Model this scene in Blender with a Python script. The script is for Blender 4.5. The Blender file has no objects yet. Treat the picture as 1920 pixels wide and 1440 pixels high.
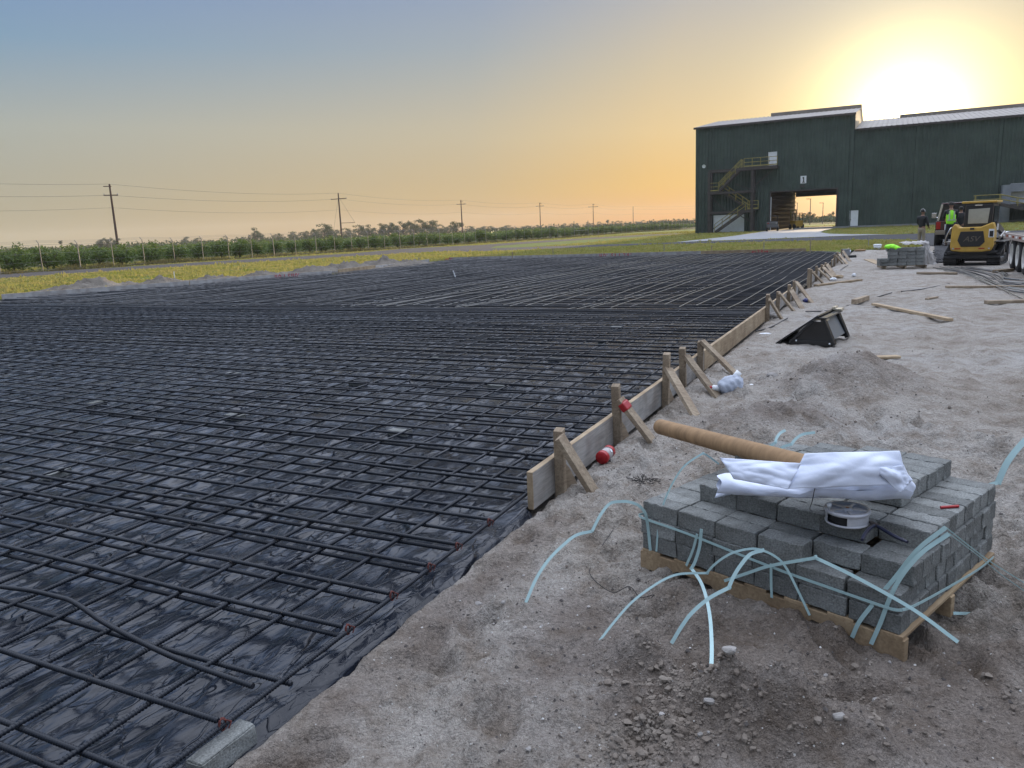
import bpy, bmesh, math, random
import numpy as np
from mathutils import Vector, Matrix, geometry
random.seed(7); np.random.seed(7)
SC = bpy.context.scene
COL = SC.collection

# ------------------------------------------------------------------ camera
FPX, ROLL, PITCH, H = 1442.0, math.radians(2.38), math.radians(11.25), 1.65
fw = np.array([0, math.cos(PITCH), -math.sin(PITCH)])
up0 = np.array([0, math.sin(PITCH), math.cos(PITCH)])
r0 = np.array([1.0, 0, 0])
rt = math.cos(ROLL) * r0 - math.sin(ROLL) * up0
upv = math.cos(ROLL) * up0 + math.sin(ROLL) * r0
cd = bpy.data.cameras.new('camera')
cd.sensor_width = 36.0; cd.lens = FPX / 1920 * 36.0
cd.clip_start = 0.05; cd.clip_end = 6000
cam = bpy.data.objects.new('camera', cd); COL.objects.link(cam)
cam.matrix_world = Matrix(((rt[0], upv[0], -fw[0], 0), (rt[1], upv[1], -fw[1], 0), (rt[2], upv[2], -fw[2], H), (0, 0, 0, 1)))
SC.camera = cam

# ------------------------------------------------------------------ sky, sun, exposure
SUN_EL, SUN_AZ = math.radians(5.7), math.radians(26.9)      # azimuth measured from +Y towards +X
SUN_DIR = Vector((math.cos(SUN_EL) * math.sin(SUN_AZ), math.cos(SUN_EL) * math.cos(SUN_AZ), math.sin(SUN_EL)))
W = bpy.data.worlds.new('World'); SC.world = W; W.use_nodes = True
wn, wl = W.node_tree.nodes, W.node_tree.links
wn.clear()
def wnode(t, **k):
    n = wn.new(t)
    for a, b in k.items(): setattr(n, a, b)
    return n
def wmath(op, x, y=None, clamp=False):
    k = wnode('ShaderNodeMath', operation=op); k.use_clamp = clamp
    for i, v in enumerate((x, y)):
        if v is None: continue
        if isinstance(v, (int, float)): k.inputs[i].default_value = v
        else: wl.new(v, k.inputs[i])
    return k.outputs[0]
def wramp(fac, stops, interp='LINEAR'):
    r = wnode('ShaderNodeValToRGB'); r.color_ramp.interpolation = interp; wl.new(fac, r.inputs[0]); e = r.color_ramp.elements
    e[0].position, e[0].color = stops[0][0], (*stops[0][1], 1); e[1].position, e[1].color = stops[-1][0], (*stops[-1][1], 1)
    for p_, c_ in stops[1:-1]:
        q_ = e.new(p_); q_.color = (*c_, 1)
    return r.outputs[0]
def wmix(fac, a_, b_, mode='MIX'):
    x = wnode('ShaderNodeMix', data_type='RGBA', blend_type=mode); x.clamp_result = False
    for k_, v in ((0, fac), (6, a_), (7, b_)):
        if isinstance(v, (int, float)): x.inputs[k_].default_value = v
        elif isinstance(v, tuple): x.inputs[k_].default_value = (*v, 1)
        else: wl.new(v, x.inputs[k_])
    return x.outputs[2]
tcw = wnode('ShaderNodeTexCoord'); sepw = wnode('ShaderNodeSeparateXYZ'); wl.new(tcw.outputs['Generated'], sepw.inputs[0])
el = wmath('DIVIDE', wmath('ARCSINE', sepw.outputs[2]), math.radians(40), True)          # 0 at the horizon, 1 at 40 degrees and above
dotw = wnode('ShaderNodeVectorMath', operation='DOT_PRODUCT'); wl.new(tcw.outputs['Generated'], dotw.inputs[0]); dotw.inputs[1].default_value = SUN_DIR
gam = wmath('MULTIPLY', wmath('ARCCOSINE', dotw.outputs['Value']), 180 / math.pi)        # degrees from the sun
# clear dawn sky: away from the sun, and on the sun's side
A_ = wramp(el, [(0, (.43, .35, .20)), (7.5 / 40, (.40, .42, .38)), (12.5 / 40, (.225, .345, .47)), (18 / 40, (.175, .275, .51)), (24 / 40, (.46, .62, .98)), (1, (1.58, 1.72, 2.04))])
B_ = wramp(el, [(0, (.70, .29, .055)), (2.7 / 40, (.76, .46, .135)), (6.5 / 40, (.74, .55, .29)), (10.5 / 40, (.60, .51, .36)), (15.5 / 40, (.44, .44, .45)), (22 / 40, (.80, .86, 1.0)), (1, (1.68, 1.72, 1.90))])
wgt = wramp(wmath('DIVIDE', gam, 70.0, True), [(0, (1, 1, 1)), (16 / 70, (1, 1, 1)), (29 / 70, (.42, .42, .42)), (58 / 70, (0, 0, 0)), (1, (0, 0, 0))])
skyc = wmix(wgt, A_, B_)
# added gain on the unseen upper sky: brighter on the sun's side, dimmer behind
dh = wnode('ShaderNodeVectorMath', operation='DOT_PRODUCT'); wl.new(tcw.outputs['Generated'], dh.inputs[0]); dh.inputs[1].default_value = (math.sin(SUN_AZ), math.cos(SUN_AZ), 0)
mr = wnode('ShaderNodeMapRange'); mr.inputs[1].default_value = -.7; mr.inputs[2].default_value = .85; mr.inputs[3].default_value = .50; mr.inputs[4].default_value = 1.75; wl.new(dh.outputs['Value'], mr.inputs[0])
hi = wramp(el, [(0, (0, 0, 0)), (17.5 / 40, (0, 0, 0)), (30 / 40, (1, 1, 1)), (1, (1, 1, 1))])
sky_gain = wmath('ADD', wmath('MULTIPLY', wmath('SUBTRACT', mr.outputs[0], 1.0), hi), 1.0)
vs = wnode('ShaderNodeVectorMath', operation='SCALE'); wl.new(skyc, vs.inputs[0]); wl.new(sky_gain, vs.inputs['Scale']); skyc = vs.outputs[0]
glow1 = wmath('MULTIPLY', wmath('EXPONENT', wmath('DIVIDE', gam, -1.9)), 7.0)
glow2 = wmath('MULTIPLY', wmath('EXPONENT', wmath('DIVIDE', gam, -4.2)), .75)
gl = wnode('ShaderNodeVectorMath', operation='SCALE'); gl.inputs[0].default_value = (1.0, .85, .44); wl.new(wmath('ADD', glow1, glow2), gl.inputs['Scale'])
skyc = wmix(1.0, skyc, gl.outputs[0], 'ADD')
sky = wnode('ShaderNodeTexSky', sky_type='NISHITA', sun_disc=False, sun_elevation=SUN_EL, sun_rotation=SUN_AZ,
            altitude=0, air_density=1.0, dust_density=2.2, ozone_density=2.0)
ns = wnode('ShaderNodeVectorMath', operation='SCALE'); wl.new(sky.outputs[0], ns.inputs[0]); ns.inputs['Scale'].default_value = .03
skyc = wmix(.10, skyc, wmix(1.0, skyc, ns.outputs[0], 'ADD'))
bg = wnode('ShaderNodeBackground'); bg.inputs['Strength'].default_value = 1.0
wout = wnode('ShaderNodeOutputWorld')
wl.new(skyc, bg.inputs['Color'])
wl.new(bg.outputs[0], wout.inputs['Surface'])
sl = bpy.data.lights.new('sun', 'SUN'); sl.energy = 5.0; sl.angle = math.radians(0.53); sl.color = (1.0, 0.74, 0.42)
so = bpy.data.objects.new('sun', sl); COL.objects.link(so)
so.rotation_euler = SUN_DIR.to_track_quat('Z', 'Y').to_euler()
SC.view_settings.view_transform = 'Standard'; SC.view_settings.look = 'None'
SC.view_settings.exposure = 0.0; SC.view_settings.gamma = 1.0
SC.render.engine = 'CYCLES'
SC.cycles.max_bounces = 6; SC.cycles.diffuse_bounces = 3; SC.cycles.glossy_bounces = 3
SC.cycles.volume_bounces = 0; SC.cycles.transparent_max_bounces = 8
SC.cycles.caustics_reflective = False; SC.cycles.caustics_refractive = False
SC.cycles.use_denoising = True
# ------------------------------------------------------------------ placing helpers
def ray(px, py):
    return fw * FPX + rt * (px - 960) + upv * (720 - py)
def view_z(px, py, z):
    d = ray(px, py); t = (z - H) / d[2]; return Vector((d[0] * t, d[1] * t, z))
def at(px, py, Y):
    d = ray(px, py); t = Y / d[1]
    return Vector((d[0] * t, Y, H + d[2] * t))
UX, UY = 0.445, 0.8955
SLAB_O = (0.05, 4.40); SLAB_A = math.atan2(UY, UX)
def sv(x, y):
    dx, dy = x - SLAB_O[0], y - SLAB_O[1]
    return dx * UX + dy * UY, -dx * UY + dy * UX
def xy(s, v):
    return SLAB_O[0] + s * UX - v * UY, SLAB_O[1] + s * UY + v * UX
# slab outline in its own frame (s along the right-hand form, v towards the left-hand form)
SLAB_L = [(-5.0, 32.0), (12.05, 25.4), (24.2, 20.6), (34.6, 22.2)]
SLAB_FAR = 36.5
def slab_left(s):
    return np.interp(s, [p[0] for p in SLAB_L] + [36.5], [p[1] for p in SLAB_L] + [22.2])

_perm = np.random.RandomState(3).permutation(512)
_perm = np.concatenate([_perm, _perm, _perm])
def perlin(x, y, seed=0):
    x = np.asarray(x, float) + seed * 17.13; y = np.asarray(y, float) - seed * 9.71
    xi = np.floor(x).astype(int); yi = np.floor(y).astype(int)
    xf, yf = x - xi, y - yi
    u = xf * xf * xf * (xf * (xf * 6 - 15) + 10); v = yf * yf * yf * (yf * (yf * 6 - 15) + 10)
    def g(ix, iy, dx, dy):
        h = _perm[(_perm[ix & 511] + iy) & 511] * (2 * math.pi / 512)
        return np.cos(h) * dx + np.sin(h) * dy
    a = g(xi, yi, xf, yf); b = g(xi + 1, yi, xf - 1, yf)
    c = g(xi, yi + 1, xf, yf - 1); d = g(xi + 1, yi + 1, xf - 1, yf - 1)
    return (a + u * (b - a)) * (1 - v) + (c + u * (d - c)) * v
def fbm(x, y, oct=4, gain=0.5, lac=2.03, seed=0):
    r = 0; a = 1.0
    for o in range(oct):
        r = r + a * perlin(x * lac ** o, y * lac ** o, seed + o); a *= gain
    return r
def sstep(a, b, x):
    t = np.clip((np.asarray(x, float) - a) / (b - a), 0, 1); return t * t * (3 - 2 * t)

_fr = np.random.RandomState(11)
FOOT = [(_fr.uniform(-0.9, 3.6), _fr.uniform(2.2, 9.0), _fr.uniform(0, 6.28), _fr.uniform(.024, .052)) for _ in range(300)]
MOUNDS = [  # x, y, sigma across, sigma along, angle, height
    (0.66, 2.22, .24, .20, .0, .05), (0.95, 2.0, .3, .22, .0, .05),
    (3.20, 7.15, .42, .34, .3, .40), (2.05, 6.05, .40, .26, .4, .17), (1.7, 5.3, .5, .2, .5, .06),
    (2.5, 2.7, .35, .5, .2, .08), (-.05, 4.0, .3, .16, .4, .03), (1.55, 8.2, .35, .5, .4, .07), (.55, 5.6, .3, .5, -.4, .05), (2.6, 9.6, .5, .9, -.4, .06),
    (16.6, 35.2, 2.4, 1.2, .2, .20), (19.4, 34.6, 1.6, 1.0, .2, .12), (13.8, 36.6, 1.0, 1.0, .2, .12),
    (1.05, 2.78, .30, .10, -.85, .05), (.75, 3.15, .3, .08, -.85, .03),
]
RIDGES = [(.645, 2.45, .66, 2.30, .05, .17, .085), (.66, 2.30, .80, 2.17, .17, .21, .11), (.80, 2.17, 1.02, 2.06, .21, .15, .14), (.37, 2.73, .46, 2.62, .07, .12, .08), (.46, 2.62, .55, 2.47, .12, .04, .07),
          (.98, 3.03, 1.22, 2.76, .04, .06, .07), (.40, 2.30, .50, 2.16, .05, .06, .09), (.20, 2.55, .05, 2.2, .035, .03, .09), (1.95, 6.2, 2.35, 5.95, .10, .06, .18), (1.5, 6.0, 1.9, 5.75, .07, .05, .14), (1.45, 2.35, 1.75, 2.55, .05, .05, .10), (2.4, 3.9, 2.7, 3.5, .05, .05, .12)]
def gz_smooth(x, y):
    x = np.asarray(x, float); y = np.asarray(y, float)
    z = 0.25 * sstep(48, 96, y) * sstep(6, 30, x)
    for mx, my, sa, sb, an, h in MOUNDS:
        c, s_ = math.cos(an), math.sin(an)
        a = ((x - mx) * c + (y - my) * s_) / sa; b = (-(x - mx) * s_ + (y - my) * c) / sb
        z = z + h * np.exp(-0.5 * (a * a + b * b) ** 0.85)
    for x0, y0, x1, y1, h0, h1, wd in RIDGES:
        dx, dy = x1 - x0, y1 - y0; t = np.clip(((x - x0) * dx + (y - y0) * dy) / (dx * dx + dy * dy), 0, 1)
        d = np.hypot(x - x0 - t * dx, y - y0 - t * dy); z = np.maximum(z, z * .4 + (h0 + (h1 - h0) * t) * np.exp(-(d / wd) ** 1.35))
    return z
def gz(x, y, detail=True):
    x = np.asarray(x, float); y = np.asarray(y, float)
    z = gz_smooth(x, y)
    if detail:
        d = np.hypot(x, y)
        near = 1 - sstep(20, 36, d)
        z = z + near * (0.030 * fbm(x * 1.1, y * 1.1, 2, seed=1) + 0.040 * fbm(x * 3.2, y * 3.2, 3, .55, seed=4))
        fine = 1 - sstep(10, 22, d)
        rid = np.abs(fbm(x * 6.0, y * 4.2, 3, .55, seed=9))
        z = z + fine * (0.050 * rid * (.5 + sstep(-.3, .4, fbm(x * 1.4, y * 1.4, 2, seed=23))) + 0.014 * fbm(x * 18, y * 18, 2, .6, seed=12))
        md = np.exp(-(((x - .6) / .5) ** 2 + ((y - 2.3) / .5) ** 2)) + .6 * np.exp(-(((x - 3.2) / .6) ** 2 + ((y - 7.2) / .6) ** 2)) + .6 * np.exp(-(((x - 2.0) / .5) ** 2 + ((y - 6.0) / .4) ** 2))
        z = z + md * (0.035 * np.abs(fbm(x * 9, y * 9, 3, .6, seed=15)) + .012 * fbm(x * 30, y * 30, 2, .6, seed=18))
        for fx, fy, fa, fd in FOOT:
            c, s_ = math.cos(fa), math.sin(fa)
            a = ((x - fx) * c + (y - fy) * s_) / .055; b = (-(x - fx) * s_ + (y - fy) * c) / .14
            q = a * a + b * b
            z = z - fd * np.exp(-q ** 1.5) + .45 * fd * np.exp(-((np.sqrt(q) - 1.45) / .3) ** 2)
        # wheel ruts on the open sand
        for rx0, ry0, rx1, ry1 in ((2.3, 4.6, 6.5, 16), (3.9, 4.6, 8.0, 16), (1.2, 7.5, 10, 20), (5.2, 6, 6.2, 18)):
            dx, dy = rx1 - rx0, ry1 - ry0; L = math.hypot(dx, dy); la = ((x - rx0) * dx + (y - ry0) * dy) / L; lb = ((x - rx0) * dy - (y - ry0) * dx) / L + .10 * np.sin(la * .5)
            on = sstep(-.3, .3, la) * sstep(L + .3, L - .3, la)
            z = z + on * (-.022 * np.exp(-(lb / .17) ** 4) + .016 * np.exp(-((np.abs(lb) - .24) / .06) ** 2) + .007 * np.sin((la + np.abs(lb) * .8) * 2 * math.pi / .13) * np.exp(-(lb / .15) ** 4) * (1 - sstep(5, 9, y)))
        # crawler track print beside the pallet
        tx, ty = (x - 2.45), (y - 3.35)
        ta, tb = tx * .9 + ty * .43, -tx * .43 + ty * .9
        z = z + .014 * np.sin(tb * 2 * math.pi / .085) * np.exp(-(ta / .28) ** 4 - ((tb - .05) / .5) ** 4)
    s, v = sv(x, y)
    edge = np.maximum(-s - 6, np.maximum(s - SLAB_FAR - .15, np.maximum(-v - .055, v - slab_left(s) - .1)))
    z = z * (.35 + .65 * sstep(.0, .16, edge)) - .012 * sstep(.12, .02, edge)
    inside = sstep(0.03, -0.02, edge)
    z = z * (1 - inside) + inside * (-0.10)
    # sand under the loaded pallet
    return z
def gz1(x, y): return float(gz(np.array([x]), np.array([y]))[0])
def P(px, py, lift=0.0):
    """the point of the ground seen at this pixel of the photograph"""
    d = ray(px, py) / FPX
    t = np.concatenate([np.arange(1.2, 60, .02), np.arange(60, 700, .5)])
    dz = H + d[2] * t - gz_smooth(d[0] * t, d[1] * t)
    k = np.nonzero(dz <= 0)[0]; tt = float(t[k[0]]) if len(k) else 700.0
    return Vector((d[0] * tt, d[1] * tt, H + d[2] * tt + lift))

# ------------------------------------------------------------------ object helpers
def tag(o, label=None, cat=None, group=None, kind=None):
    if label: o['label'] = label
    if cat: o['category'] = cat
    if group: o['group'] = group
    if kind: o['kind'] = kind
    return o
def thing(name, label, cat, loc=(0, 0, 0), rotz=0.0, group=None, rot=None):
    o = bpy.data.objects.new(name, None); COL.objects.link(o)
    o.empty_display_size = 0.1
    o.location = loc; o.rotation_euler = rot if rot else (0, 0, rotz)
    return tag(o, label, cat, group)
def copy_tree(o, parent=None):
    c = o.copy(); COL.objects.link(c)
    if parent is not None: c.parent = parent
    for ch in list(o.children): copy_tree(ch, c)
    return c

class MB:
    """collects shapes, then links them as one mesh object"""
    def __init__(s): s.v = []; s.f = []; s.m = []; s.sm = []
    def add(s, verts, faces, mi=0, smooth=False):
        n = len(s.v); s.v.extend([tuple(p) for p in verts])
        for f in faces: s.f.append(tuple(i + n for i in f)); s.m.append(mi); s.sm.append(smooth)
        return s
    def box(s, c, size, rot=None, mi=0, taper=None):
        hx, hy, hz = size[0] / 2, size[1] / 2, size[2] / 2
        pts = []
        for z in (-1, 1):
            k = (taper if (taper and z > 0) else 1.0)
            for x, y in ((-1, -1), (1, -1), (1, 1), (-1, 1)):
                pts.append(Vector((x * hx * k, y * hy * k, z * hz)))
        if rot is not None: pts = [rot @ p for p in pts]
        c = Vector(c)
        return s.add([p + c for p in pts], [(3, 2, 1, 0), (4, 5, 6, 7), (0, 1, 5, 4), (1, 2, 6, 5), (2, 3, 7, 6), (3, 0, 4, 7)], mi)
    def bar(s, a, b, w, h, up=(0, 0, 1), mi=0):
        a, b = Vector(a), Vector(b); d = b - a; L = d.length
        if L < 1e-6: return s
        y = d / L; u = Vector(up)
        x = y.cross(u)
        if x.length < 1e-4: x = y.cross(Vector((1, 0, 0)))
        x.normalize(); z = x.cross(y)
        R = Matrix((x, y, z)).transposed()
        return s.box((a + b) / 2, (w, L, h), R, mi)
    def tube(s, path, r, n=8, mi=0, caps=True, smooth=True, closed=False):
        path = [Vector(p) for p in path]; N = len(path)
        rr = r if hasattr(r, '__len__') else [r] * N
        t0 = (path[1] - path[0]).normalized()
        ref = Vector((0, 0, 1)) if abs(t0.z) < .9 else Vector((1, 0, 0))
        nx = t0.cross(ref).normalized(); vs = []; fs = []
        for i, p in enumerate(path):
            t = (path[min(i + 1, N - 1)] - path[max(i - 1, 0)])
            t = t.normalized() if t.length > 1e-9 else t0
            nx = (nx - t * nx.dot(t)); nx = nx.normalized() if nx.length > 1e-6 else t.orthogonal().normalized()
            ny = t.cross(nx)
            for k in range(n):
                a = 2 * math.pi * k / n
                vs.append(p + (nx * math.cos(a) + ny * math.sin(a)) * rr[i])
        for i in range(N - 1):
            for k in range(n):
                k2 = (k + 1) % n
                fs.append((i * n + k, i * n + k2, (i + 1) * n + k2, (i + 1) * n + k))
        s.add(vs, fs, mi, smooth)
        if caps:
            s.add(vs[:n], [tuple(reversed(range(n)))], mi); s.add(vs[-n:], [tuple(range(n))], mi)
        return s
    def lathe(s, prof, n=24, M=None, mi=0, smooth=True):
        vs = []; fs = []
        for r, z in prof:
            for k in range(n):
                a = 2 * math.pi * k / n; vs.append(Vector((r * math.cos(a), r * math.sin(a), z)))
        for i in range(len(prof) - 1):
            for k in range(n):
                k2 = (k + 1) % n; fs.append((i * n + k, i * n + k2, (i + 1) * n + k2, (i + 1) * n + k))
        if M is not None: vs = [M @ p for p in vs]
        return s.add(vs, fs, mi, smooth)
    def prism(s, poly, depth, M=None, mi=0):
        """poly: 2D outline (x, z) counter-clockwise; extruded along +y by depth"""
        n = len(poly)
        vs = [Vector((p[0], 0, p[1])) for p in poly] + [Vector((p[0], depth, p[1])) for p in poly]
        if M is not None: vs = [M @ p for p in vs]
        fs = [tuple(range(n)), tuple(reversed(range(n, 2 * n)))]
        for i in range(n):
            j = (i + 1) % n; fs.append((j, i, i + n, j + n))
        return s.add(vs, fs, mi)
    def ribbon(s, path, w, th=.0012, side=None, mi=0, off0=None):
        path = [Vector(p) for p in path]; N = len(path); vs = []; fs = []
        sd = None
        for i, p in enumerate(path):
            t = (path[min(i + 1, N - 1)] - path[max(i - 1, 0)]).normalized()
            if side == 'view': b = t.cross(Vector((0, 0, H)) - p - (off0 or Vector()))
            elif side is None: b = t.cross(Vector((0, 0, 1)))
            else:
                b = Vector(side[i] if isinstance(side, list) else side); b = b - t * b.dot(t)
            if b.length < 1e-4: b = sd if sd is not None else t.orthogonal()
            b.normalize()
            if sd is not None and b.dot(sd) < 0: b = -b
            sd = b; nn = t.cross(b).normalized() * th / 2
            for q in (b * w / 2 + nn, -b * w / 2 + nn, -b * w / 2 - nn, b * w / 2 - nn): vs.append(p + q)
        for i in range(N - 1):
            for k in range(4):
                k2 = (k + 1) % 4; fs.append((i * 4 + k, i * 4 + k2, i * 4 + 4 + k2, i * 4 + 4 + k))
        fs += [(3, 2, 1, 0), tuple(4 * (N - 1) + k for k in range(4))]
        return s.add(vs, fs, mi)
    def build(s, name, mats, parent=None, bevel=None, smooth=None, loc=None):
        me = bpy.data.meshes.new(name); me.from_pydata(s.v, [], s.f)
        if not isinstance(mats, (list, tuple)): mats = [mats]
        for m in mats: me.materials.append(m)
        me.polygons.foreach_set('material_index', s.m)
        me.polygons.foreach_set('use_smooth', [bool(x) if smooth is None else smooth for x in s.sm])
        me.update()
        o = bpy.data.objects.new(name, me); COL.objects.link(o)
        if parent is not None: o.parent = parent
        if loc is not None: o.location = loc
        if bevel:
            b = o.modifiers.new('bevel', 'BEVEL'); b.width = bevel; b.segments = 2; b.limit_method = 'ANGLE'; b.angle_limit = .6
        return o
def grid_mesh(name, X, Y, Z, mat, parent=None, smooth=True, attrs=None):
    """a sheet from 2D coordinate arrays"""
    ny, nx = X.shape
    co = np.stack([X, Y, Z], -1).reshape(-1, 3).astype(np.float32)
    idx = np.arange(nx * ny).reshape(ny, nx)
    q = np.stack([idx[:-1, :-1], idx[:-1, 1:], idx[1:, 1:], idx[1:, :-1]], -1).reshape(-1, 4).astype(np.int32)
    me = bpy.data.meshes.new(name)
    me.vertices.add(len(co)); me.vertices.foreach_set('co', co.ravel())
    me.loops.add(q.size); me.loops.foreach_set('vertex_index', q.ravel())
    me.polygons.add(len(q)); me.polygons.foreach_set('loop_start', np.arange(0, q.size, 4, dtype=np.int32))
    me.polygons.foreach_set('use_smooth', np.full(len(q), smooth))
    me.update(calc_edges=True); me.validate()
    me.materials.append(mat)
    o = bpy.data.objects.new(name, me); COL.objects.link(o)
    if parent is not None: o.parent = parent
    return o
def soup_mesh(name, co, nper, mat, parent=None, smooth=False, faces=None):
    """many separate small polygons (nper corners each) or indexed faces, fast"""
    co = np.asarray(co, np.float32).reshape(-1, 3)
    me = bpy.data.meshes.new(name)
    me.vertices.add(len(co)); me.vertices.foreach_set('co', co.ravel())
    idx = np.arange(len(co), dtype=np.int32) if faces is None else np.asarray(faces, np.int32).ravel()
    me.loops.add(len(idx)); me.loops.foreach_set('vertex_index', idx)
    nf = len(idx) // nper
    me.polygons.add(nf); me.polygons.foreach_set('loop_start', np.arange(0, nf * nper, nper, dtype=np.int32))
    me.polygons.foreach_set('use_smooth', np.full(nf, smooth))
    me.update(calc_edges=True)
    me.materials.append(mat)
    o = bpy.data.objects.new(name, me); COL.objects.link(o)
    if parent is not None: o.parent = parent
    return o
def sheet(name, poly, step, mat, lift=.01, jitter=0.0, zfun=None, kind='structure'):
    """flat-lying sheet over the ground: polygon outline filled with a triangulated grid"""
    rs = np.random.RandomState(len(poly) + int(abs(poly[0][0]) * 7))
    pts = []
    for i, a in enumerate(poly):
        b = poly[(i + 1) % len(poly)]
        L = math.hypot(b[0] - a[0], b[1] - a[1]); n = max(1, int(L / step))
        for k in range(n):
            t = k / n; j = jitter if k else 0
            pts.append(Vector((a[0] + (b[0] - a[0]) * t + rs.normal() * j, a[1] + (b[1] - a[1]) * t + rs.normal() * j)))
    nb = len(pts); edges = [(i, (i + 1) % nb) for i in range(nb)]
    xs = [p.x for p in pts]; ys = [p.y for p in pts]
    gs = step
    while (max(xs) - min(xs)) * (max(ys) - min(ys)) / gs ** 2 > 6000: gs *= 1.4
    x = min(xs) + gs / 2
    while x < max(xs):
        y = min(ys) + gs / 2
        while y < max(ys):
            pts.append(Vector((x + rs.uniform(-.2, .2) * gs, y + rs.uniform(-.2, .2) * gs))); y += gs
        x += gs
    r = geometry.delaunay_2d_cdt(pts, edges, [list(range(nb))], 1, 1e-5)
    vs = r[0]; ax = np.array([p.x for p in vs]); ay = np.array([p.y for p in vs])
    z = (gz(ax, ay) if zfun is None else zfun(ax, ay)) + lift
    me = bpy.data.meshes.new(name); me.from_pydata([(ax[i], ay[i], z[i]) for i in range(len(vs))], [], r[2])
    for p in me.polygons: p.use_smooth = True
    me.update()
    bm = bmesh.new(); bm.from_mesh(me); bmesh.ops.recalc_face_normals(bm, faces=bm.faces)
    if sum(f.normal.z for f in bm.faces) < 0: bmesh.ops.reverse_faces(bm, faces=bm.faces)
    bm.to_mesh(me); bm.free()
    me.materials.append(mat)
    o = bpy.data.objects.new(name, me); COL.objects.link(o); o['kind'] = kind
    return o
def smooth_path(pts, n=8):
    """Catmull-Rom through the points"""
    p = [Vector(q) for q in pts]; p = [2 * p[0] - p[1]] + p + [2 * p[-1] - p[-2]]; out = []
    for i in range(1, len(p) - 2):
        for k in range(n):
            t = k / n; a, b, c, d = p[i - 1], p[i], p[i + 1], p[i + 2]
            out.append(0.5 * ((2 * b) + (c - a) * t + (2 * a - 5 * b + 4 * c - d) * t * t + (3 * b - a - 3 * c + d) * t ** 3))
    out.append(p[-2]); return out
ORD = ['first', 'second', 'third', 'fourth', 'fifth', 'sixth', 'seventh', 'eighth', 'ninth', 'tenth', 'eleventh', 'twelfth', 'thirteenth', 'fourteenth', 'fifteenth', 'sixteenth']

# ------------------------------------------------------------------ materials
def mat(name, col, rough=.6, metal=0.0, var=.0, vscale=5.0, vcol=None, bump=0.0, bscale=40.0, bdist=.01, spec=.5,
        stretch=None, coord='Object', extra=None, sss=0, detail=5.0, trans=0):
    m = bpy.data.materials.new(name); m.use_nodes = True
    n, l = m.node_tree.nodes, m.node_tree.links
    b = n['Principled BSDF']
    b.inputs['Base Color'].default_value = (*col, 1); b.inputs['Roughness'].default_value = rough
    b.inputs['Metallic'].default_value = metal; b.inputs['Specular IOR Level'].default_value = spec
    if trans: b.inputs['Transmission Weight'].default_value = trans
    tc = n.new('ShaderNodeTexCoord'); src = tc.outputs[coord]
    if stretch:
        mp = n.new('ShaderNodeMapping'); mp.inputs['Scale'].default_value = stretch; l.new(src, mp.inputs[0]); src = mp.outputs[0]
    if var or vcol:
        t = n.new('ShaderNodeTexNoise'); t.inputs['Scale'].default_value = vscale; t.inputs['Detail'].default_value = detail; t.inputs['Roughness'].default_value = .65
        l.new(src, t.inputs['Vector'])
        r = n.new('ShaderNodeValToRGB'); l.new(t.outputs['Fac'], r.inputs[0])
        c2 = vcol if vcol else tuple(c * (1 - var) for c in col); c1 = col if vcol else tuple(min(1, c * (1 + var)) for c in col)
        r.color_ramp.elements[0].position = .34; r.color_ramp.elements[0].color = (*c2, 1)
        r.color_ramp.elements[1].position = .66; r.color_ramp.elements[1].color = (*c1, 1)
        l.new(r.outputs[0], b.inputs['Base Color'])
        m['ramp'] = r.name
    if bump:
        t2 = n.new('ShaderNodeTexNoise'); t2.inputs['Scale'].default_value = bscale; t2.inputs['Detail'].default_value = 6; t2.inputs['Roughness'].default_value = .6
        l.new(src, t2.inputs['Vector'])
        bp = n.new('ShaderNodeBump'); bp.inputs['Strength'].default_value = bump; bp.inputs['Distance'].default_value = bdist
        l.new(t2.outputs['Fac'], bp.inputs['Height']); l.new(bp.outputs[0], b.inputs['Normal'])
    if extra: extra(m, n, l, b, src)
    return m
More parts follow.
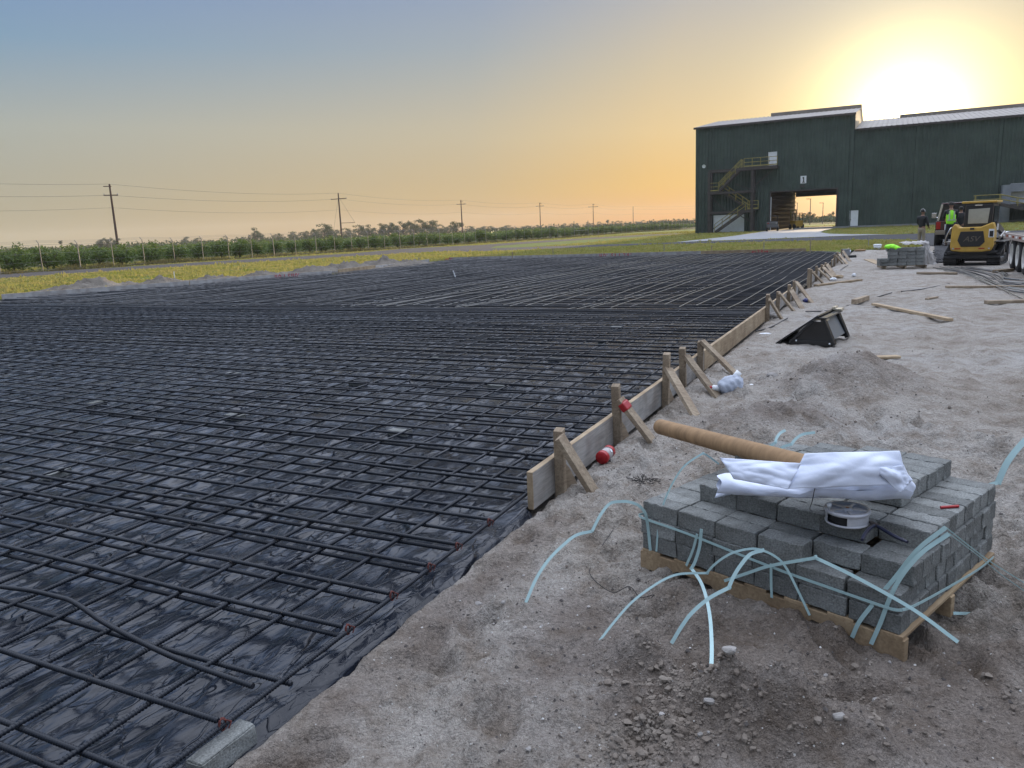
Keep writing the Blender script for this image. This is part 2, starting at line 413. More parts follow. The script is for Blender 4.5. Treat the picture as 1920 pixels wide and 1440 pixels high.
# ------------------------------------------------------------------ the ground
def sand_extra(m, n, l, b, src):
    def noise(scale, detail=4, rough=.6):
        t = n.new('ShaderNodeTexNoise'); t.inputs['Scale'].default_value = scale; t.inputs['Detail'].default_value = detail
        t.inputs['Roughness'].default_value = rough; l.new(src, t.inputs['Vector']); return t.outputs['Fac']
    def ramp(inp, stops):
        r = n.new('ShaderNodeValToRGB'); l.new(inp, r.inputs[0]); e = r.color_ramp.elements
        e[0].position, e[0].color = stops[0][0], (*stops[0][1], 1); e[1].position, e[1].color = stops[-1][0], (*stops[-1][1], 1)
        for p, c in stops[1:-1]:
            k = e.new(p); k.color = (*c, 1)
        return r.outputs[0]
    def mix(fac, a, c, mode='MIX'):
        x = n.new('ShaderNodeMix'); x.data_type = 'RGBA'; x.blend_type = mode
        if isinstance(fac, float): x.inputs[0].default_value = fac
        else: l.new(fac, x.inputs[0])
        for k, v in ((6, a), (7, c)):
            if isinstance(v, tuple): x.inputs[k].default_value = (*v, 1)
            else: l.new(v, x.inputs[k])
        return x.outputs[2]
    big = ramp(noise(.55, 5), [(.32, (.40, .36, .315)), (.5, (.47, .432, .388)), (.66, (.51, .487, .457))])
    med = ramp(noise(4.2, 6, .7), [(.30, (.62, .56, .50)), (.55, (1, 1, 1)), (.75, (1.12, 1.12, 1.12))])
    fin = ramp(noise(60, 5, .75), [(.30, (.55, .53, .52)), (.5, (.95, .95, .95)), (.70, (1.27, 1.27, 1.27))])
    c = mix(1.0, big, med, 'MULTIPLY'); c = mix(.9, c, fin, 'MULTIPLY'); c = mix(.8, c, ramp(noise(190, 3, .6), [(.32, (.66, .65, .64)), (.5, (1, 1, 1)), (.68, (1.22, 1.22, 1.22))]), 'MULTIPLY')
    # damp, darker soil dug up round the pallet and in the heaps
    at_ = n.new('ShaderNodeAttribute'); at_.attribute_name = 'damp'
    c = mix(at_.outputs['Fac'], c, mix(1.0, (.62, .58, .56), c, 'MULTIPLY'))
    # specks of crushed shell
    vo = n.new('ShaderNodeTexVoronoi'); vo.inputs['Scale'].default_value = 34; l.new(src, vo.inputs['Vector'])
    lt = n.new('ShaderNodeMath'); lt.operation = 'LESS_THAN'; lt.inputs[1].default_value = .13; l.new(vo.outputs['Distance'], lt.inputs[0])
    sp = n.new('ShaderNodeSeparateColor'); l.new(vo.outputs['Color'], sp.inputs[0])
    gt = n.new('ShaderNodeMath'); gt.operation = 'GREATER_THAN'; gt.inputs[1].default_value = .80; l.new(sp.outputs[0], gt.inputs[0])
    mu = n.new('ShaderNodeMath'); mu.operation = 'MULTIPLY'; l.new(lt.outputs[0], mu.inputs[0]); l.new(gt.outputs[0], mu.inputs[1])
    c = mix(mu.outputs[0], c, (.62, .60, .56))
    # field beyond the fence
    g = n.new('ShaderNodeNewGeometry'); sx = n.new('ShaderNodeSeparateXYZ'); l.new(g.outputs['Position'], sx.inputs[0])
    far = n.new('ShaderNodeMapRange'); far.inputs[1].default_value = 58; far.inputs[2].default_value = 66; l.new(sx.outputs[1], far.inputs[0])
    c = mix(far.outputs[0], c, ramp(noise(.2, 4), [(.3, (.05, .055, .025)), (.7, (.10, .10, .04))]))
    l.new(c, b.inputs['Base Color'])
    # grain
    h1 = noise(28, 8, .72); h2 = noise(170, 3, .6); h0 = noise(7, 5, .65)
    def ma(op, x, y):
        k = n.new('ShaderNodeMath'); k.operation = op
        for i, v in enumerate((x, y)):
            if isinstance(v, float): k.inputs[i].default_value = v
            else: l.new(v, k.inputs[i])
        return k.outputs[0]
    hh = ma('ADD', ma('MULTIPLY', h0, 2.2), ma('ADD', h1, ma('MULTIPLY', h2, .22)))
    bp = n.new('ShaderNodeBump'); bp.inputs['Strength'].default_value = .9; bp.inputs['Distance'].default_value = .06
    l.new(hh, bp.inputs['Height']); l.new(bp.outputs[0], b.inputs['Normal'])
M_SAND = mat('sand', (.4, .37, .34), .95, spec=.15, extra=sand_extra)

def axis_lines(a0, a1, step, growth, lo, hi):
    mid = list(np.arange(a0, a1, step)); up_, dn = [], []
    s_, p = step, mid[-1]
    while p < hi: s_ = s_ * growth; p += s_; up_.append(p)
    s_, p = step, mid[0]
    while p > lo: s_ = s_ * growth; p -= s_; dn.append(p)
    return np.array(dn[::-1] + mid + up_)
gx = axis_lines(-1.3, 2.9, .020, 1.034, -900, 900)
gy = axis_lines(1.9, 5.0, .020, 1.030, -60, 1100)
GX, GY = np.meshgrid(gx, gy)
GZ = gz(GX, GY)
ground = grid_mesh('ground', GX, GY, GZ, M_SAND); ground['kind'] = 'structure'
dampv = np.zeros_like(GX)
for cx, cy, rx, ry, k in ((.75, 2.45, .75, .65, 1.0), (1.5, 2.3, .9, .5, .8), (3.2, 7.2, .75, .6, .75), (2.05, 6.0, .6, .4, .8), (.2, 2.9, .5, .4, .5), (2.6, 2.9, .5, .6, .6)):
    dampv += k * np.exp(-(((GX - cx) / rx) ** 2 + ((GY - cy) / ry) ** 2) ** 1.2)
for mx, my, sa, sb, an, h in MOUNDS[12:15]:
    dampv += .3 * np.exp(-(((GX - mx) / (sa * 1.7)) ** 2 + ((GY - my) / (sb * 1.7)) ** 2))
s_, v_ = sv(GX, GY)
dampv += .8 * np.exp(-((v_ + .22) / .16) ** 2) * (s_ < -.1) * (s_ > -4) * (GX > -3)
dampv *= 1 + .9 * fbm(GX * 3, GY * 3, 3, seed=30)
dampv = np.clip(dampv, 0, 1)
ground.data.attributes.new('damp', 'FLOAT', 'POINT').data.foreach_set('value', dampv.ravel().astype(np.float32))

# lawns, roads, apron
M_LAWN = mat('lawn_soil', (.095, .135, .03), .9, vcol=(.14, .15, .045), vscale=.9, bump=.8, bscale=14, bdist=.06, spec=.1)
M_ASPH = mat('asphalt', (.034, .034, .037), .85, vcol=(.02, .02, .022), vscale=1.5, bump=.4, bscale=60, bdist=.01, spec=.3)
M_TRACK = mat('gravel_road', (.065, .06, .058), .9, vcol=(.042, .038, .037), vscale=.8, bump=.4, bscale=30, bdist=.02, spec=.2)
M_CONC = mat('concrete_apron', (.25, .255, .26), .8, var=.12, vscale=.6, bump=.15, bscale=50, spec=.3)
def PP(px, py):
    p = P(px, py); return (p.x, p.y)
def off_left(s, d): 
    return xy(s, float(slab_left(s)) + d)
lawn_poly = [xy(-5, 32.8), off_left(12, .5), off_left(24.2, .5), xy(35.0, 22.7), xy(SLAB_FAR + .4, 22.4), xy(SLAB_FAR + .4, 2.0), PP(1560, 473), PP(1600, 469.5), PP(1660, 468), PP(1720, 467),
             PP(1735, 456), PP(1745, 450), PP(1960, 447), (80, 95), (80, 100), (66, 215), (-80, 40), (-75, 22)]
lawn = sheet('lawn', lawn_poly, 1.6, M_LAWN, .015, .12)
road_a = [PP(870, 473), PP(925, 471.3), PP(1010, 468.3), PP(1100, 464.6), PP(1200, 460.3), PP(1300, 457.6), PP(1400, 454.6), PP(1500, 452.6), PP(1610, 450.6), PP(1690, 450.3), PP(1722, 452), PP(1738, 460), PP(1752, 472), PP(1768, 482), PP(1800, 486), PP(1880, 478), PP(2000, 470),
          PP(2050, 430), PP(1920, 432.5), PP(1800, 436), PP(1720, 439), PP(1610, 442.6), PP(1500, 447.3), PP(1400, 451.2), PP(1300, 454.5), PP(1200, 457.3), PP(1100, 460.3), PP(1010, 463.2), PP(900, 466.6), PP(860, 471)]
road = sheet('road', road_a, 1.5, M_ASPH, .035, .03)
track_n = [PP(-60, 527), PP(0, 523), PP(120, 515), PP(219, 509), PP(330, 501.5), PP(437, 495), PP(550, 488), PP(656, 482), PP(754, 476), PP(830, 472.5), PP(905, 470.5)]
track_f = [PP(1290, 437.6), PP(1217, 440), PP(1100, 446.5), PP(985, 453.5), PP(900, 460), PP(830, 463), PP(754, 467), PP(656, 476), PP(550, 482), PP(437, 488.5), PP(330, 495.2), PP(219, 502), PP(120, 507.4), PP(0, 513.5), PP(-60, 517)]
track = sheet('dirt_road', track_n + [PP(930, 461.8), PP(1010, 455.6), PP(1100, 449.4), PP(1217, 442.3), PP(1290, 439.2)] + track_f, 1.6, M_TRACK, .027, .03)
apron_poly = [PP(1262, 455.6), PP(1320, 453.2), PP(1420, 449.6), PP(1540, 445.0), PP(1668, 440.6), PP(1600, 440.2), PP(1556, 439.2), PP(1538, 436.6), PP(1546, 433), PP(1569, 428.0),
              PP(1560, 424.5), PP(1450, 429), PP(1440, 433.2), PP(1418, 437.2), PP(1372, 443.8), PP(1312, 450.2)]
apron = sheet('driveway', apron_poly, 1.2, M_CONC, .05, .0)

# short grass on the lawns: clumps of blades
def leafy(k):
    def f(m, n, l, b, src):
        t = n.new('ShaderNodeBsdfTranslucent'); x = n.new('ShaderNodeMixShader'); x.inputs[0].default_value = k
        c = b.inputs['Base Color']
        if c.is_linked: l.new(c.links[0].from_socket, t.inputs[0])
        else: t.inputs[0].default_value = c.default_value
        o = n['Material Output']; l.new(b.outputs[0], x.inputs[1]); l.new(t.outputs[0], x.inputs[2]); l.new(x.outputs[0], o.inputs['Surface'])
    return f
M_BLADE = mat('grass_blade', (.25, .27, .06), .75, vcol=(.40, .33, .13), vscale=.35, spec=.2, extra=leafy(.5))
def in_poly(px, py, poly):
    c = np.zeros(px.shape, bool); j = len(poly) - 1
    for i in range(len(poly)):
        xi, yi = poly[i]; xj, yj = poly[j]
        if yi != yj: c ^= ((yi > py) != (yj > py)) & (px < (xj - xi) * (py - yi) / (yj - yi) + xi)
        j = i
    return c
HEAPS = [(-16.6, 31.0, 1.5, .42), (-14.6, 32.6, 1.0, .3), (-12.9, 34.4, 1.1, .22), (-11.3, 35.9, 1.0, .24), (-9.4, 38.0, 1.4, .36), (-8.0, 39.6, 1.5, .44), (-6.6, 41.3, 1.5, .44), (-5.4, 42.8, 1.2, .3)]
rs = np.random.RandomState(5)
N = 180000
r_ = 27 + 125 * rs.rand(N) ** 1.9; th = rs.uniform(-.72, .62, N)
gxx, gyy = r_ * np.sin(th), r_ * np.cos(th)
ok = in_poly(gxx, gyy, lawn_poly) & ~in_poly(gxx, gyy, road_a) & ~in_poly(gxx, gyy, apron_poly) & ~in_poly(gxx, gyy, track_n + track_f)
ok &= (fbm(gxx * .35, gyy * .35, 3, seed=40) + rs.normal(0, .25, N)) > -.25
hp = sum(np.exp(-(((gxx - m_[0]) / 1.6) ** 2 + ((gyy - m_[1]) / 1.6) ** 2)) for m_ in HEAPS)
ok &= rs.rand(N) > hp * 1.1
gxx, gyy = gxx[ok], gyy[ok]; n_ = len(gxx); gzz = gz(gxx, gyy)
tris = []
hgt = (.05 + .05 * rs.rand(n_)) * (1 + 1.4 * (rs.rand(n_) > .95)) * (1 + .3 * fbm(gxx * .5, gyy * .5, 2, seed=44))
for k in range(4):
    a = rs.uniform(0, 6.28, n_); w = .05 + .05 * rs.rand(n_); lean = rs.uniform(-.06, .06, (n_, 2)); ox = rs.uniform(-.12, .12, (n_, 2))
    bx, by = gxx + ox[:, 0], gyy + ox[:, 1]
    p1 = np.stack([bx - np.cos(a) * w, by - np.sin(a) * w, gzz], -1); p2 = np.stack([bx + np.cos(a) * w, by + np.sin(a) * w, gzz], -1)
    p3 = np.stack([bx + lean[:, 0], by + lean[:, 1], gzz + hgt * rs.uniform(.7, 1.2, n_)], -1)
    tris.append(np.stack([p1, p2, p3], 1))
grass = soup_mesh('grass', np.concatenate(tris), 3, M_BLADE)
M_SPOIL = mat('spoil', (.20, .18, .155), .95, vcol=(.12, .105, .09), vscale=1.5, bump=.9, bscale=9, bdist=.08, spec=.1)
hlab = ['pointed grey spoil heap beside the red arrow mark on the left form', 'low grey spoil ridge joining the pointed heap', 'low spoil heap by the white peg of the left form', 'low spoil heap beyond the white peg', 'grey spoil heap behind the red figures of the left form', 'larger grey spoil heap before the tan board', 'largest grey spoil heap behind the tan board', 'spoil heap at the far left corner of the slab']
for (hx, hy, hr, hh_), lab in zip(HEAPS, hlab):
    g_ = np.linspace(-2.2, 2.2, 60); HX, HY = np.meshgrid(g_ * hr, g_ * hr); q = (HX / hr) ** 2 + (HY / hr * 1.1) ** 2
    X_, Y_ = HX + hx, HY + hy
    HZ_ = hh_ * np.exp(-1.1 * q ** .62) * (1 + .9 * fbm(X_ * 1.6, Y_ * 1.6, 4, .6, seed=71)) + .10 * np.exp(-.5 * q) * np.abs(fbm(X_ * 4, Y_ * 4, 3, .6, seed=75)) * 2 - .05 * sstep(1.6, 4, q) - .02
    ho = grid_mesh('spoil_heap', HX, HY, HZ_, M_SPOIL); ho.location = (hx, hy, 0); tag(ho, lab, 'soil heap', 'spoil heaps along the left form')
tag(grass, 'short patchy yellow-green grass of the lawns round the slab', 'grass', kind='stuff')
# ------------------------------------------------------------------ the green metal shed
M_GREEN = mat('green_cladding', (.056, .080, .068), .55, var=.22, vscale=.35, spec=.35, bump=.05, bscale=8)
M_ROOF = mat('galvanised_roof', (.24, .215, .19), .55, metal=.15, var=.15, vscale=.4)
M_WHITE = mat('white_paint', (.72, .75, .78), .6, var=.06, vscale=3)
M_DARKSTEEL = mat('dark_steel', (.055, .045, .043), .6, var=.2, vscale=2)
M_YELLOW = mat('yellow_paint', (.28, .235, .07), .6, var=.2, vscale=2)
M_TAN = mat('tan_trim', (.50, .42, .30), .7, var=.1)
M_WOOD_IN = mat('brown_lining', (.10, .06, .035), .8, var=.35, vscale=1.2, stretch=(.3, .3, 6))
M_BLACK = mat('black_paint', (.01, .01, .011), .5)
# front line of the shed: lies along -v of the slab, found from its left corner and the foot of its wall
BD = 109.7
BLp = at(1304.5, 437, BD)
B_S, B_V = sv(BLp.x, BLp.y)
def WB(px, py, off=0.0):
    """point (v, z) on the plane parallel to the shed's front, off metres in front of it"""
    d = ray(px, py); sd = d[0] * UX + d[1] * UY
    s0 = (0 - SLAB_O[0]) * UX + (0 - SLAB_O[1]) * UY
    t = (B_S - off - s0) / sd
    x, y, z = d[0] * t, d[1] * t, H + d[2] * t
    return sv(x, y)[1], z
# local frame of the shed: x runs right along the front (-v), y runs back (s), origin at the left front corner on the ground
BX, BY = xy(B_S, B_V); BZ = .25
B_ROT = SLAB_A - math.pi / 2
def WL(px, py, off=0.0):
    v, z = WB(px, py, off); return (B_V - v, z - BZ)
shed = thing('industrial_shed', 'big dark green ribbed metal shed with drive-through opening and pale roof', 'building', (BX, BY, BZ), B_ROT)
zl = WL(1306, 240)[1]; xr_, zr_ = WL(1597, 213)
HI = (zl + zr_) / 2                      # eave of the tall block
XJ = WL(1597, 300)[0]                    # where the low block starts
LO = WL(1600, 243)[1]                    # eave of the low block
XE = XJ + 52.0                           # right end, outside the picture
dl = WL(1444, 400)[0]; dr = WL(1568, 400)[0]; dt = (WL(1445, 361)[1] + WL(1567, 354)[1]) / 2
DEPTH = 29.5
def ribbed(mb, x0, x1, z0, z1, y=0.0, pitch=.42, rib=.075, mi=0):
    """vertical ribbed sheet facing -y"""
    xs = []; x = x0
    while x < x1 - .02:
        for dx, dy in ((0, 0), (.22, 0), (.26, -rib), (.36, -rib)):
            if x + dx < x1: xs.append((x + dx, y + dy))
        x += pitch
    xs.append((x1, y))
    vs = [(a, b, z0) for a, b in xs] + [(a, b, z1) for a, b in xs]; n = len(xs)
    mb.add(vs, [(i, i + 1, n + i + 1, n + i) for i in range(n - 1)], mi)
w = MB()
ribbed(w, 0, dl, 0, HI); ribbed(w, dr, XJ, 0, HI); ribbed(w, dl, dr, dt, HI)
w.box((-.02, DEPTH / 2, HI / 2), (.1, DEPTH, HI)); 
w.build('tall_block_wall', M_GREEN, shed)
w = MB(); ribbed(w, XJ + .002, XE, 0, LO, .06)
w.build('low_block_wall', M_GREEN, shed)
# back and far end walls, with the far opening of the drive-through
w = MB()
bt = dt
w.box((dl / 2 - .4, DEPTH, HI / 2), (dl - .4, .2, HI)); w.box(((dr + XJ) / 2 + .2, DEPTH, HI / 2), (XJ - dr - .4, .2, HI))
w.box(((dl + dr) / 2, DEPTH, (bt + HI) / 2), (dr - dl + .0, .2, HI - bt))
w.box(((XJ + XE) / 2, DEPTH + 6, LO / 2), (XE - XJ, .2, LO)); w.box((XE, DEPTH / 2 + 3, LO / 2), (.2, DEPTH + 6, LO))
w.box((XJ - .1, DEPTH / 2, HI / 2), (.12, DEPTH, HI))
w.build('rear_wall', M_GREEN, shed)
# corner and joint trims
for cc, cs in [((.10, -.07, HI / 2), (.22, .14, HI)), ((XJ, -.07, HI / 2), (.30, .16, HI)), ((WL(1718, 300)[0], -.02, LO / 2), (.28, .13, LO)), ((WL(1873, 300)[0], -.02, LO / 2), (.28, .13, LO)), ((WL(1437, 260)[0], -.07, HI / 2 + 3), (.18, .12, HI - 6.2))]:
    w = MB(); w.box(cc, cs); w.build('corner_trim', M_GREEN, shed)
# roofs: eave over the front, rising to a ridge half way back
def roof_h(run): return .155 * run
RUN = DEPTH / 2
w = MB()
def ribbed_roof(mb, x0, x1, ez, run):
    xs = []; x = x0
    while x < x1 - .02:
        for dx, dz in ((0, 0), (.36, 0), (.40, .05), (.52, .05), (.56, 0)):
            if x + dx < x1: xs.append((x + dx, dz))
        x += .60
    xs.append((x1, 0)); n = len(xs)
    vs = [(a, -.35, ez + b - .05) for a, b in xs] + [(a, run, ez + b + roof_h(run)) for a, b in xs] + [(a, run * 2, ez + b) for a, b in xs]
    mb.add(vs, [(i, i + 1, n + i + 1, n + i) for i in range(n - 1)] + [(n + i, n + i + 1, 2 * n + i + 1, 2 * n + i) for i in range(n - 1)], 0)
ribbed_roof(w, -.3, XJ + .3, HI + .08, RUN); w.build('tall_roof', M_ROOF, shed)
w = MB(); ribbed_roof(w, XJ + .32, XE, LO + .08, RUN + 3); w.build('low_roof', M_ROOF, shed)
w = MB(); w.box((XJ / 2, -.30, HI - .08), (XJ + .6, .14, .26)); w.box(((XJ + XE) / 2 + .2, -.24, LO - .08), (XE - XJ - .4, .14, .26)); w.build('gutter', M_DARKSTEEL, shed)
rz = HI + roof_h(RUN)
w = MB(); w.box((WL(1470, 205)[0] + 2.6, RUN, rz + .10), (WL(1562, 205)[0] - WL(1378, 210)[0], 2.6, .55)); w.build('ridge_vent', M_ROOF, shed)
lz = LO + roof_h(RUN + 3)
w = MB(); w.box(((XJ + XE) / 2 + 3.2, RUN + 3, lz + .08), (XE - XJ - 4, 2.6, .5)); w.build('ridge_vent', M_ROOF, shed)
# gable of the tall block above the low roof, with tan rake edging
w = MB(); g0 = [(-.35, LO), (-.35, HI), (RUN, rz), (2 * RUN, HI), (2 * RUN, LO)]
w.add([(XJ + .25, a, b) for a, b in g0], [(0, 1, 2, 3, 4)]); w.build('gable_wall', M_TAN, shed)
# passage lining
w = MB(); w.box((dl - .15, DEPTH / 2, dt / 2 + .6), (.2, DEPTH - .3, dt + 1.2))
for k in range(9): w.box((dl + .02, DEPTH / 2, .5 + k * .62), (.12, DEPTH - .5, .12))
w.box((dr + .15, DEPTH / 2, dt / 2 + .6), (.2, DEPTH - .3, dt + 1.2))
w.box(((dl + dr) / 2, DEPTH / 2, dt + 1.25), (dr - dl + .5, DEPTH - .3, .1))
for k in range(5): w.box(((dl + dr) / 2, 4 + k * 5.2, dt + .85), (dr - dl - .1, .25, .6))
w.build('passage_lining', M_WOOD_IN, shed)
w = MB(); w.box((dl - .02, -.06, dt / 2), (.16, .16, dt)); w.box((dr + .02, -.06, dt / 2), (.16, .16, dt)); w.box(((dl + dr) / 2, -.06, dt + .08), (dr - dl + .2, .16, .16))
w.build('opening_frame', M_DARKSTEEL, shed)
w = MB(); w.box((dl + .09, -.03, dt * .45), (.06, .2, dt * .86)); w.build('jamb_guard', M_WHITE, shed)
w = MB(); w.box((WL(1650, 420)[0] + 14, -.12, .12), (XE - WL(1600, 420)[0] - 3, .2, .26)); w.box((dr + 1.3, -.10, .1), (2.2, .16, .2)); w.build('concrete_footing', M_CONC, shed)
def wall_door(px0, px1, py0, py1):
    x0, z1 = WL(px0, py0); x1, z0 = WL(px1, py1)
    d = MB(); d.box(((x0 + x1) / 2, -.07, (z0 + z1) / 2), (x1 - x0, .06, z1 - z0)); o = d.build('door', M_WHITE, shed)
    f = MB(); t_ = .07
    f.box((x0 - t_ / 2, -.09, (z0 + z1) / 2), (t_, .12, z1 - z0 + 2 * t_)); f.box((x1 + t_ / 2, -.09, (z0 + z1) / 2), (t_, .12, z1 - z0 + 2 * t_)); f.box(((x0 + x1) / 2, -.09, z1 + t_ / 2), (x1 - x0, .12, t_))
    f.build('frame', M_WHITE, o)
    h_ = MB(); h_.box((x0 + .12, -.13, (z0 + z1) / 2 - .1), (.05, .06, .18)); h_.build('handle', M_DARKSTEEL, o)
wall_door(1594, 1607, 396, 424); wall_door(1442, 1455.5, 286.5, 313)
# white roll-up shutter behind the foot of the stairs
x0, z1 = WL(1338, 404); x1, z0 = WL(1395, 437)
d = MB(); d.box(((x0 + x1) / 2, -.06, z1 / 2), (x1 - x0, .05, z1))
for k in range(7): d.box(((x0 + x1) / 2, -.09, .2 + k * z1 / 7), (x1 - x0, .03, z1 / 7 - .09))
d.build('roller_shutter', M_WHITE, shed)
# number plate
sx_, sz_ = WL(1506.5, 336.8)
sg = thing('number_sign', 'white square sign with black figure 1 above the shed opening', 'sign', (BX, BY, BZ), B_ROT)
w = MB(); w.box((sx_, -.08, sz_), (.72, .04, .95)); w.build('plate', M_WHITE, sg)
w = MB(); w.box((sx_ + .03, -.105, sz_), (.13, .016, .66)); w.box((sx_ + .03, -.105, sz_ - .335), (.36, .014, .09)); w.bar((sx_ + .03, -.106, sz_ + .30), (sx_ - .13, -.106, sz_ + .18), .012, .10, up=(0, 0, 1)); w.build('figure', M_BLACK, sg)
w = MB(); w.box((WL(1504.5, 349)[0], -.12, WL(1504.5, 349)[1]), (.5, .22, .16)); fl = w.build('wall_light', M_DARKSTEEL)
fl.location = (BX, BY, BZ); fl.rotation_euler = (0, 0, B_ROT); tag(fl, 'small dark wall lamp fixed below the number sign', 'light')
# dish and aerial at the left of the stairs
dx_, dz_ = WL(1325, 312)
an = thing('dish_antenna', 'small white dish antenna with thin mast on the shed wall', 'antenna', (BX, BY, BZ), B_ROT)
w = MB(); w.lathe([(.0, .0), (.1, .02), (.2, .07), (.25, .14), (.24, .14), (.10, .04), (0, .015)], 14, Matrix.Translation((dx_ - .2, -.7, dz_)) @ Matrix.Rotation(math.radians(100), 4, 'X')); w.build('dish', M_WHITE, an)
w = MB(); w.tube([(dx_ + .15, -.35, dz_ - .5), (dx_ + .15, -.35, dz_ + 1.2)], .035, 6); w.bar((dx_ + .15, 0, dz_ - .1), (dx_ + .15, -.6, dz_ - .1), .06, .06); w.build('mast', M_DARKSTEEL, an)

# ------------------------------------------------------------------ outside stairs
OFF = 1.6
st = thing('steel_staircase', 'dark steel zigzag staircase with yellow railings on the shed wall', 'staircase', (BX, BY, BZ), B_ROT)
def S(px, py, off=OFF): 
    x, z = WL(px, py, off); return Vector((x, -off, z))
c1, c2 = S(1329, 437).x, S(1409, 437).x
zt, zm, zb = S(1400, 317).z, S(1350, 362).z, S(1400, 390).z
zm2 = S(1400, 356).z; zb2 = S(1345, 399).z
for cx, top in ((c1, zt), (c2, zt)):
    for yy in (-OFF, -.25):
        w = MB(); w.box((cx, yy, top / 2), (.32, .28, top)); w.build('column', M_DARKSTEEL, st)
w = MB(); rgt = S(1457, 315).x
for yy in (-OFF - .02, -.22): w.box(((c1 + rgt) / 2, yy, zt + .02), (rgt - c1, .16, .34))
w.box(((S(1390, 315).x + rgt) / 2, -OFF / 2 - .1, zt + .22), (rgt - S(1390, 315).x, OFF, .07)); w.build('top_landing', M_DARKSTEEL, st)
w = MB()
for yy in (-OFF - .02, -.22): w.box(((c1 + c2) / 2, yy, zm), (c2 - c1 + .5, .16, .30))
w.box((c1 + .9, -OFF / 2 - .1, zm + .2), (1.9, OFF, .07)); w.build('middle_landing', M_DARKSTEEL, st)
w = MB()
for yy in (-OFF - .02, -.22): w.box(((c1 + c2) / 2, yy, zb2), (c2 - c1 + .5, .16, .28))
w.box((c2 - .3, -OFF / 2 - .1, zb2 + .2), (2.2, OFF, .07)); w.build('lower_landing', M_DARKSTEEL, st)
def flight(a, b, ya, yb):
    w = MB()
    for yy in (ya, yb): w.bar((a[0], yy, a[1]), (b[0], yy, b[1]), .07, .32, up=(0, 0, 1))
    n = int(abs(b[1] - a[1]) / .21)
    for k in range(n):
        t = (k + .5) / n; w.box((a[0] + (b[0] - a[0]) * t, (ya + yb) / 2, a[1] + (b[1] - a[1]) * t + .06), (.28, abs(yb - ya), .04))
    return w.build('stair_flight', M_DARKSTEEL, st)
f1a, f1b = (S(1390, 317).x, zt + .2), (S(1347, 362).x, zm + .25)
f2a, f2b = (S(1352, 362).x, zm + .2), (S(1402, 392).x, zb2 + .25)
f3a, f3b = (S(1398, 397).x, zb2 + .15), (S(1340, 436).x, .05)
flight(f1a, f1b, -OFF - .05, -OFF + .85); flight(f2a, f2b, -OFF + .95, -.15); flight(f3a, f3b, -OFF - .05, -OFF + .85)
def rail(pts, y, hgt=1.1, name='railing'):
    w = MB(); pts = [Vector((p[0], y, p[1])) for p in pts]
    for a, b in zip(pts[:-1], pts[1:]):
        for hh in (hgt, hgt * .55): w.tube([a + Vector((0, 0, hh)), b + Vector((0, 0, hh))], .045, 6)
        w.bar(a + Vector((0, 0, .12)), b + Vector((0, 0, .12)), .02, .14)
        n = max(1, int((b - a).length / 1.0))
        for k in range(n + 1):
            q = a + (b - a) * (k / n); w.tube([q, q + Vector((0, 0, hgt))], .045, 6)
    return w.build(name, M_YELLOW, st)
rail([(rgt, zt + .25), (S(1395, 312).x, zt + .25)], -OFF - .05); rail([f1a, f1b], -OFF - .07); rail([f1a, f1b], -OFF + .83)
rail([(f1b[0], f1b[1]), (c1 + .05, zm + .25)], -OFF - .06); rail([f2a, f2b], -OFF + .93); rail([f2a, f2b], -.18)
rail([(f2b[0], zb2 + .25), (c2 + .8, zb2 + .25)], -OFF - .06); rail([f3a, f3b], -OFF - .07)
w = MB()
w.bar((c2, -OFF, zt - 2.4), (rgt - .3, -OFF, zt - .1), .1, .16, up=(0, 1, 0)); w.bar((c1, -OFF, zm - .2), (c1 + 2.2, -OFF, zb2 + .2), .08, .1, up=(0, 1, 0)); w.bar((c2, -OFF, zm + .2), (c2 - 2.3, -OFF, zt - 1.8), .08, .1, up=(0, 1, 0))
w.bar((c1, -OFF, .1), (c2 - 2.2, -OFF, zb2 - .1), .1, .16, up=(0, 1, 0)); w.bar((c2, -OFF, 1.2), (c2 - 2.2, -OFF, zb2 - .1), .1, .14, up=(0, 1, 0))
w.build('cross_brace', M_DARKSTEEL, st)

# ------------------------------------------------------------------ dock at the right edge of the picture
M_GREYB = mat('grey_dock_panel', (.22, .24, .27), .7, var=.12, vscale=1.5)
a = WL(1881, 347, 2.0); b = WL(1898, 415, 2.0)
dk = thing('loading_dock', 'grey loading dock hood with white door high on the shed wall', 'dock', (BX, BY, BZ), B_ROT)
x0, zt_ = a; xk = WL(1897, 350, 2.0)[0]; z0_ = WL(1881, 383, 2.0)[1]
w = MB(); w.box((x0 + (xk - x0) / 2, -1.1, (zt_ + .0) / 2), (xk - x0, 1.8, zt_)); w.build('side_wall', M_GREYB, dk)
w = MB(); w.box((xk + 2.6, -1.0, zt_ - .35), (5.2, 1.9, .9)); w.build('hood', M_GREYB, dk)
w = MB(); w.box((xk + 2.6, -.9, (zt_ - .8 + z0_) / 2), (5.2, .1, zt_ - .8 - z0_))
for k in range(3): w.box((xk + 2.6, -.97, z0_ + .5 + k * .9), (5.2, .05, .06))
w.build('dock_door', M_WHITE, dk)
w = MB(); w.box((xk + 2.6, -2.3, z0_ - .15), (5.4, 3.0, .22)); w.build('platform', M_DARKSTEEL, dk)
ds = thing('dock_stairs', 'yellow railed steel steps down from the dock, behind the trailer', 'stairs', (BX, BY, BZ), B_ROT)
w = MB()
p0 = Vector((x0 - .4, -3.4, z0_)); p1 = Vector((x0 + 6.4, -3.4, .3))
for yy in (0, -1.1): w.bar(p0 + Vector((0, yy, 0)), p1 + Vector((0, yy, 0)), .1, .35)
w.build('stringer', M_DARKSTEEL, ds)
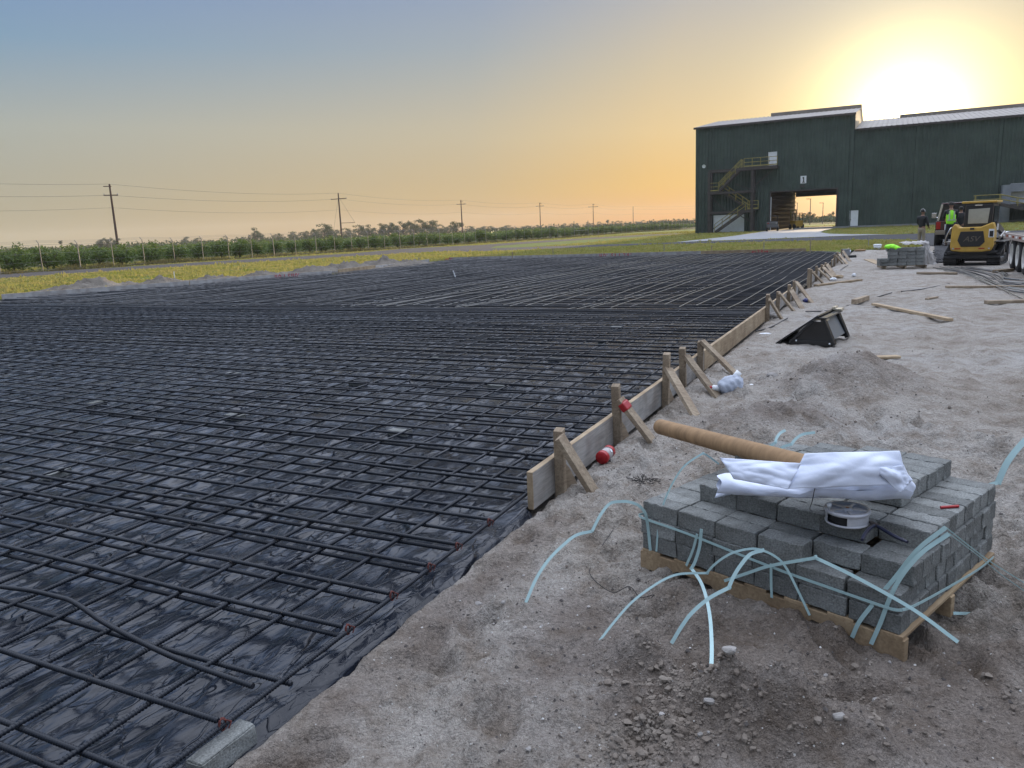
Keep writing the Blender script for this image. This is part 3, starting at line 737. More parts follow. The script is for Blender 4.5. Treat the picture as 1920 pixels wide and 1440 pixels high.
for k in range(9):
    t = (k + .5) / 9; q = p0.lerp(p1, t); w = MB(); w.box(q + Vector((0, -.55, .1)), (.5, 1.1, .06)); w.build('tread', M_WHITE, ds)
w = MB()
for yy in (0, -1.1):
    for hh in (1.1, .6): w.tube([p0 + Vector((-2.6, yy, hh)), p0 + Vector((0, yy, hh)), p1 + Vector((0, yy, hh))], .05, 6)
    for t in (-.35, 0, .25, .5, .75, 1): 
        q = p0.lerp(p1, max(t, 0)) + Vector((min(t, 0) * 7, yy, 0)); w.tube([q, q + Vector((0, 0, 1.1))], .05, 6)
w.build('railing', M_YELLOW, ds)
w = MB(); w.box(p0 + Vector((-1.3, -.55, .0)), (2.8, 1.2, .12)); w.build('landing', M_DARKSTEEL, ds)
w = MB()
for xx in (-2.5, -.1): w.box(p0 + Vector((xx, -.55, -z0_ / 2)), (.2, .2, z0_))
w.build('support_post', M_DARKSTEEL, ds)
# ------------------------------------------------------------------ wire fence along the road
M_POST = mat('galvanised_post', (.22, .21, .195), .5, metal=.3, var=.15, vscale=3)
M_WIRE = mat('fence_wire', (.20, .19, .18), .6, metal=.3)
F0 = Vector((-36.35, 60.9, 0)); FD = Vector((.505, .863, 0)).normalized()
def fpt(t):
    p = F0 + FD * t; p.z = float(gz_smooth(np.array([p.x]), np.array([p.y]))[0]); return p
fence = thing('wire_fence', 'long wire fence on slim grey posts between dirt road and citrus grove', 'fence', F0, 0)
fn = Vector((-FD.y, FD.x, 0))
k = 0; t = -18.0; tops = []
while t < 172:
    p = fpt(t) - F0; h = 2.12 + .06 * math.sin(k * 2.3); w = MB()
    tilt = Vector((.02 * math.sin(k * 1.7), .02 * math.cos(k * 2.9), 0))
    q = p + Vector((0, 0, h)) + tilt
    w.tube([p - Vector((0, 0, .1)), q],  .034 if k % 7 else .045, 6)
    w.tube([q, q + fn * .28 + Vector((0, 0, .26))], .03, 5)
    w.build('post', M_POST, fence); tops.append((p, q)); k += 1; t += 3.0 + .12 * math.sin(k * 1.3)
for hh, rr in ((.15, .008), (.75, .006), (1.4, .006), (2.05, .010)):
    w = MB(); w.tube([p + (q - p) * (hh / 2.12) for p, q in tops], rr, 4, caps=False); w.build('wire', M_WIRE, fence)
for j in range(3):
    w = MB(); w.tube([q + fn * (.09 * (j + 1)) + Vector((0, 0, .085 * (j + 1))) for p, q in tops], .006, 4, caps=False); w.build('barbed_wire', M_WIRE, fence)
# field gate
g0, g1 = fpt(97), fpt(103.2)
gt_ = thing('field_gate', 'tall pipe gate frame standing in the wire fence', 'gate', g0)
w = MB(); d = g1 - g0 
w.tube([(0, 0, 0), (0, 0, 2.9)], .07, 6); w.tube([d, d + Vector((0, 0, 2.9))], .07, 6); w.tube([Vector((0, 0, 1.15)), d + Vector((0, 0, 1.15))], .04, 6); w.build('frame', M_POST, gt_)

# ------------------------------------------------------------------ utility poles and lines
M_POLE = mat('creosote_wood', (.085, .05, .040), .85, var=.3, vscale=2, stretch=(3, 3, .3))
M_LINE = mat('power_line', (.16, .14, .12), .6)
M_INS = mat('insulator', (.30, .30, .32), .4)
poles = [(222, 345, 468, 124, 'tall leaning timber utility pole nearest the camera, beside the orchard'),
         (641, 362, 455, 176, 'timber utility pole with wide crossarm and guy bracket over the hedge'),
         (868, 375, 447, 240, 'timber utility pole third along the line from the left, above the grove'),
         (1013, 380, 438, 292, 'slim utility pole fourth along the line, against the orange sky'),
         (1112, 382, 433, 330, 'small distant utility pole with a short crossarm, fifth along the line'),
         (1187, 387, 428, 395, 'most distant bare utility pole, nearest the green shed')]
ptop = []
arm_dir = Vector((-.863, .505, 0))
for i, (bx, ty, by, D, lab) in enumerate(poles):
    base = at(bx, by, D); topx = {0: 205, 1: 634, 2: 864, 3: 1012, 4: 1112, 5: 1187}[i]; top = at(topx, ty, D)
    base.x += (top.x - base.x) * (0.9 if i else .55)
    base.z = .2; rad = .19 if i < 3 else .16
    o = thing('utility_pole', lab, 'pole', base, 0, 'utility poles along the grove'); T = top - base
    w = MB(); w.tube([(0, 0, -.3), T * .5, T], [rad * 1.15, rad * .95, rad * .7], 8); w.build('pole', M_POLE, o)
    hw = (1.0, 2.3, 1.6, 1.6, 2.2, .01)[i]; ad = arm_dir if i else Vector((.94, .34, 0))
    if i < 5:
        dz = Vector((0, 0, -(1.7 if i == 0 else 1.25)))
        w = MB(); w.bar(T + dz - ad * hw, T + dz + ad * hw, .12, .16); w.build('crossarm', M_POLE, o)
        if i != 1:
            w = MB(); w.bar(T + Vector((0, 0, -.35)) - ad * (.9 if i == 0 else .7), T + Vector((0, 0, -.35)) + ad * .25, .1, .12); w.build('crossarm', M_POLE, o)
        for q in (-hw * .95, hw * .95):
            w = MB(); w.lathe([(.01, .28), (.06, .26), (.07, .1), (.04, .06), (.04, -.05)], 8, Matrix.Translation(T + dz + ad * q)); w.build('insulator', M_INS, o)
    if i == 1:
        w = MB(); w.bar(T * .42, T * .42 + Vector((3.2, 0, .0)), .08, .1); w.build('guy_bracket', M_POLE, o)
        for e in (Vector((3.2, 0, T.z * .42)), Vector((-2.0, -1.5, .4))):
            w = MB(); w.tube([T * .93, e], .025, 4); w.build('guy_wire', M_LINE, o)
    ptop.append((base + T, base + T + Vector((0, 0, -(1.7 if i == 0 else 1.25))), base + T + Vector((0, 0, -3.6))))
def sag(a, b, s, n=14): return [a.lerp(b, k / n) + Vector((0, 0, -s * 4 * (k / n) * (1 - k / n))) for k in range(n + 1)]
d0 = ptop[0][0] - ptop[1][0]
back = [tuple(p + Vector((d0.x, d0.y, .2)) * .95 for p in ptop[0])]
fwdp = [tuple(p + Vector((60, 58, .6)) for p in ptop[5])]
allp = back + ptop + fwdp
for li, nm in enumerate(('top', 'middle', 'lowest')):
    w = MB(); path = []
    for a, b in zip(allp[:-1], allp[1:]):
        aa, bb = a[li], b[li]; path += sag(aa, bb, .75)[:-1]
    path.append(allp[-1][li])
    w.tube(path, .019 if li < 2 else .016, 4, caps=False)
    o = w.build('power_line', M_LINE); tag(o, f'{nm} of the thin power lines strung along the utility poles', 'power line', 'power lines')

# ------------------------------------------------------------------ foliage
M_LEAF = mat('citrus_leaf', (.13, .19, .036), .5, vcol=(.065, .105, .022), vscale=1.6, spec=.35, extra=leafy(.4))
M_LEAF2 = mat('tree_leaf', (.06, .085, .03), .6, vcol=(.035, .052, .02), vscale=.5, spec=.3, extra=leafy(.3))
M_WEED = mat('weed', (.12, .12, .045), .8, vcol=(.16, .13, .06), vscale=.7, spec=.2, extra=leafy(.4))
M_BARK = mat('bark', (.09, .07, .05), .9, var=.3, vscale=5)
def leaf_cloud(rs, blobs, n, size, flat=.0):
    """leaf-sized quads on and in a set of ellipsoidal clumps"""
    pts = []; nor = []
    wts = np.array([b[3] * b[4] for b in blobs]); wts = wts / wts.sum()
    cnt = rs.multinomial(n, wts)
    for (cx, cy, cz, rx, rz), c in zip(blobs, cnt):
        d = rs.normal(size=(c, 3)); d /= np.linalg.norm(d, axis=1)[:, None]
        rr = (rs.rand(c) ** .35)[:, None] * (1 + .22 * np.sin(d[:, :1] * 7 + cx * 5) * np.cos(d[:, 1:2] * 6 + cz * 3))
        pts.append(np.array([cx, cy, cz]) + d * rr * np.array([rx, rx, rz])); nor.append(d + rs.normal(size=(c, 3)) * .7)
    p = np.concatenate(pts); q = np.concatenate(nor); q /= np.linalg.norm(q, axis=1)[:, None]
    a = np.cross(q, rs.normal(size=q.shape)); a /= np.linalg.norm(a, axis=1)[:, None]; b = np.cross(q, a)
    s = (size * rs.uniform(.6, 1.35, len(p)))[:, None]
    return np.stack([p - a * s, p - b * s * .5, p + a * s, p + b * s * .5], 1)
def make_tree(name, label, group, blobs, n, size, lm, trunk, cat='tree', seed=1):
    rs = np.random.RandomState(seed)
    o = thing(name, label, cat, (0, 0, 0), 0, group)
    soup_mesh('crown', leaf_cloud(rs, blobs, n, size), 4, lm, o)
    w = MB()
    for path, rad in trunk: w.tube(path, rad, 6)
    w.build('trunk', M_BARK, o); return o
citrus = []
lab_c = 'rounded dark green citrus tree in the front row behind the wire fence'
for q in range(5):
    rs = np.random.RandomState(60 + q)
    blobs = [(rs.uniform(-.8, .8), rs.uniform(-.8, .8), rs.uniform(.55, 1.65), rs.uniform(.55, .95), rs.uniform(.45, .75)) for _ in range(11)] + [(0, 0, 1.1, 1.2, .95)]
    blobs += [(rs.uniform(-.7, .7), rs.uniform(-.7, .7), rs.uniform(1.7, 2.15), .35, .4) for _ in range(4)]
    tr = [([(0, 0, -.1), (.04, 0, .45), (0, .05, 1.2)], [.09, .07, .04])] + [([(0, 0, .4), (.5 * math.cos(a), .5 * math.sin(a), 1.1), (.85 * math.cos(a), .85 * math.sin(a), 1.6)], [.06, .04, .02]) for a in (0, 2.1, 4.2)]
    citrus.append(make_tree('citrus_tree', lab_c, 'citrus trees along the fence', blobs, 1500, .11, M_LEAF, tr, seed=80 + q))
rs = np.random.RandomState(21)
used = set()
def plant(protos, key, x, y, z, sc, rot):
    i = rs.randint(len(protos)); pr = protos[i]
    if (key, i) not in used: used.add((key, i)); o = pr
    else: o = copy_tree(pr)
    o.location = (x, y, z); o.scale = sc; o.rotation_euler = (0, 0, rot); return o
t = -20.0
while t < 170:
    p = fpt(t) + fn * (3.6 + rs.uniform(-.3, .5)); k_ = rs.uniform(.74, 1.02) * (1 - .0012 * max(t, 0))
    plant(citrus, 'c', p.x, p.y, p.z, (k_ * 1.05, k_ * 1.05, k_ * rs.uniform(.88, 1.0)), rs.uniform(0, 6.28)); t += rs.uniform(2.1, 2.9)
# the rows further back, one mass of foliage
rows = []
for r in range(1, 12):
    t = -30.0
    while t < 230:
        p = fpt(t) + fn * (3.6 + r * 5.2 + rs.uniform(-.4, .4)); k_ = rs.uniform(.64, .86) * (1 - .0010 * max(t, 0))
        bl = [(p.x + rs.uniform(-.9, .9), p.y + rs.uniform(-.9, .9), p.z + rs.uniform(.8, 1.65) * k_, 1.1 * k_, .68 * k_) for _ in range(5)]
        rows.append(leaf_cloud(rs, bl, 240 if r < 4 else 110, .16 if r < 4 else .24)); t += 2.8
orch = soup_mesh('orchard', np.concatenate(rows), 4, M_LEAF)
tag(orch, 'dense citrus rows filling the field behind the front row of trees', 'orchard', kind='stuff')
# weeds along the foot of the fence
wd = []
N = 9000; tt = rs.uniform(-18, 165, N); oo = rs.normal(.5, .8, N)
wx = F0.x + FD.x * tt + fn.x * oo; wy = F0.y + FD.y * tt + fn.y * oo
hh = (1 - .5 * np.clip(tt / 120, 0, 1)) * np.clip(.22 + .5 * fbm(tt * .35, oo * .3, 3, seed=50) + .12 * rs.rand(N), .08, .9)
wz = gz_smooth(wx, wy)
for k in range(5):
    a = rs.uniform(0, 6.28, N); ln = rs.uniform(-.25, .25, (N, 2)) * hh[:, None]; ox = rs.uniform(-.15, .15, (N, 2)); ww = .03
    bx, by = wx + ox[:, 0], wy + ox[:, 1]
    wd.append(np.stack([np.stack([bx - ww * np.cos(a), by - ww * np.sin(a), wz], -1), np.stack([bx + ww * np.cos(a), by + ww * np.sin(a), wz], -1), np.stack([bx + ln[:, 0], by + ln[:, 1], wz + hh * rs.uniform(.7, 1.2, N)], -1)], 1))
weeds = soup_mesh('weeds', np.concatenate(wd), 3, M_WEED)
tag(weeds, 'straggling dry weeds along the foot of the wire fence', 'weeds', kind='stuff')
# skyline trees
far_protos = []
lab_f = 'hazy broad tree on the far skyline beyond the citrus grove'
for q in range(5):
    rq = np.random.RandomState(140 + q); hgt_ = 8.5 + q * .9
    if q == 4: blobs = [(rq.uniform(-1.2, 1.2), rq.uniform(-1.2, 1.2), hgt_ * rq.uniform(.72, 1.0), 1.5, .7) for _ in range(7)]
    else: blobs = [(rq.uniform(-3.2, 3.2), rq.uniform(-3.2, 3.2), hgt_ * rq.uniform(.35, .92), rq.uniform(1.1, 2.3), rq.uniform(.8, 1.5)) for _ in range(14)]
    tr = [([(0, 0, -.3), (.2, 0, hgt_ * .4), (0, .2, hgt_ * .8)], [.4, .3, .12])] + [([(.1, 0, hgt_ * .3), (2 * math.cos(a), 2 * math.sin(a), hgt_ * .6)], [.18, .08]) for a in (.4, 2.4, 4.4)]
    far_protos.append(make_tree('broadleaf_tree', lab_f, 'trees on the far skyline', blobs, 1100 if q < 4 else 500, .34, M_LEAF2, tr, seed=150 + q))
sky_line = [(200, 452, 330), (215, 454, 350), (190, 456, 330), (115, 459, 400), (140, 461, 420), (345, 450, 420), (370, 452, 430), (478, 440, 300), (420, 449, 420), (450, 449, 430), (520, 447, 410), (545, 444, 400), (570, 443, 390), (607, 431, 330), (620, 436, 340), (590, 440, 350), (650, 438, 380),
            (672, 432, 370), (692, 432, 360), (712, 430, 360), (728, 428, 365), (742, 436, 370), (756, 424, 350), (775, 429, 350), (793, 422, 345), (806, 424, 345), (824, 432, 360), (840, 433, 370), (856, 426, 340), (880, 434, 400), (905, 435, 420), (925, 432, 420), (945, 430, 430), (965, 432, 450),
            (985, 431, 460), (1005, 430, 470), (1030, 429, 480), (1052, 427, 480), (1075, 428, 490), (1100, 428, 500), (1122, 423, 480), (1140, 422, 480), (1160, 423, 480), (1178, 422, 490), (1200, 421, 500), (1225, 419, 500), (1245, 418, 500), (1262, 417, 500), (1285, 419, 520)]
sky_line += [(px + rs.uniform(6, 14), py + rs.uniform(2, 6), D + rs.uniform(20, 70)) for px, py, D in sky_line if px > 460]
for px, py, D in sky_line:
    top = at(px, py, D); i = rs.randint(5) if rs.rand() < .25 else rs.randint(4); hh_ = 8.5 + i * .9
    pr = far_protos[i]
    if ('f', i) in used: o = copy_tree(pr)
    else: used.add(('f', i)); o = pr
    k_ = max(.45, (top.z + (3.0 if 470 < px < 920 else 2.0) - .2) / (hh_ * 1.02)); o.location = (top.x, top.y, .2); o.rotation_euler = (0, 0, rs.uniform(0, 6.28)); o.scale = (max(k_, .6) * rs.uniform(.85, 1.15), max(k_, .6), k_)
# low far hedge line closing the horizon
hd = []
for k in range(420):
    px = rs.uniform(-60, 1320); D = rs.uniform(330, 520); c = at(px, 440, D)
    hd.append(leaf_cloud(rs, [(c.x, c.y, .8 + rs.uniform(0, 1.6), rs.uniform(3, 6), rs.uniform(1.0, 2.0))], 80, .5))
fw_ = soup_mesh('far_woods', np.concatenate(hd), 4, M_LEAF2)
tag(fw_, 'low hazy woods closing the horizon behind the grove', 'woods', kind='stuff')
# seen through the shed: trees and lamp posts on the far side
thr = [(1512, 396.5, 260, 0, 'rounded hazy tree seen through the shed opening, left of the lamps'), (1522, 399, 262, 1, 'wide hazy tree seen through the shed opening beside the rounded one'), (1553, 399.5, 300, 2, 'open-crowned hazy tree seen through the right of the shed opening'), (1562, 397.5, 290, 4, 'tall thin hazy tree at the right edge of the shed opening'), (1500, 401, 270, 3, 'low hazy tree at the left edge of the view through the shed')]
for px, py, D, i, lab in thr:
    top = at(px, py, D); o = copy_tree(far_protos[i]); k_ = top.z / (8.5 + i * .9); o.location = (top.x, top.y, 0); o.scale = (k_, k_, k_); o['label'] = lab; o['group'] = 'trees beyond the shed'
hd = []
for k in range(60):
    px = rs.uniform(1470, 1600); D = rs.uniform(250, 320); c = at(px, 405, D)
    hd.append(leaf_cloud(rs, [(c.x, c.y, .8 + rs.uniform(0, .7), rs.uniform(2, 4), 1.0)], 90, .35))
tag(soup_mesh('hedge', np.concatenate(hd), 4, M_LEAF2), 'low hazy scrub seen through the shed opening', 'scrub', kind='stuff')
M_LAMP = mat('lamp_post_paint', (.16, .13, .10), .6)
for px, ty, D, lab in ((1495, 380.5, 190, 'lamp post seen through the shed opening, left of three'), (1520, 373, 170, 'tallest looking lamp post, centred in the shed opening'), (1543.5, 380.5, 190, 'lamp post seen through the shed opening, right of three')):
    tp = at(px, ty, D); o = thing('street_lamp', lab, 'street lamp', (tp.x, tp.y, .1), 0, 'lamp posts beyond the shed'); hh_ = tp.z - .1
    w = MB(); w.tube([(0, 0, 0), (0, 0, hh_)], [.11, .07], 8); w.build('post', M_LAMP, o)
    w = MB(); w.bar((.1, 0, hh_), (-.9, 0, hh_ + .03), .2, .10); w.build('lamp_head', M_LAMP, o)
# ------------------------------------------------------------------ black plastic under the steel
def plastic_extra(m, n, l, b, src):
    def noise(sc, st, detail=3, dist=0.0, rough=.5):
        mp = n.new('ShaderNodeMapping'); mp.inputs['Scale'].default_value = st; mp.inputs['Rotation'].default_value = (0, 0, .12); l.new(src, mp.inputs[0])
        t = n.new('ShaderNodeTexNoise'); t.inputs['Scale'].default_value = sc; t.inputs['Detail'].default_value = detail; t.inputs['Distortion'].default_value = dist; t.inputs['Roughness'].default_value = rough
        l.new(mp.outputs[0], t.inputs['Vector']); return t.outputs['Fac']
    def ma(op, x, y=None):
        k = n.new('ShaderNodeMath'); k.operation = op
        for i, v in enumerate((x, y)):
            if v is None: continue
            if isinstance(v, float): k.inputs[i].default_value = v
            else: l.new(v, k.inputs[i])
        return k.outputs[0]
    def facets(sc, st, amp, warp, rot):
        """crumpled film: patches tilted at random, creased where they meet"""
        mp = n.new('ShaderNodeMapping'); mp.inputs['Scale'].default_value = st; mp.inputs['Rotation'].default_value = (0, 0, rot); l.new(src, mp.inputs[0])
        wn_ = n.new('ShaderNodeTexNoise'); wn_.inputs['Scale'].default_value = sc * .8; wn_.inputs['Detail'].default_value = 2; l.new(mp.outputs[0], wn_.inputs['Vector'])
        sb = n.new('ShaderNodeVectorMath'); sb.operation = 'SUBTRACT'; l.new(wn_.outputs['Color'], sb.inputs[0]); sb.inputs[1].default_value = (.5, .5, .5)
        sc_ = n.new('ShaderNodeVectorMath'); sc_.operation = 'SCALE'; l.new(sb.outputs[0], sc_.inputs[0]); sc_.inputs['Scale'].default_value = warp / sc
        ad = n.new('ShaderNodeVectorMath'); ad.operation = 'ADD'; l.new(mp.outputs[0], ad.inputs[0]); l.new(sc_.outputs[0], ad.inputs[1])
        vo = n.new('ShaderNodeTexVoronoi'); vo.voronoi_dimensions = '2D'; vo.feature = 'SMOOTH_F1'; vo.inputs['Smoothness'].default_value = .22; vo.inputs['Scale'].default_value = sc; l.new(ad.outputs[0], vo.inputs['Vector'])
        df = n.new('ShaderNodeVectorMath'); df.operation = 'SUBTRACT'; l.new(ad.outputs[0], df.inputs[0]); l.new(vo.outputs['Position'], df.inputs[1])
        cc = n.new('ShaderNodeVectorMath'); cc.operation = 'SUBTRACT'; l.new(vo.outputs['Color'], cc.inputs[0]); cc.inputs[1].default_value = (.5, .5, .5)
        dt = n.new('ShaderNodeVectorMath'); dt.operation = 'DOT_PRODUCT'; l.new(df.outputs[0], dt.inputs[0]); l.new(cc.outputs[0], dt.inputs[1])
        return ma('MULTIPLY', dt.outputs['Value'], amp)
    f1 = facets(3.2, (.5, 1.5, 1), .72, 1.6, .15); f2 = facets(8.5, (.55, 1.5, 1), .75, 1.8, -.1); f3 = facets(24.0, (.6, 1.4, 1), .28, 1.5, .3)
    hh = ma('ADD', f1, ma('ADD', f2, f3))
    b.inputs['IOR'].default_value = 1.36; b.inputs['Coat Weight'].default_value = .0; b.inputs['Coat IOR'].default_value = 1.5; b.inputs['Coat Roughness'].default_value = .12
    bp = n.new('ShaderNodeBump'); bp.inputs['Strength'].default_value = .8; bp.inputs['Distance'].default_value = .26; l.new(bp.outputs[0], b.inputs['Coat Normal'])
    l.new(hh, bp.inputs['Height']); l.new(bp.outputs[0], b.inputs['Normal'])
    # dusty smears of sand on the film
    d = noise(2.2, (.5, 1.4, 1), 6, .6, .7)
    r = n.new('ShaderNodeValToRGB'); l.new(d, r.inputs[0])
    r.color_ramp.elements[0].position = .58; r.color_ramp.elements[0].color = (.006, .009, .016, 1)
    r.color_ramp.elements[1].position = .86; r.color_ramp.elements[1].color = (.065, .062, .06, 1)
    l.new(r.outputs[0], b.inputs['Base Color'])
    rr = n.new('ShaderNodeMapRange'); rr.inputs[1].default_value = .4; rr.inputs[2].default_value = .8; rr.inputs[3].default_value = .17; rr.inputs[4].default_value = .34; l.new(d, rr.inputs[0]); l.new(rr.outputs[0], b.inputs['Roughness'])
M_PLAST = mat('black_film', (.016, .017, .020), .2, spec=.5, extra=plastic_extra)
sa = axis_lines(-4.2, 2.0, .022, 1.03, -5.0, SLAB_FAR - .02); sa = np.clip(sa, -5, SLAB_FAR)
va = axis_lines(-.02, 3.6, .022, 1.03, -.30, 32)
u01 = (va - va[0]) / (va[-1] - va[0])
PS, PV = np.meshgrid(sa, va)
lim = slab_left(PS)
vmin = np.where(PS < 0.0, -.065 - .006 * np.sin(PS * 2.3), -.0)
PV2 = np.clip(PV, vmin, lim)
_cr = np.random.RandomState(77)
CREASES = [(_cr.uniform(-3.4, 5), _cr.uniform(.1, 4), _cr.normal(.15, .5), _cr.uniform(.06, .3), _cr.uniform(.012, .03)) for _ in range(60)]
def film_z(S, V):
    a = fbm(S * 1.5 + .6 * V, V * 3.2 - .4 * S, 3, .55, seed=60); c = fbm(S * 4.5 + 2.5 * V, V * 9 - 2 * S, 2, .5, seed=64)
    near = 1 - .45 * sstep(6, 20, S)
    z = .004 + near * (.024 * (np.abs(a) - .18) * -1 + .012 * (.2 - np.abs(c)))
    z = z + .035 * np.exp(-((S - 31.2) / 1.3) ** 2) * np.abs(fbm(S * 2.2, V * 1.6, 3, seed=70)) * 2.2
    for cs_, cv_, ca_, cl_, ch_ in CREASES:
        c_, s2_ = math.cos(ca_), math.sin(ca_); a_ = (S - cs_) * c_ + (V - cv_) * s2_; b_ = -(S - cs_) * s2_ + (V - cv_) * c_ + .03 * np.sin(a_ * 9)
        z = z + ch_ * np.exp(-(b_ / .022) ** 2 - (a_ / cl_) ** 4)
    # rolled edge hanging over the sand
    e = sstep(.03, -.085, V)
    z = z * (1 - .5 * e) + e * (-.030) + .020 * np.sin(e * 11 + 1.2 * np.sin(S * 3.1) + S * .8) * e * (1 - e) * 3
    return z
PZ = film_z(PS, PV2)
zm = np.where((PS < 0) & (PV2 <= vmin + 1e-4), -.06, PZ)
pl = grid_mesh('plastic_sheet', PS, PV2, zm, M_PLAST)
pl.location = (SLAB_O[0], SLAB_O[1], 0); pl.rotation_euler = (0, 0, SLAB_A)
tag(pl, 'wrinkled glossy black plastic film spread under the whole rebar grid', 'plastic sheet')

# ------------------------------------------------------------------ reinforcing steel
def bar_extra(m, n, l, b, src):
    t = n.new('ShaderNodeTexNoise'); t.inputs['Scale'].default_value = 6; t.inputs['Detail'].default_value = 6; l.new(src, t.inputs['Vector'])
    r = n.new('ShaderNodeValToRGB'); l.new(t.outputs['Fac'], r.inputs[0]); e = r.color_ramp.elements
    e[0].position = .3; e[0].color = (.008, .011, .018, 1); e[1].position = .75; e[1].color = (.022, .026, .034, 1)
    l.new(r.outputs[0], b.inputs['Base Color'])
M_BAR = mat('rebar_steel', (.035, .04, .047), .38, metal=.0, spec=.3, extra=bar_extra)
M_RUST = mat('rust_red', (.10, .025, .02), .85, var=.4, vscale=60)
rb = np.random.RandomState(8)
def ring_bar(mb, pts, r, ribs=None, n=7):
    """bar along pts; ribs = (a, b) range of parameter index distance where raised ribs are modelled"""
    if ribs is None:
        mb.tube(pts, r, n); return
    L = [0.0]
    for a, b in zip(pts[:-1], pts[1:]): L.append(L[-1] + (Vector(b) - Vector(a)).length)
    out = []; rad = []
    def at_(d):
        i = int(np.searchsorted(L, d)) ; i = min(max(i, 1), len(L) - 1)
        t = (d - L[i - 1]) / max(1e-9, L[i] - L[i - 1]); return Vector(pts[i - 1]).lerp(Vector(pts[i]), t)
    d = ribs[0]; step = .0135; c = 0
    if ribs[0] > 0: 
        k = 0
        while L[k] < ribs[0] - .01: out.append(Vector(pts[k])); rad.append(r); k += 1
    while d < min(ribs[1], L[-1]):
        for o_, q in ((0, .93), (.005, .93), (.0065, 1.22), (.0115, 1.22)):
            if d + o_ < L[-1]: out.append(at_(d + o_)); rad.append(r * q)
        d += step
    for k in range(len(pts)):
        if L[k] > d + .02: out.append(Vector(pts[k])); rad.append(r)
    mb.tube(out, rad, 8)
def wob(s, v, k, amp): return amp * math.sin(s * .35 + k * 1.7) + amp * .6 * math.sin(v * .5 + k * .9)
ZB, ZL, ZT = .056, .0735, .091
def mat_thing(label):
    o = thing('rebar_grid', label, 'rebar grid', (SLAB_O[0], SLAB_O[1], 0), SLAB_A, 'tied rebar grids on the black plastic'); return o
near_mat = mat_thing('near rebar grid with the thick crosswise bars tied on top, over bare plastic')
far_mat = mat_thing('far rebar grid with wavy pale lengthwise bars lying on top')
tops = [-3.36, -3.05, -2.74, -2.353, -1.685, -1.37, -1.055, -.79, -.44, -.10]
bots = [-3.4, -2.62, -2.06, -1.70, -1.39, -1.075, -.80, -.545, -.21]
s_ = .21
while s_ < 9.9:
    tops.append(s_ + rb.normal(0, .018)); bots.append(s_ - .105 + rb.normal(0, .03)); s_ += .31
items = []
def trans_bar(s, z, k, tilt, near_end, r=.0092, left=None):
    vl = float(slab_left(s)) - .15; pts = []
    v = near_end
    vs = [v] + list(np.arange(.5, 6, .5)) + list(np.arange(6, vl, 1.5)) + [vl]
    for q in vs: pts.append((s + tilt * q + wob(s, q, k, .006), q, z + .004 * math.sin(q * 1.3 + k) + .010 * math.sin(q * .31 + k * 2) * (q > 1)))
    return pts, r
for k, s in enumerate(tops):
    e = (.028 if s < 0 else .02) + rb.uniform(-.015, .015)
    items.append((s, trans_bar(s, ZT, k, rb.normal(0, .0015), e), s < 2.2))
for k, s in enumerate(bots):
    e = (.03 if s < 0 else .02) + rb.uniform(-.02, .02)
    if abs(s + 2.06) < .01: e = -.01
    items.append((s + .05, trans_bar(s, ZB, k + 77, rb.normal(0, .002), e), s < 1.6))
for k in range(100):
    v = [.022, .352, .668, .985, 1.285, 1.61, 1.922][k] if k < 7 else 1.922 + (k - 6) * .315 + rb.normal(0, .015)
    pts = []
    for s in list(np.arange(-4.6, 4, .4)) + list(np.arange(4, 10.31, .9)):
        if v < slab_left(s) - .1: pts.append((s, v + wob(s, v, k, .006), ZL + .004 * math.sin(s * 1.1 + k * 2.3)))
    items.append((v * .75 + .4, (pts, .0088), v < 3.2))
items.sort(key=lambda t: t[0])
rest = MB()
for i, (key, (pts, r), ribbed_) in enumerate(items):
    if i < 100:
        w = MB(); ring_bar(w, pts, r, (0.0, 5.2) if ribbed_ else None); w.build('rebar', M_BAR, near_mat)
    else: rest.tube(pts, r, 5)
o = rest.build('more_rebar', M_BAR, near_mat); o['kind'] = 'stuff'
for s in tops[2:9]:
    w = MB(); c = Vector((s, .02, ZT))
    for a in range(2):
        w.tube([c + Vector((.014 * math.cos(q + a), .004 * math.sin(3 * q) - .005, .022 * math.sin(q + a) - .012)) for q in np.linspace(0, 6.2, 12)], .0028, 5)
    w.tube([c + Vector((0, -.01, .008)), c + Vector((.02, -.025, -.008)), c + Vector((.01, -.02, -.03))], .003, 5)
    w.build('tie_wire', M_RUST, near_mat)
ties = MB(); tk = 0
for s in tops:
    if s > 4.5: continue
    for k in range(1, 16):
        v = [.022, .352, .668, .985, 1.285, 1.61, 1.922][k] if k < 7 else 1.922 + (k - 6) * .315
        if (k + int(s * 7)) % 2: continue
        c = Vector((s, v + wob(s, v, k, .006), ZT - .004)); a0 = rb.uniform(0, 6.28)
        ties.tube([c + Vector((.013 * math.cos(q), .013 * math.sin(q) * .9, .012 * math.cos(2 * q))) for q in np.linspace(a0, a0 + 5.8, 8)], .0017, 4)
        ties.tube([c + Vector((.008, 0, .012)), c + Vector((.016 + rb.normal() * .01, rb.normal() * .02, .03))], .0015, 4)
o = ties.build('more_tie_wire', M_DARKSTEEL, near_mat); o['kind'] = 'stuff'
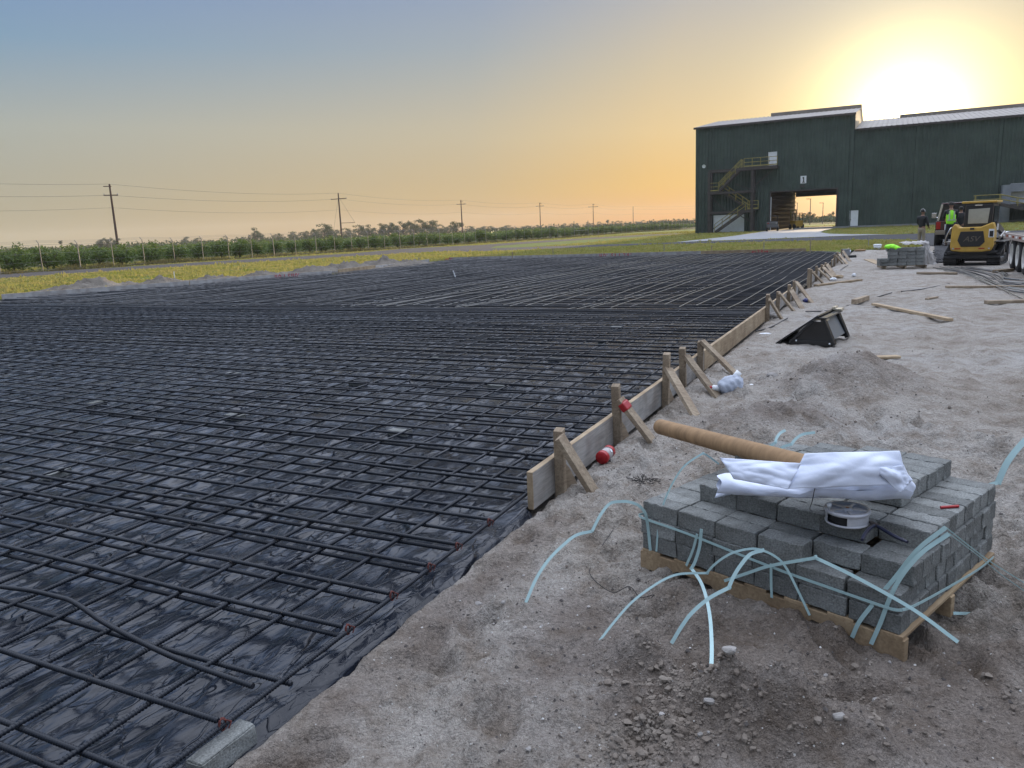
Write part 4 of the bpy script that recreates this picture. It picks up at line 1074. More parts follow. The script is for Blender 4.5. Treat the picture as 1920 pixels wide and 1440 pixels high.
# far grid
items = []
s_ = 9.6; dens = [9.78, 9.92, 10.06]
for q in dens: items.append((q - 9.5, trans_bar(q, ZT, int(q * 50), 0, .03)))
k = 0
while s_ < SLAB_FAR - .2:
    items.append((s_ - 9, trans_bar(s_, ZT - .004, k, rb.normal(0, .0012), .03))); items.append((s_ - 8.8, trans_bar(s_ - .1, ZB, k + 9, rb.normal(0, .0015), .03))); k += 1; s_ += .31
M_BARPALE = mat('rebar_pale', (.20, .20, .19), .34, metal=.65, var=.25, vscale=2)  # pale tone; on the far grid it carries painted sky glare
M_BARMID = mat('rebar_dull', (.07, .072, .078), .4, metal=.3, var=.2, vscale=2)
litems = []
for k in range(72):
    v = .10 + k * .315 + rb.normal(0, .02); pts = []; ph = rb.uniform(0, 6.28)
    s0 = 10.0 + rb.uniform(0, .9)
    for s in np.arange(s0, SLAB_FAR - .05, .6):
        if v < slab_left(s) - .1: pts.append((s, v + .05 * math.sin(s * .42 + ph) + .025 * math.sin(s * .9 + k), ZT + .018 + .02 * math.sin(s * .8 + k * .7) + .015 * math.sin(s * .33 + ph)))
    if len(pts) > 2: litems.append((v * .6 + 1, (pts, .0088)))
litems.sort(key=lambda t: t[0]); items.sort(key=lambda t: t[0])
rest = MB(); restp = MB()
for i, (key, (pts, r)) in enumerate(litems):
    if i < 50:
        w = MB(); w.tube(pts, r, 6); w.build('rebar', M_BARPALE if i < 30 and i % 5 != 3 else M_BARMID, far_mat)  # right-hand bars paler: sky glare put into their colour
    else: restp.tube(pts, r, 5)
for i, (key, (pts, r)) in enumerate(items):
    if i < 46:
        w = MB(); w.tube(pts, r, 6); w.build('rebar', M_BAR, far_mat)
    else: rest.tube(pts, r, 4)
n0 = len(rest.v); rest.v += restp.v; rest.f += [tuple(j + n0 for j in f) for f in restp.f]; rest.m += [1] * len(restp.f); rest.sm += restp.sm
o = rest.build('more_rebar', [M_BAR, M_BARMID], far_mat); o['kind'] = 'stuff'
# loose bent bar lying over the near corner
w = MB(); path = []
for px, py, z in ((-60, 1093, .115), (0, 1100, .115), (60, 1108, .116), (108, 1119, .118), (132, 1126, .118), (160, 1143, .117), (200, 1170, .116), (320, 1230, .112), (475, 1287, .110)):
    d = ray(px, py); t = (z - H) / d[2]; path.append(Vector((d[0] * t, d[1] * t, z)))
path = smooth_path(path, 4)
ring_bar(w, path, .0092, (0, 9)); bb = w.build('bent_rebar', M_BAR); tag(bb, 'loose bent rebar lying skewed over the near corner of the grid', 'rebar')
bb.data.transform(Matrix.Translation(-path[-1])); bb.location = path[-1]

# ------------------------------------------------------------------ concrete bricks propping the steel
def brick_extra(m, n, l, b, src):
    t = n.new('ShaderNodeTexNoise'); t.inputs['Scale'].default_value = 130; t.inputs['Detail'].default_value = 3; l.new(src, t.inputs['Vector'])
    t3 = n.new('ShaderNodeTexNoise'); t3.inputs['Scale'].default_value = 9; t3.inputs['Detail'].default_value = 6; l.new(src, t3.inputs['Vector'])
    r = n.new('ShaderNodeValToRGB'); l.new(t.outputs['Fac'], r.inputs[0]); e = r.color_ramp.elements
    e[0].position = .30; e[0].color = (.125, .132, .128, 1); e[1].position = .72; e[1].color = (.265, .277, .270, 1)
    r3 = n.new('ShaderNodeValToRGB'); l.new(t3.outputs['Fac'], r3.inputs[0]); e = r3.color_ramp.elements
    e[0].position = .3; e[0].color = (.72, .70, .68, 1); e[1].position = .7; e[1].color = (1.12, 1.12, 1.12, 1)
    oi = n.new('ShaderNodeObjectInfo'); mr = n.new('ShaderNodeMapRange'); mr.inputs[3].default_value = .72; mr.inputs[4].default_value = 1.2; l.new(oi.outputs['Random'], mr.inputs[0])
    x = n.new('ShaderNodeMix'); x.data_type = 'RGBA'; x.blend_type = 'MULTIPLY'; x.inputs[0].default_value = 1; l.new(r.outputs[0], x.inputs[6]); l.new(r3.outputs[0], x.inputs[7])
    x2 = n.new('ShaderNodeVectorMath'); x2.operation = 'SCALE'; l.new(x.outputs[2], x2.inputs[0]); l.new(mr.outputs[0], x2.inputs['Scale'])
    l.new(x2.outputs[0], b.inputs['Base Color'])
    bp = n.new('ShaderNodeBump'); bp.inputs['Strength'].default_value = .7; bp.inputs['Distance'].default_value = .004
    l.new(t.outputs['Fac'], bp.inputs['Height']); l.new(bp.outputs[0], b.inputs['Normal'])
M_BRICK = mat('grey_concrete_brick', (.22, .24, .235), .9, spec=.2, extra=brick_extra)
def brick_mesh(seed, lx=.196, ly=.094, lz=.079):
    """block with slightly rough, chipped edges"""
    r = np.random.RandomState(seed); bm = bmesh.new(); bmesh.ops.create_cube(bm, size=1)
    for v in bm.verts: v.co = Vector((v.co.x * lx, v.co.y * ly, v.co.z * lz + lz / 2))
    bmesh.ops.subdivide_edges(bm, edges=list(bm.edges), cuts=1, use_grid_fill=True)
    bmesh.ops.subdivide_edges(bm, edges=[e for e in bm.edges if abs(e.verts[0].co.x - e.verts[1].co.x) > .02], cuts=3, use_grid_fill=True)
    bmesh.ops.bevel(bm, geom=[e for e in bm.edges if e.calc_face_angle(0) > 1.0], offset=.0035, segments=1, affect='EDGES')
    for v in bm.verts:
        c = v.co; ex = (abs(abs(c.x) - lx / 2) < .005) + (abs(abs(c.y) - ly / 2) < .005) + (abs(abs(c.z - lz / 2) - lz / 2) < .005)
        a = .0007 if ex < 2 else .0014
        v.co += Vector(r.normal(0, a, 3))
    me = bpy.data.meshes.new('concrete_brick'); bm.to_mesh(me); bm.free(); me.materials.append(M_BRICK); return me
BRICKS = [brick_mesh(300 + k) for k in range(6)]
def brick(loc, rot, label, group, k=0):
    o = bpy.data.objects.new('concrete_brick', BRICKS[k % 6]); COL.objects.link(o); o.location = loc; o.rotation_euler = rot
    return tag(o, label, 'brick', group)
lab_b = 'grey concrete brick propping up the rebar grid from the black plastic'
for i, (px, py) in enumerate([(106, 893), (441, 785), (671, 722), (182, 760), (437, 705), (932, 728), (819, 674), (928, 638), (1043, 678), (1129, 645), (1156, 617), (1209, 597), (1014, 617), (830, 615), (750, 815), (1054, 533), (835, 533), (1089, 513), (960, 560), (300, 660), (560, 640)]):
    d = ray(px, py); t = (0.005 - H) / d[2]
    w_ = brick((d[0] * t, d[1] * t, -.002), (math.pi / 2 * 0, 0, SLAB_A + (math.pi / 2 if i % 3 else .15)), lab_b, 'bricks under the rebar grid', i)
    w_.scale = (1, 1, .62)
# block standing against the near edge
e_ = thing('edge_block', 'chipped grey concrete block standing against the plastic at the near corner', 'block', P(418, 1412), SLAB_A)
w = MB(); bm_ = bmesh.new(); bmesh.ops.create_cube(bm_, size=1)
for v in bm_.verts: v.co = Vector((v.co.x * .235, v.co.y * .075, v.co.z * .10 - .004))
bmesh.ops.bevel(bm_, geom=list(bm_.edges), offset=.006, segments=2, affect='EDGES'); bmesh.ops.subdivide_edges(bm_, edges=list(bm_.edges), cuts=2, use_grid_fill=True)
for v in bm_.verts: v.co += Vector(rb.normal(0, .0013, 3))
me = bpy.data.meshes.new('block'); bm_.to_mesh(me); bm_.free(); me.materials.append(M_BRICK); q_ = bpy.data.objects.new('block', me); COL.objects.link(q_); q_.parent = e_

# ------------------------------------------------------------------ timber forms
def wood_extra(dark, light, knots=True):
    def f(m, n, l, b, src):
        mp = n.new('ShaderNodeMapping'); mp.inputs['Scale'].default_value = (1.2, 14, 14); l.new(src, mp.inputs[0])
        t = n.new('ShaderNodeTexNoise'); t.inputs['Scale'].default_value = 3.5; t.inputs['Detail'].default_value = 7; t.inputs['Roughness'].default_value = .65; t.inputs['Distortion'].default_value = .6; l.new(mp.outputs[0], t.inputs['Vector'])
        r = n.new('ShaderNodeValToRGB'); l.new(t.outputs['Fac'], r.inputs[0]); e = r.color_ramp.elements
        e[0].position = .28; e[0].color = (*dark, 1); e[1].position = .72; e[1].color = (*light, 1)
        t2 = n.new('ShaderNodeTexNoise'); t2.inputs['Scale'].default_value = 4; t2.inputs['Detail'].default_value = 4; l.new(src, t2.inputs['Vector'])
        r2 = n.new('ShaderNodeValToRGB'); l.new(t2.outputs['Fac'], r2.inputs[0]); e = r2.color_ramp.elements
        e[0].position = .35; e[0].color = (.72, .68, .66, 1); e[1].position = .6; e[1].color = (1, 1, 1, 1)
        x = n.new('ShaderNodeMix'); x.data_type = 'RGBA'; x.blend_type = 'MULTIPLY'; x.inputs[0].default_value = 1; l.new(r.outputs[0], x.inputs[6]); l.new(r2.outputs[0], x.inputs[7])
        oi = n.new('ShaderNodeObjectInfo'); mr = n.new('ShaderNodeMapRange'); mr.inputs[3].default_value = .78; mr.inputs[4].default_value = 1.12; l.new(oi.outputs['Random'], mr.inputs[0])
        x2 = n.new('ShaderNodeVectorMath'); x2.operation = 'SCALE'; l.new(x.outputs[2], x2.inputs[0]); l.new(mr.outputs[0], x2.inputs['Scale'])
        l.new(x2.outputs[0], b.inputs['Base Color'])
        bp = n.new('ShaderNodeBump'); bp.inputs['Strength'].default_value = .35; bp.inputs['Distance'].default_value = .004; l.new(t.outputs['Fac'], bp.inputs['Height']); l.new(bp.outputs[0], b.inputs['Normal'])
    return f
M_LGREY = mat('bleached_form_board', (.42, .42, .42), .85, spec=.2, extra=wood_extra((.36, .36, .36), (.54, .53, .52)))
M_GREYWOOD = mat('weathered_form_board', (.33, .32, .30), .85, spec=.2, extra=wood_extra((.24, .235, .225), (.42, .40, .37)))
M_TANWOOD = mat('fresh_form_board', (.42, .33, .22), .8, spec=.2, extra=wood_extra((.30, .225, .14), (.50, .40, .28)))
M_STAKE = mat('stake_wood', (.35, .28, .20), .85, spec=.2, extra=wood_extra((.20, .155, .11), (.44, .365, .27)))
def form_board(p0, p1, h, th, face, label, marks=None, group='form boards round the slab', zb=-.01):
    """board from p0 to p1 (x, y); sides in the face material, top and ends in tan"""
    a = Vector((p0[0], p0[1], 0)); b = Vector((p1[0], p1[1], 0)); L = (b - a).length; ang = math.atan2(b.y - a.y, b.x - a.x)
    bm = bmesh.new(); bmesh.ops.create_cube(bm, size=1)
    for v in bm.verts: v.co = Vector(((v.co.x + .5) * L, v.co.y * th, (v.co.z + .5) * h))
    bmesh.ops.bevel(bm, geom=list(bm.edges), offset=.003, segments=1, affect='EDGES')
    bmesh.ops.bisect_plane(bm, geom=list(bm.verts) + list(bm.edges) + list(bm.faces), plane_co=(L / 2, 0, 0), plane_no=(1, 0, 0))
    for f in bm.faces: f.material_index = 0 if abs(f.normal.y) > .8 else 1
    me = bpy.data.meshes.new('form_board'); bm.to_mesh(me); bm.free(); me.materials.append(face); me.materials.append(M_TANWOOD)
    o = bpy.data.objects.new('form_board', me); COL.objects.link(o); o.location = (a.x, a.y, zb); o.rotation_euler = (0, 0, ang)
    return tag(o, label, 'board', group)
def rb_xy(s, v=-.021): return xy(s, v)
B1 = form_board(rb_xy(.03), rb_xy(4.75), .238, .04, M_GREYWOOD, 'grey weathered form board with tan top edge, nearest and with its free end showing')
form_board(rb_xy(4.77), rb_xy(9.6), .232, .04, M_TANWOOD, 'clean tan form board between the near stakes and the middle stakes')
form_board(rb_xy(9.62), rb_xy(14.4), .232, .04, M_GREYWOOD, 'pale form board behind the middle group of four braced stakes')
form_board(rb_xy(16.8), rb_xy(22.4), .232, .04, M_GREYWOOD, 'pale form board behind the braced stakes beside the long plank on the sand')
form_board(rb_xy(25.2), rb_xy(36.4), .225, .04, M_GREYWOOD, 'farthest form board of the right side, by the farthest braced stakes')
# far and left sides
def lf(s, d=.06): return off_left(s, d)
left_segs = [(-5.0, 4.0, 0), (4.02, 12.0, 0), (12.1, 18.0, 0), (18.02, 23.9, 0), (24.25, 27.8, 1), (27.82, 31.0, 0), (31.02, 34.5, 0)]
left_lab = ['grey form board of the left side, at the left edge of the picture', 'grey form board of the left side bearing the red mark with two arrows', 'grey form board of the left side with a white peg behind it', 'grey form board of the left side with the red figures near its far end', 'tan form board of the left side in front of the big spoil heaps', 'pale form board of the left side just beyond the tan one', 'last grey form board of the left side before the far corner']
LB = []
for (a, b, t), lab in zip(left_segs, left_lab):
    LB.append(form_board(lf(a), lf(b), .25 if not t else .27, .05, (M_LGREY, M_TANWOOD)[t], lab))
far_segs = [(22.1, 18.6, 0), (18.58, 15.4, 0), (15.38, 11.7, 1), (11.68, 7.0, 0), (6.98, 1.9, 1)]
far_lab = ['grey form board of the far side with the mark 40 at the left corner', 'grey form board of the far side next to a leaning tan peg', 'grey board of the far side, middle one of five', 'long grey form board of the far side with several red figures', 'tan plywood form board of the far side with the red mark 38']
FB = []
for (a, b, t), lab in zip(far_segs, far_lab):
    FB.append(form_board(xy(SLAB_FAR + .06, a), xy(SLAB_FAR + .06, b), .25, .05, (M_LGREY, M_TANWOOD)[t] if 'middle' not in lab else M_LGREY, lab))
# sprayed red marks on the boards' inner faces
M_SPRAY = mat('red_spray_paint', (.42, .012, .035), .6)
GL = {'4': [[(.75, 0), (.7, 1)], [(.7, .45), (.05, .45), (.25, 1)]], '0': [[(.5, 1), (.15, .75), (.1, .35), (.4, 0), (.75, .2), (.85, .65), (.5, 1)]],
      '3': [[(.1, .9), (.5, 1), (.75, .75), (.4, .52), (.8, .3), (.5, 0), (.1, .1)]], '8': [[(.5, .52), (.2, .75), (.5, 1), (.8, .75), (.5, .52), (.15, .25), (.5, 0), (.85, .25), (.5, .52)]],
      'L': [[(.15, 1), (.15, 0), (.75, 0)]], 'S': [[(.8, .9), (.4, 1), (.15, .75), (.7, .35), (.5, 0), (.1, .1)]], "'": [[(.3, 1), (.2, .65)]], '<': [[(1, .5), (0, .5)], [(.35, .8), (0, .5), (.35, .2)]], '>': [[(0, .5), (1, .5)], [(.65, .8), (1, .5), (.65, .2)]], ' ': [], '-': [[(0, .5), (1, .55)]], '1': [[(.5, 1), (.45, 0)]]}
def sprayed(board, text, x0, wch, h, z0, side):
    """strokes on a board's face; x runs along the board, side = +1 or -1 for its local y face"""
    th = .025 * side; w = MB(); x = x0; dirx = -side
    for ch in text:
        k = {'<': 1.5, '>': 1.5, "'": .5, ' ': .6, '1': .6}.get(ch, 1.0)
        for stroke in GL[ch]:
            w.ribbon([(x + dirx * p[0] * wch * k * .82, th + .003 * side, z0 + p[1] * h) for p in stroke], .034, .003, side=[(0, 0, 1) if abs(stroke[min(i + 1, len(stroke) - 1)][0] - stroke[max(i - 1, 0)][0]) > abs(stroke[min(i + 1, len(stroke) - 1)][1] - stroke[max(i - 1, 0)][1]) * .6 else (1, 0, 0) for i in range(len(stroke))])
        x += dirx * wch * k
    return w.build('sprayed_mark', M_SPRAY, board)
def board_x(board, px, py):
    """distance along a board under a pixel of the photograph"""
    a = board.location; ang = board.rotation_euler.z; dx, dy = math.cos(ang), math.sin(ang)
    d = ray(px, py); # solve a + t*(dx,dy) = k*d
    k = (a.x * dy - a.y * dx) / (d[0] * dy - d[1] * dx); return (d[0] * k - a.x) * dx + (d[1] * k - a.y) * dy
bpy.context.view_layer.update()
def spray_at(board, text, px0, px1, py, h=.2, z0=.03, side=-1):
    a, b = board_x(board, px0, py), board_x(board, px1, py)
    units = sum({'<': 1.5, '>': 1.5, "'": .5, ' ': .6, '1': .6}.get(c, 1.0) for c in text); wch = abs(b - a) / units
    sprayed(board, text, a, wch, h, z0, -1 if b > a else 1)
spray_at(LB[1], '<40->', 134, 191, 548)
spray_at(LB[3], "40 LS40'", 514, 562, 513)
spray_at(FB[0], "40'", 836, 850, 490)
spray_at(FB[3], "40' S1 L38'", 1124, 1186, 482)
spray_at(FB[4], '<38>', 1410, 1442, 474)
# little white and tan pegs along the forms
for i, (px, py, hh_, lab) in enumerate([(328, 526, .42, 'thin white peg beside the left form'), (1334, 478, .5, 'thin tan peg at the joint of the grey and tan far boards'), (1245, 472, .55, 'pale peg on the lawn behind the far grey form board'), (1037, 479, .45, 'thin pale peg behind the far form left of the red figures'), (961, 489, .5, 'leaning tan peg at the far form, third board'), (786, 497, .4, 'small pale peg by the spoil at the far left corner'), (1432, 471, .5, 'pale peg on the lawn behind the red mark 38'), (1519, 471, .55, 'pale peg at the right end of the tan far board'), (1628, 465, .6, 'lone grey peg on the lawn edge left of the white tub')]):
    p = P(px, py); w = MB(); w.box((0, 0, hh_ / 2 - .05), (.04, .035, hh_ + .1)); o = w.build('survey_peg', M_WHITE if 'white peg beside' in lab else M_STAKE if 'tan' in lab else M_GREYWOOD, bevel=.004); o.location = p; o.rotation_euler = (.08 if 'lean' in lab else .02, 0, .4); tag(o, lab, 'peg', 'pegs along the forms')
d = ray(855, 524); t = (0.0 - H) / d[2]
w = MB(); w.tube([(0, 0, 0), (-.09, 0, .30)], .02, 8); o = w.build('conduit_stub', M_WHITE); o.location = (d[0] * t, d[1] * t, .02); tag(o, 'short white conduit stub poking up from the far rebar', 'pipe')

# stakes and their braces down the right-hand form: foot pixel, head pixel, brace head and brace foot
STK = [((1053, 918), (1042, 806), (1026, 829), (1115, 926)), ((1179, 825), (1165, 722), (1165, 757), (1226, 831)), ((1254, 757), (1248, 663), (1243, 697), (1303, 778)), ((1294, 725), (1289, 652), (1291, 673), (1343, 742)), ((1325, 698), (1325, 640), (1320, 645), (1384, 707)),
       ((1441, 601), (1440.6, 552), (1437, 565), (1466, 599)), ((1460, 585), (1459.6, 547), (1457, 553), (1489, 584)), ((1477, 568), (1477, 534), (1479, 545), (1504, 579)), ((1491, 560), (1491, 527), (1491, 530), (1522, 567)),
       ((1512, 537), (1510, 504), None, None), ((1527, 534), (1526, 505), (1526, 511), (1543, 531)), ((1535, 525), (1534, 499), (1534, 505), (1558, 526)), ((1540, 517), (1541, 496), (1541, 502), (1563, 521)), ((1547, 511), (1546, 494), (1547, 496), (1567, 519)),
       ((1566, 497), (1565, 478), (1565, 480), (1580, 494)), ((1572, 492), (1571, 473), (1571, 477), (1588, 495)), ((1579, 486), (1579, 467), (1579, 471), (1594, 490))]
gnames = ['near group of five'] * 5 + ['middle group of four'] * 4 + ['group beside the long plank'] * 5 + ['farthest group of three'] * 3
cnt = {}
for i, (fb, ht, bh, bf) in enumerate(STK):
    f = P(*fb); s_, v_ = sv(f.x, f.y); fx, fy = xy(s_, -.073); tz = at(ht[0], ht[1], fy).z; hx = at(ht[0], ht[1], fy)
    g = gnames[i]; cnt[g] = cnt.get(g, 0) + 1; od = ORD[cnt[g] - 1]
    hh_ = max(.3, tz); w = MB()
    lean = rb.normal(0, .015, 2)
    w.prism([(-.024, -.12), (.024, -.12), (.026, hh_ + .01), (-.026, hh_ - .006)], .062, Matrix.Translation((0, -.031, 0)))
    if i == 0: ...
    o = w.build('wooden_stake', M_STAKE, bevel=.003); o.location = (fx, fy, 0); o.rotation_euler = (lean[0], lean[1], SLAB_A)
    tag(o, f'upright wooden stake nailed to the form board, {od} of the {g}', 'stake', 'stakes holding the right-hand form')
    if bh is None: o['label'] = 'upright wooden stake standing alone without a brace before the long plank'; continue
    top = at(bh[0], bh[1], fy - .03); bot = P(*bf); sx2, vx2 = sv(top.x, top.y); tx, ty = xy(sx2, -.125); top = Vector((tx, ty, top.z))
    w = MB(); dv = bot - top; L = dv.length; e = dv / L
    w.bar(-e * .05, dv + e * .06, .036, .088, up=(UX, UY, 0.25))
    o = w.build('timber_brace', M_STAKE, bevel=.003); o.location = top
    tag(o, f'slanting timber brace of the {od} stake in the {g}', 'brace', 'braces propping the right-hand form')
    if i == 1: brace2 = (top, bot)
    if i in (0, 1, 2):
        q = (top * .25 + bot * .75); fx2, fy2 = xy(s_ + .10, -.08); w = MB(); w.prism([(-.07, -.02), (.09, -.02), (.02, .12), (-.05, .20)], .02); o = w.build('wood_scrap', M_STAKE, bevel=.002); o.location = (fx2, fy2, .0); o.rotation_euler = (0, 0, SLAB_A - .5)
        tag(o, f'splintered wood scrap at the foot of the {od} near stake', 'wood scrap', 'scraps by the near stakes')
# ------------------------------------------------------------------ the strapped pallet of bricks in the foreground
PF = P(1694, 1240); PR = math.atan2(.667, .746); PZ0 = -.005
PM = Matrix.Translation((PF.x, PF.y, PZ0)) @ Matrix.Rotation(PR, 4, 'Z'); PMI = PM.inverted()
M_PALLET = mat('pallet_wood', (.42, .32, .20), .8, spec=.2, extra=wood_extra((.26, .185, .115), (.46, .35, .22)))
pal = thing('wooden_pallet', 'tan wooden pallet half sunk in soil under the strapped bricks', 'pallet', PM.translation, PR)
def notched(L, h):
    pts = [(0, 0), (.16, 0), (.20, .035), (.36, .045), (.42, .0), (.62, -.0), (.80, .0), (.84, .035), (1.02, .045), (1.08, .01), (L, 0), (L, h), (0, h)]
    return pts
for xk in (.0, .48, .98):
    w = MB(); w.prism([(p[0], p[1]) for p in notched(1.24, .092)], .04, Matrix.Translation((xk + .04, 0, .004)) @ Matrix.Rotation(math.pi / 2, 4, 'Z')); w.build('stringer', M_PALLET, pal, bevel=.003)
for k in range(7):
    w = MB(); w.box((.52, .06 + k * .186, .1025), (1.04, .105, .015)); w.build('deck_board', M_PALLET, pal, bevel=.002)
CO, PIX, PIY, BZ0 = .0795, .0965, .2015, .111
HMAP = [[2, 3, 3] + [4] * 8, [2, 3, 4, 4, 4] + [5] * 6, [3, 3, 4, 4, 4] + [5] * 6, [3, 3, 4, 4, 4] + [5] * 5 + [4], [3, 3, 4, 4, 4] + [5] * 4 + [4, 4], [3] * 11]
rk = np.random.RandomState(44)
def hm(i, j): return HMAP[i][j] if 0 <= i < 6 and 0 <= j < 11 else 0
cname = ['lowest', 'second', 'third', 'fourth', 'topmost fifth']
for i in range(6):
    for j in range(11):
        hstk = hm(i, j)
        for c in range(hstk):
            exposed = c == hstk - 1 or any(hm(i + a, j + b) <= c for a, b in ((1, 0), (-1, 0), (0, 1), (0, -1)))
            if not exposed: continue
            yy = .02 + PIY * (i + .5) - .0 + rk.normal(0, .003) + (.012 if c % 2 else 0); xx = .002 + PIX * (j + .5) + rk.normal(0, .0015) + (.006 if (c == 2 and j < 2) else 0)
            loc = PM @ Vector((xx, yy, BZ0 + c * CO))
            brick(loc, (0, 0, PR + math.pi / 2 + rk.normal(0, .008) + (math.pi if rk.rand() > .5 else 0)),
                  f'concrete brick of strapped pallet, {cname[c]} course, {ORD[i]} from front corner, row {["one","two","three","four","five","six","seven","eight","nine","ten","eleven"][j]} back', 'bricks on the strapped pallet', rk.randint(6))

# straps
M_STRAP = mat('strapping_band', (.36, .52, .53), .38, spec=.5, var=.08, vscale=4)
def Zp(zx, zy): return 1160 + zx / 2.526, 740 + zy / 2.526
def plane_hit(px, py, axis, val):
    """point of the pallet's own plane (axis 0: x = val, axis 1: y = val, axis 2: z = val) under a pixel"""
    o = PMI @ Vector((0, 0, H)); d = (PMI.to_3x3() @ Vector(ray(px, py)))
    t = (val - o[axis]) / d[axis]; return PM @ (o + d * t)
def LFp(zx, zy, off=.006): return plane_hit(*Zp(zx, zy), 0, -off)
def RFp(zx, zy, off=.006): return plane_hit(*Zp(zx, zy), 1, -off)
def TPp(zx, zy, z): return plane_hit(*Zp(zx, zy), 2, z)
def Gp(zx, zy, lift=.004):
    p = P(*Zp(zx, zy)); p.z = gz1(p.x, p.y) + lift; return p
def strap(pts, label, w=.0135, side='view', n=6, th=.0012):
    pth = smooth_path(pts, n); m = MB(); c = pth[0].copy(); m.ribbon([p - c for p in pth], w * .86, th, side, off0=c)
    o = m.build('packing_strap', M_STRAP); o.location = c; return tag(o, label, 'strap', 'plastic straps of the brick pallet')
def nearp(zx, zy, Y): return at(*Zp(zx, zy), Y)
def arc(zs, A, B):
    """free strap seen through the given points of the photograph, its distance running from A's to B's"""
    ps = [Zp(*q) for q in zs]; d = [0.0]
    for p, q in zip(ps[:-1], ps[1:]): d.append(d[-1] + math.hypot(q[0] - p[0], q[1] - p[1]))
    ya, yb = (A if isinstance(A, float) else A.y), (B if isinstance(B, float) else B.y)
    return [at(*p, ya + (yb - ya) * k / d[-1]) for p, k in zip(ps, d)]
Z_ = Vector((0, 0, 1)); EX = PM.to_3x3() @ Vector((1, 0, 0)); EY = PM.to_3x3() @ Vector((0, 1, 0))
def GR(zx, zy): 
    px, py = Zp(zx, zy); d = ray(px, py) / FPX; t = np.arange(1.5, 8, .01); dz = H + d[2] * t - gz(d[0] * t, d[1] * t); tt = t[np.nonzero(dz <= 0)[0][0]]; return Vector((d[0] * tt, d[1] * tt, H + d[2] * tt + .004))
band = [LFp(105, 580, .008), LFp(330, 660, .008), LFp(720, 815, .008), LFp(1000, 915, .008), LFp(1240, 998, .008), LFp(1305, 1018, .010)]
b2 = [RFp(1345, 1018, .012), RFp(1400, 1000, .008), RFp(1540, 925, .008), RFp(1700, 830, .008), RFp(1775, 770, .008)]
strap([PM @ Vector((.05, 1.245, (PMI @ band[0]).z))] + band + b2, 'pale green strap still tight round the middle of the brick stack', side=Z_, n=5)
strap([LFp(722, 800, .014), LFp(722, 880, .014), LFp(725, 962, .012)], 'short upright strap end on the middle of the stack', side=EY)
e1 = LFp(905, 1045, .012); g1 = GR(-90, 1165)
strap(arc([(-90, 1165), (-20, 1075), (60, 985), (150, 915), (230, 868), (300, 848), (415, 845)], g1, LFp(415, 845, .20)) + arc([(418, 844), (450, 808), (500, 770), (560, 742), (650, 730), (735, 762), (790, 815), (850, 930), (905, 1045)], LFp(415, 845, .20), e1), 'long thin strap arching from the stack to the sand near its left', w=.011)
g2 = GR(250, 1178); m2 = LFp(690, 738, .10)
strap(arc([(250, 1178), (300, 1095), (350, 1030), (430, 963), (520, 915)], g2, g2 * .5 + m2 * .5) + arc([(522, 913), (545, 860), (580, 805), (625, 755), (690, 735)], g2 * .5 + m2 * .5, m2), 'pale blue strap bent twice and standing on the soil before the pallet', w=.017)
g3 = GR(432, 1362); m3 = LFp(392, 636, .05)
strap(arc([(392, 636), (383, 720), (362, 790), (345, 822)], m3, LFp(345, 822, .08)) + arc([(347, 826), (385, 880), (412, 950), (432, 1050), (440, 1160), (440, 1260), (432, 1362)], LFp(345, 822, .08), g3), 'strap hanging down the left part of the stack and over the soil heap', w=.016)
strap([LFp(320, 810, .012), LFp(350, 740, .012), LFp(372, 660, .02)], 'short dull strap tail against the bricks left of the hanging strap', side=EY, w=.014)
strap(arc([(500, 882), (610, 845), (720, 810), (925, 774)], LFp(500, 882, .02), LFp(925, 774, .10)) + arc([(935, 774), (1100, 852), (1290, 955), (1430, 1040), (1608, 1172)], LFp(925, 774, .10), LFp(1430, 1040, .14).y), 'folded strap crossing the front of the stack and sticking out past its corner', w=.015, n=5)
yc_ = LFp(1195, 1182, .012).y
strap(arc([(1105, 1150), (1140, 1075), (1210, 985), (1310, 865), (1420, 730), (1550, 628)], LFp(1105, 1150, .012), yc_ - .08), 'upper of two pale straps rising from the front corner of the stack', w=.018)
strap(arc([(1195, 1182), (1240, 1080), (1290, 950), (1350, 845), (1440, 745), (1565, 658)], LFp(1195, 1182, .012), yc_ - .08), 'lower of two pale straps rising from the front corner of the stack', w=.018)
strap(arc([(1550, 628), (1640, 700), (1760, 790), (1920, 890), (1990, 935)], yc_ - .08, yc_ + .25), 'thin strap seen edge-on running off to the right from the front corner', w=.005)
strap(arc([(1565, 658), (1700, 760), (1810, 850), (1930, 935)], yc_ - .08, yc_ + .2), 'second thin edge-on strap running off lower to the right', w=.004)
g4 = GR(-440, 985); m4 = LFp(150, 738, .010)
strap([m4, LFp(140, 640, .012)] + arc([(130, 575), (115, 545), (90, 522), (50, 508), (10, 506)], LFp(130, 575, .03), m4.y - .02) + arc([(-40, 515), (-80, 560), (-108, 610), (-125, 645)], m4.y - .02, m4.y - .08) + arc([(-132, 648), (-200, 665), (-260, 710), (-330, 780), (-390, 870), (-440, 985)], m4.y - .08, g4), 'long blue strap looping left from the stack down to the bare sand', w=.016)
m5 = LFp(178, 742, .010)
strap(arc([(178, 742), (190, 620), (222, 490), (300, 350), (395, 280)], m5, m5.y + .05) + arc([(402, 280), (420, 288), (475, 328)], m5.y + .05, m5.y + .12), 'thin strap arching up from the left end of the stack to the white sheet', w=.010)
YB = PM @ Vector((.75, .8, .5)); YB = YB.y
strap(arc([(690, 350), (695, 290), (712, 250), (738, 230)], YB, YB) + arc([(742, 228), (748, 205), (765, 182), (790, 168)], YB, YB + .05), 'short curled strap standing behind the white sheet, left one', w=.016)
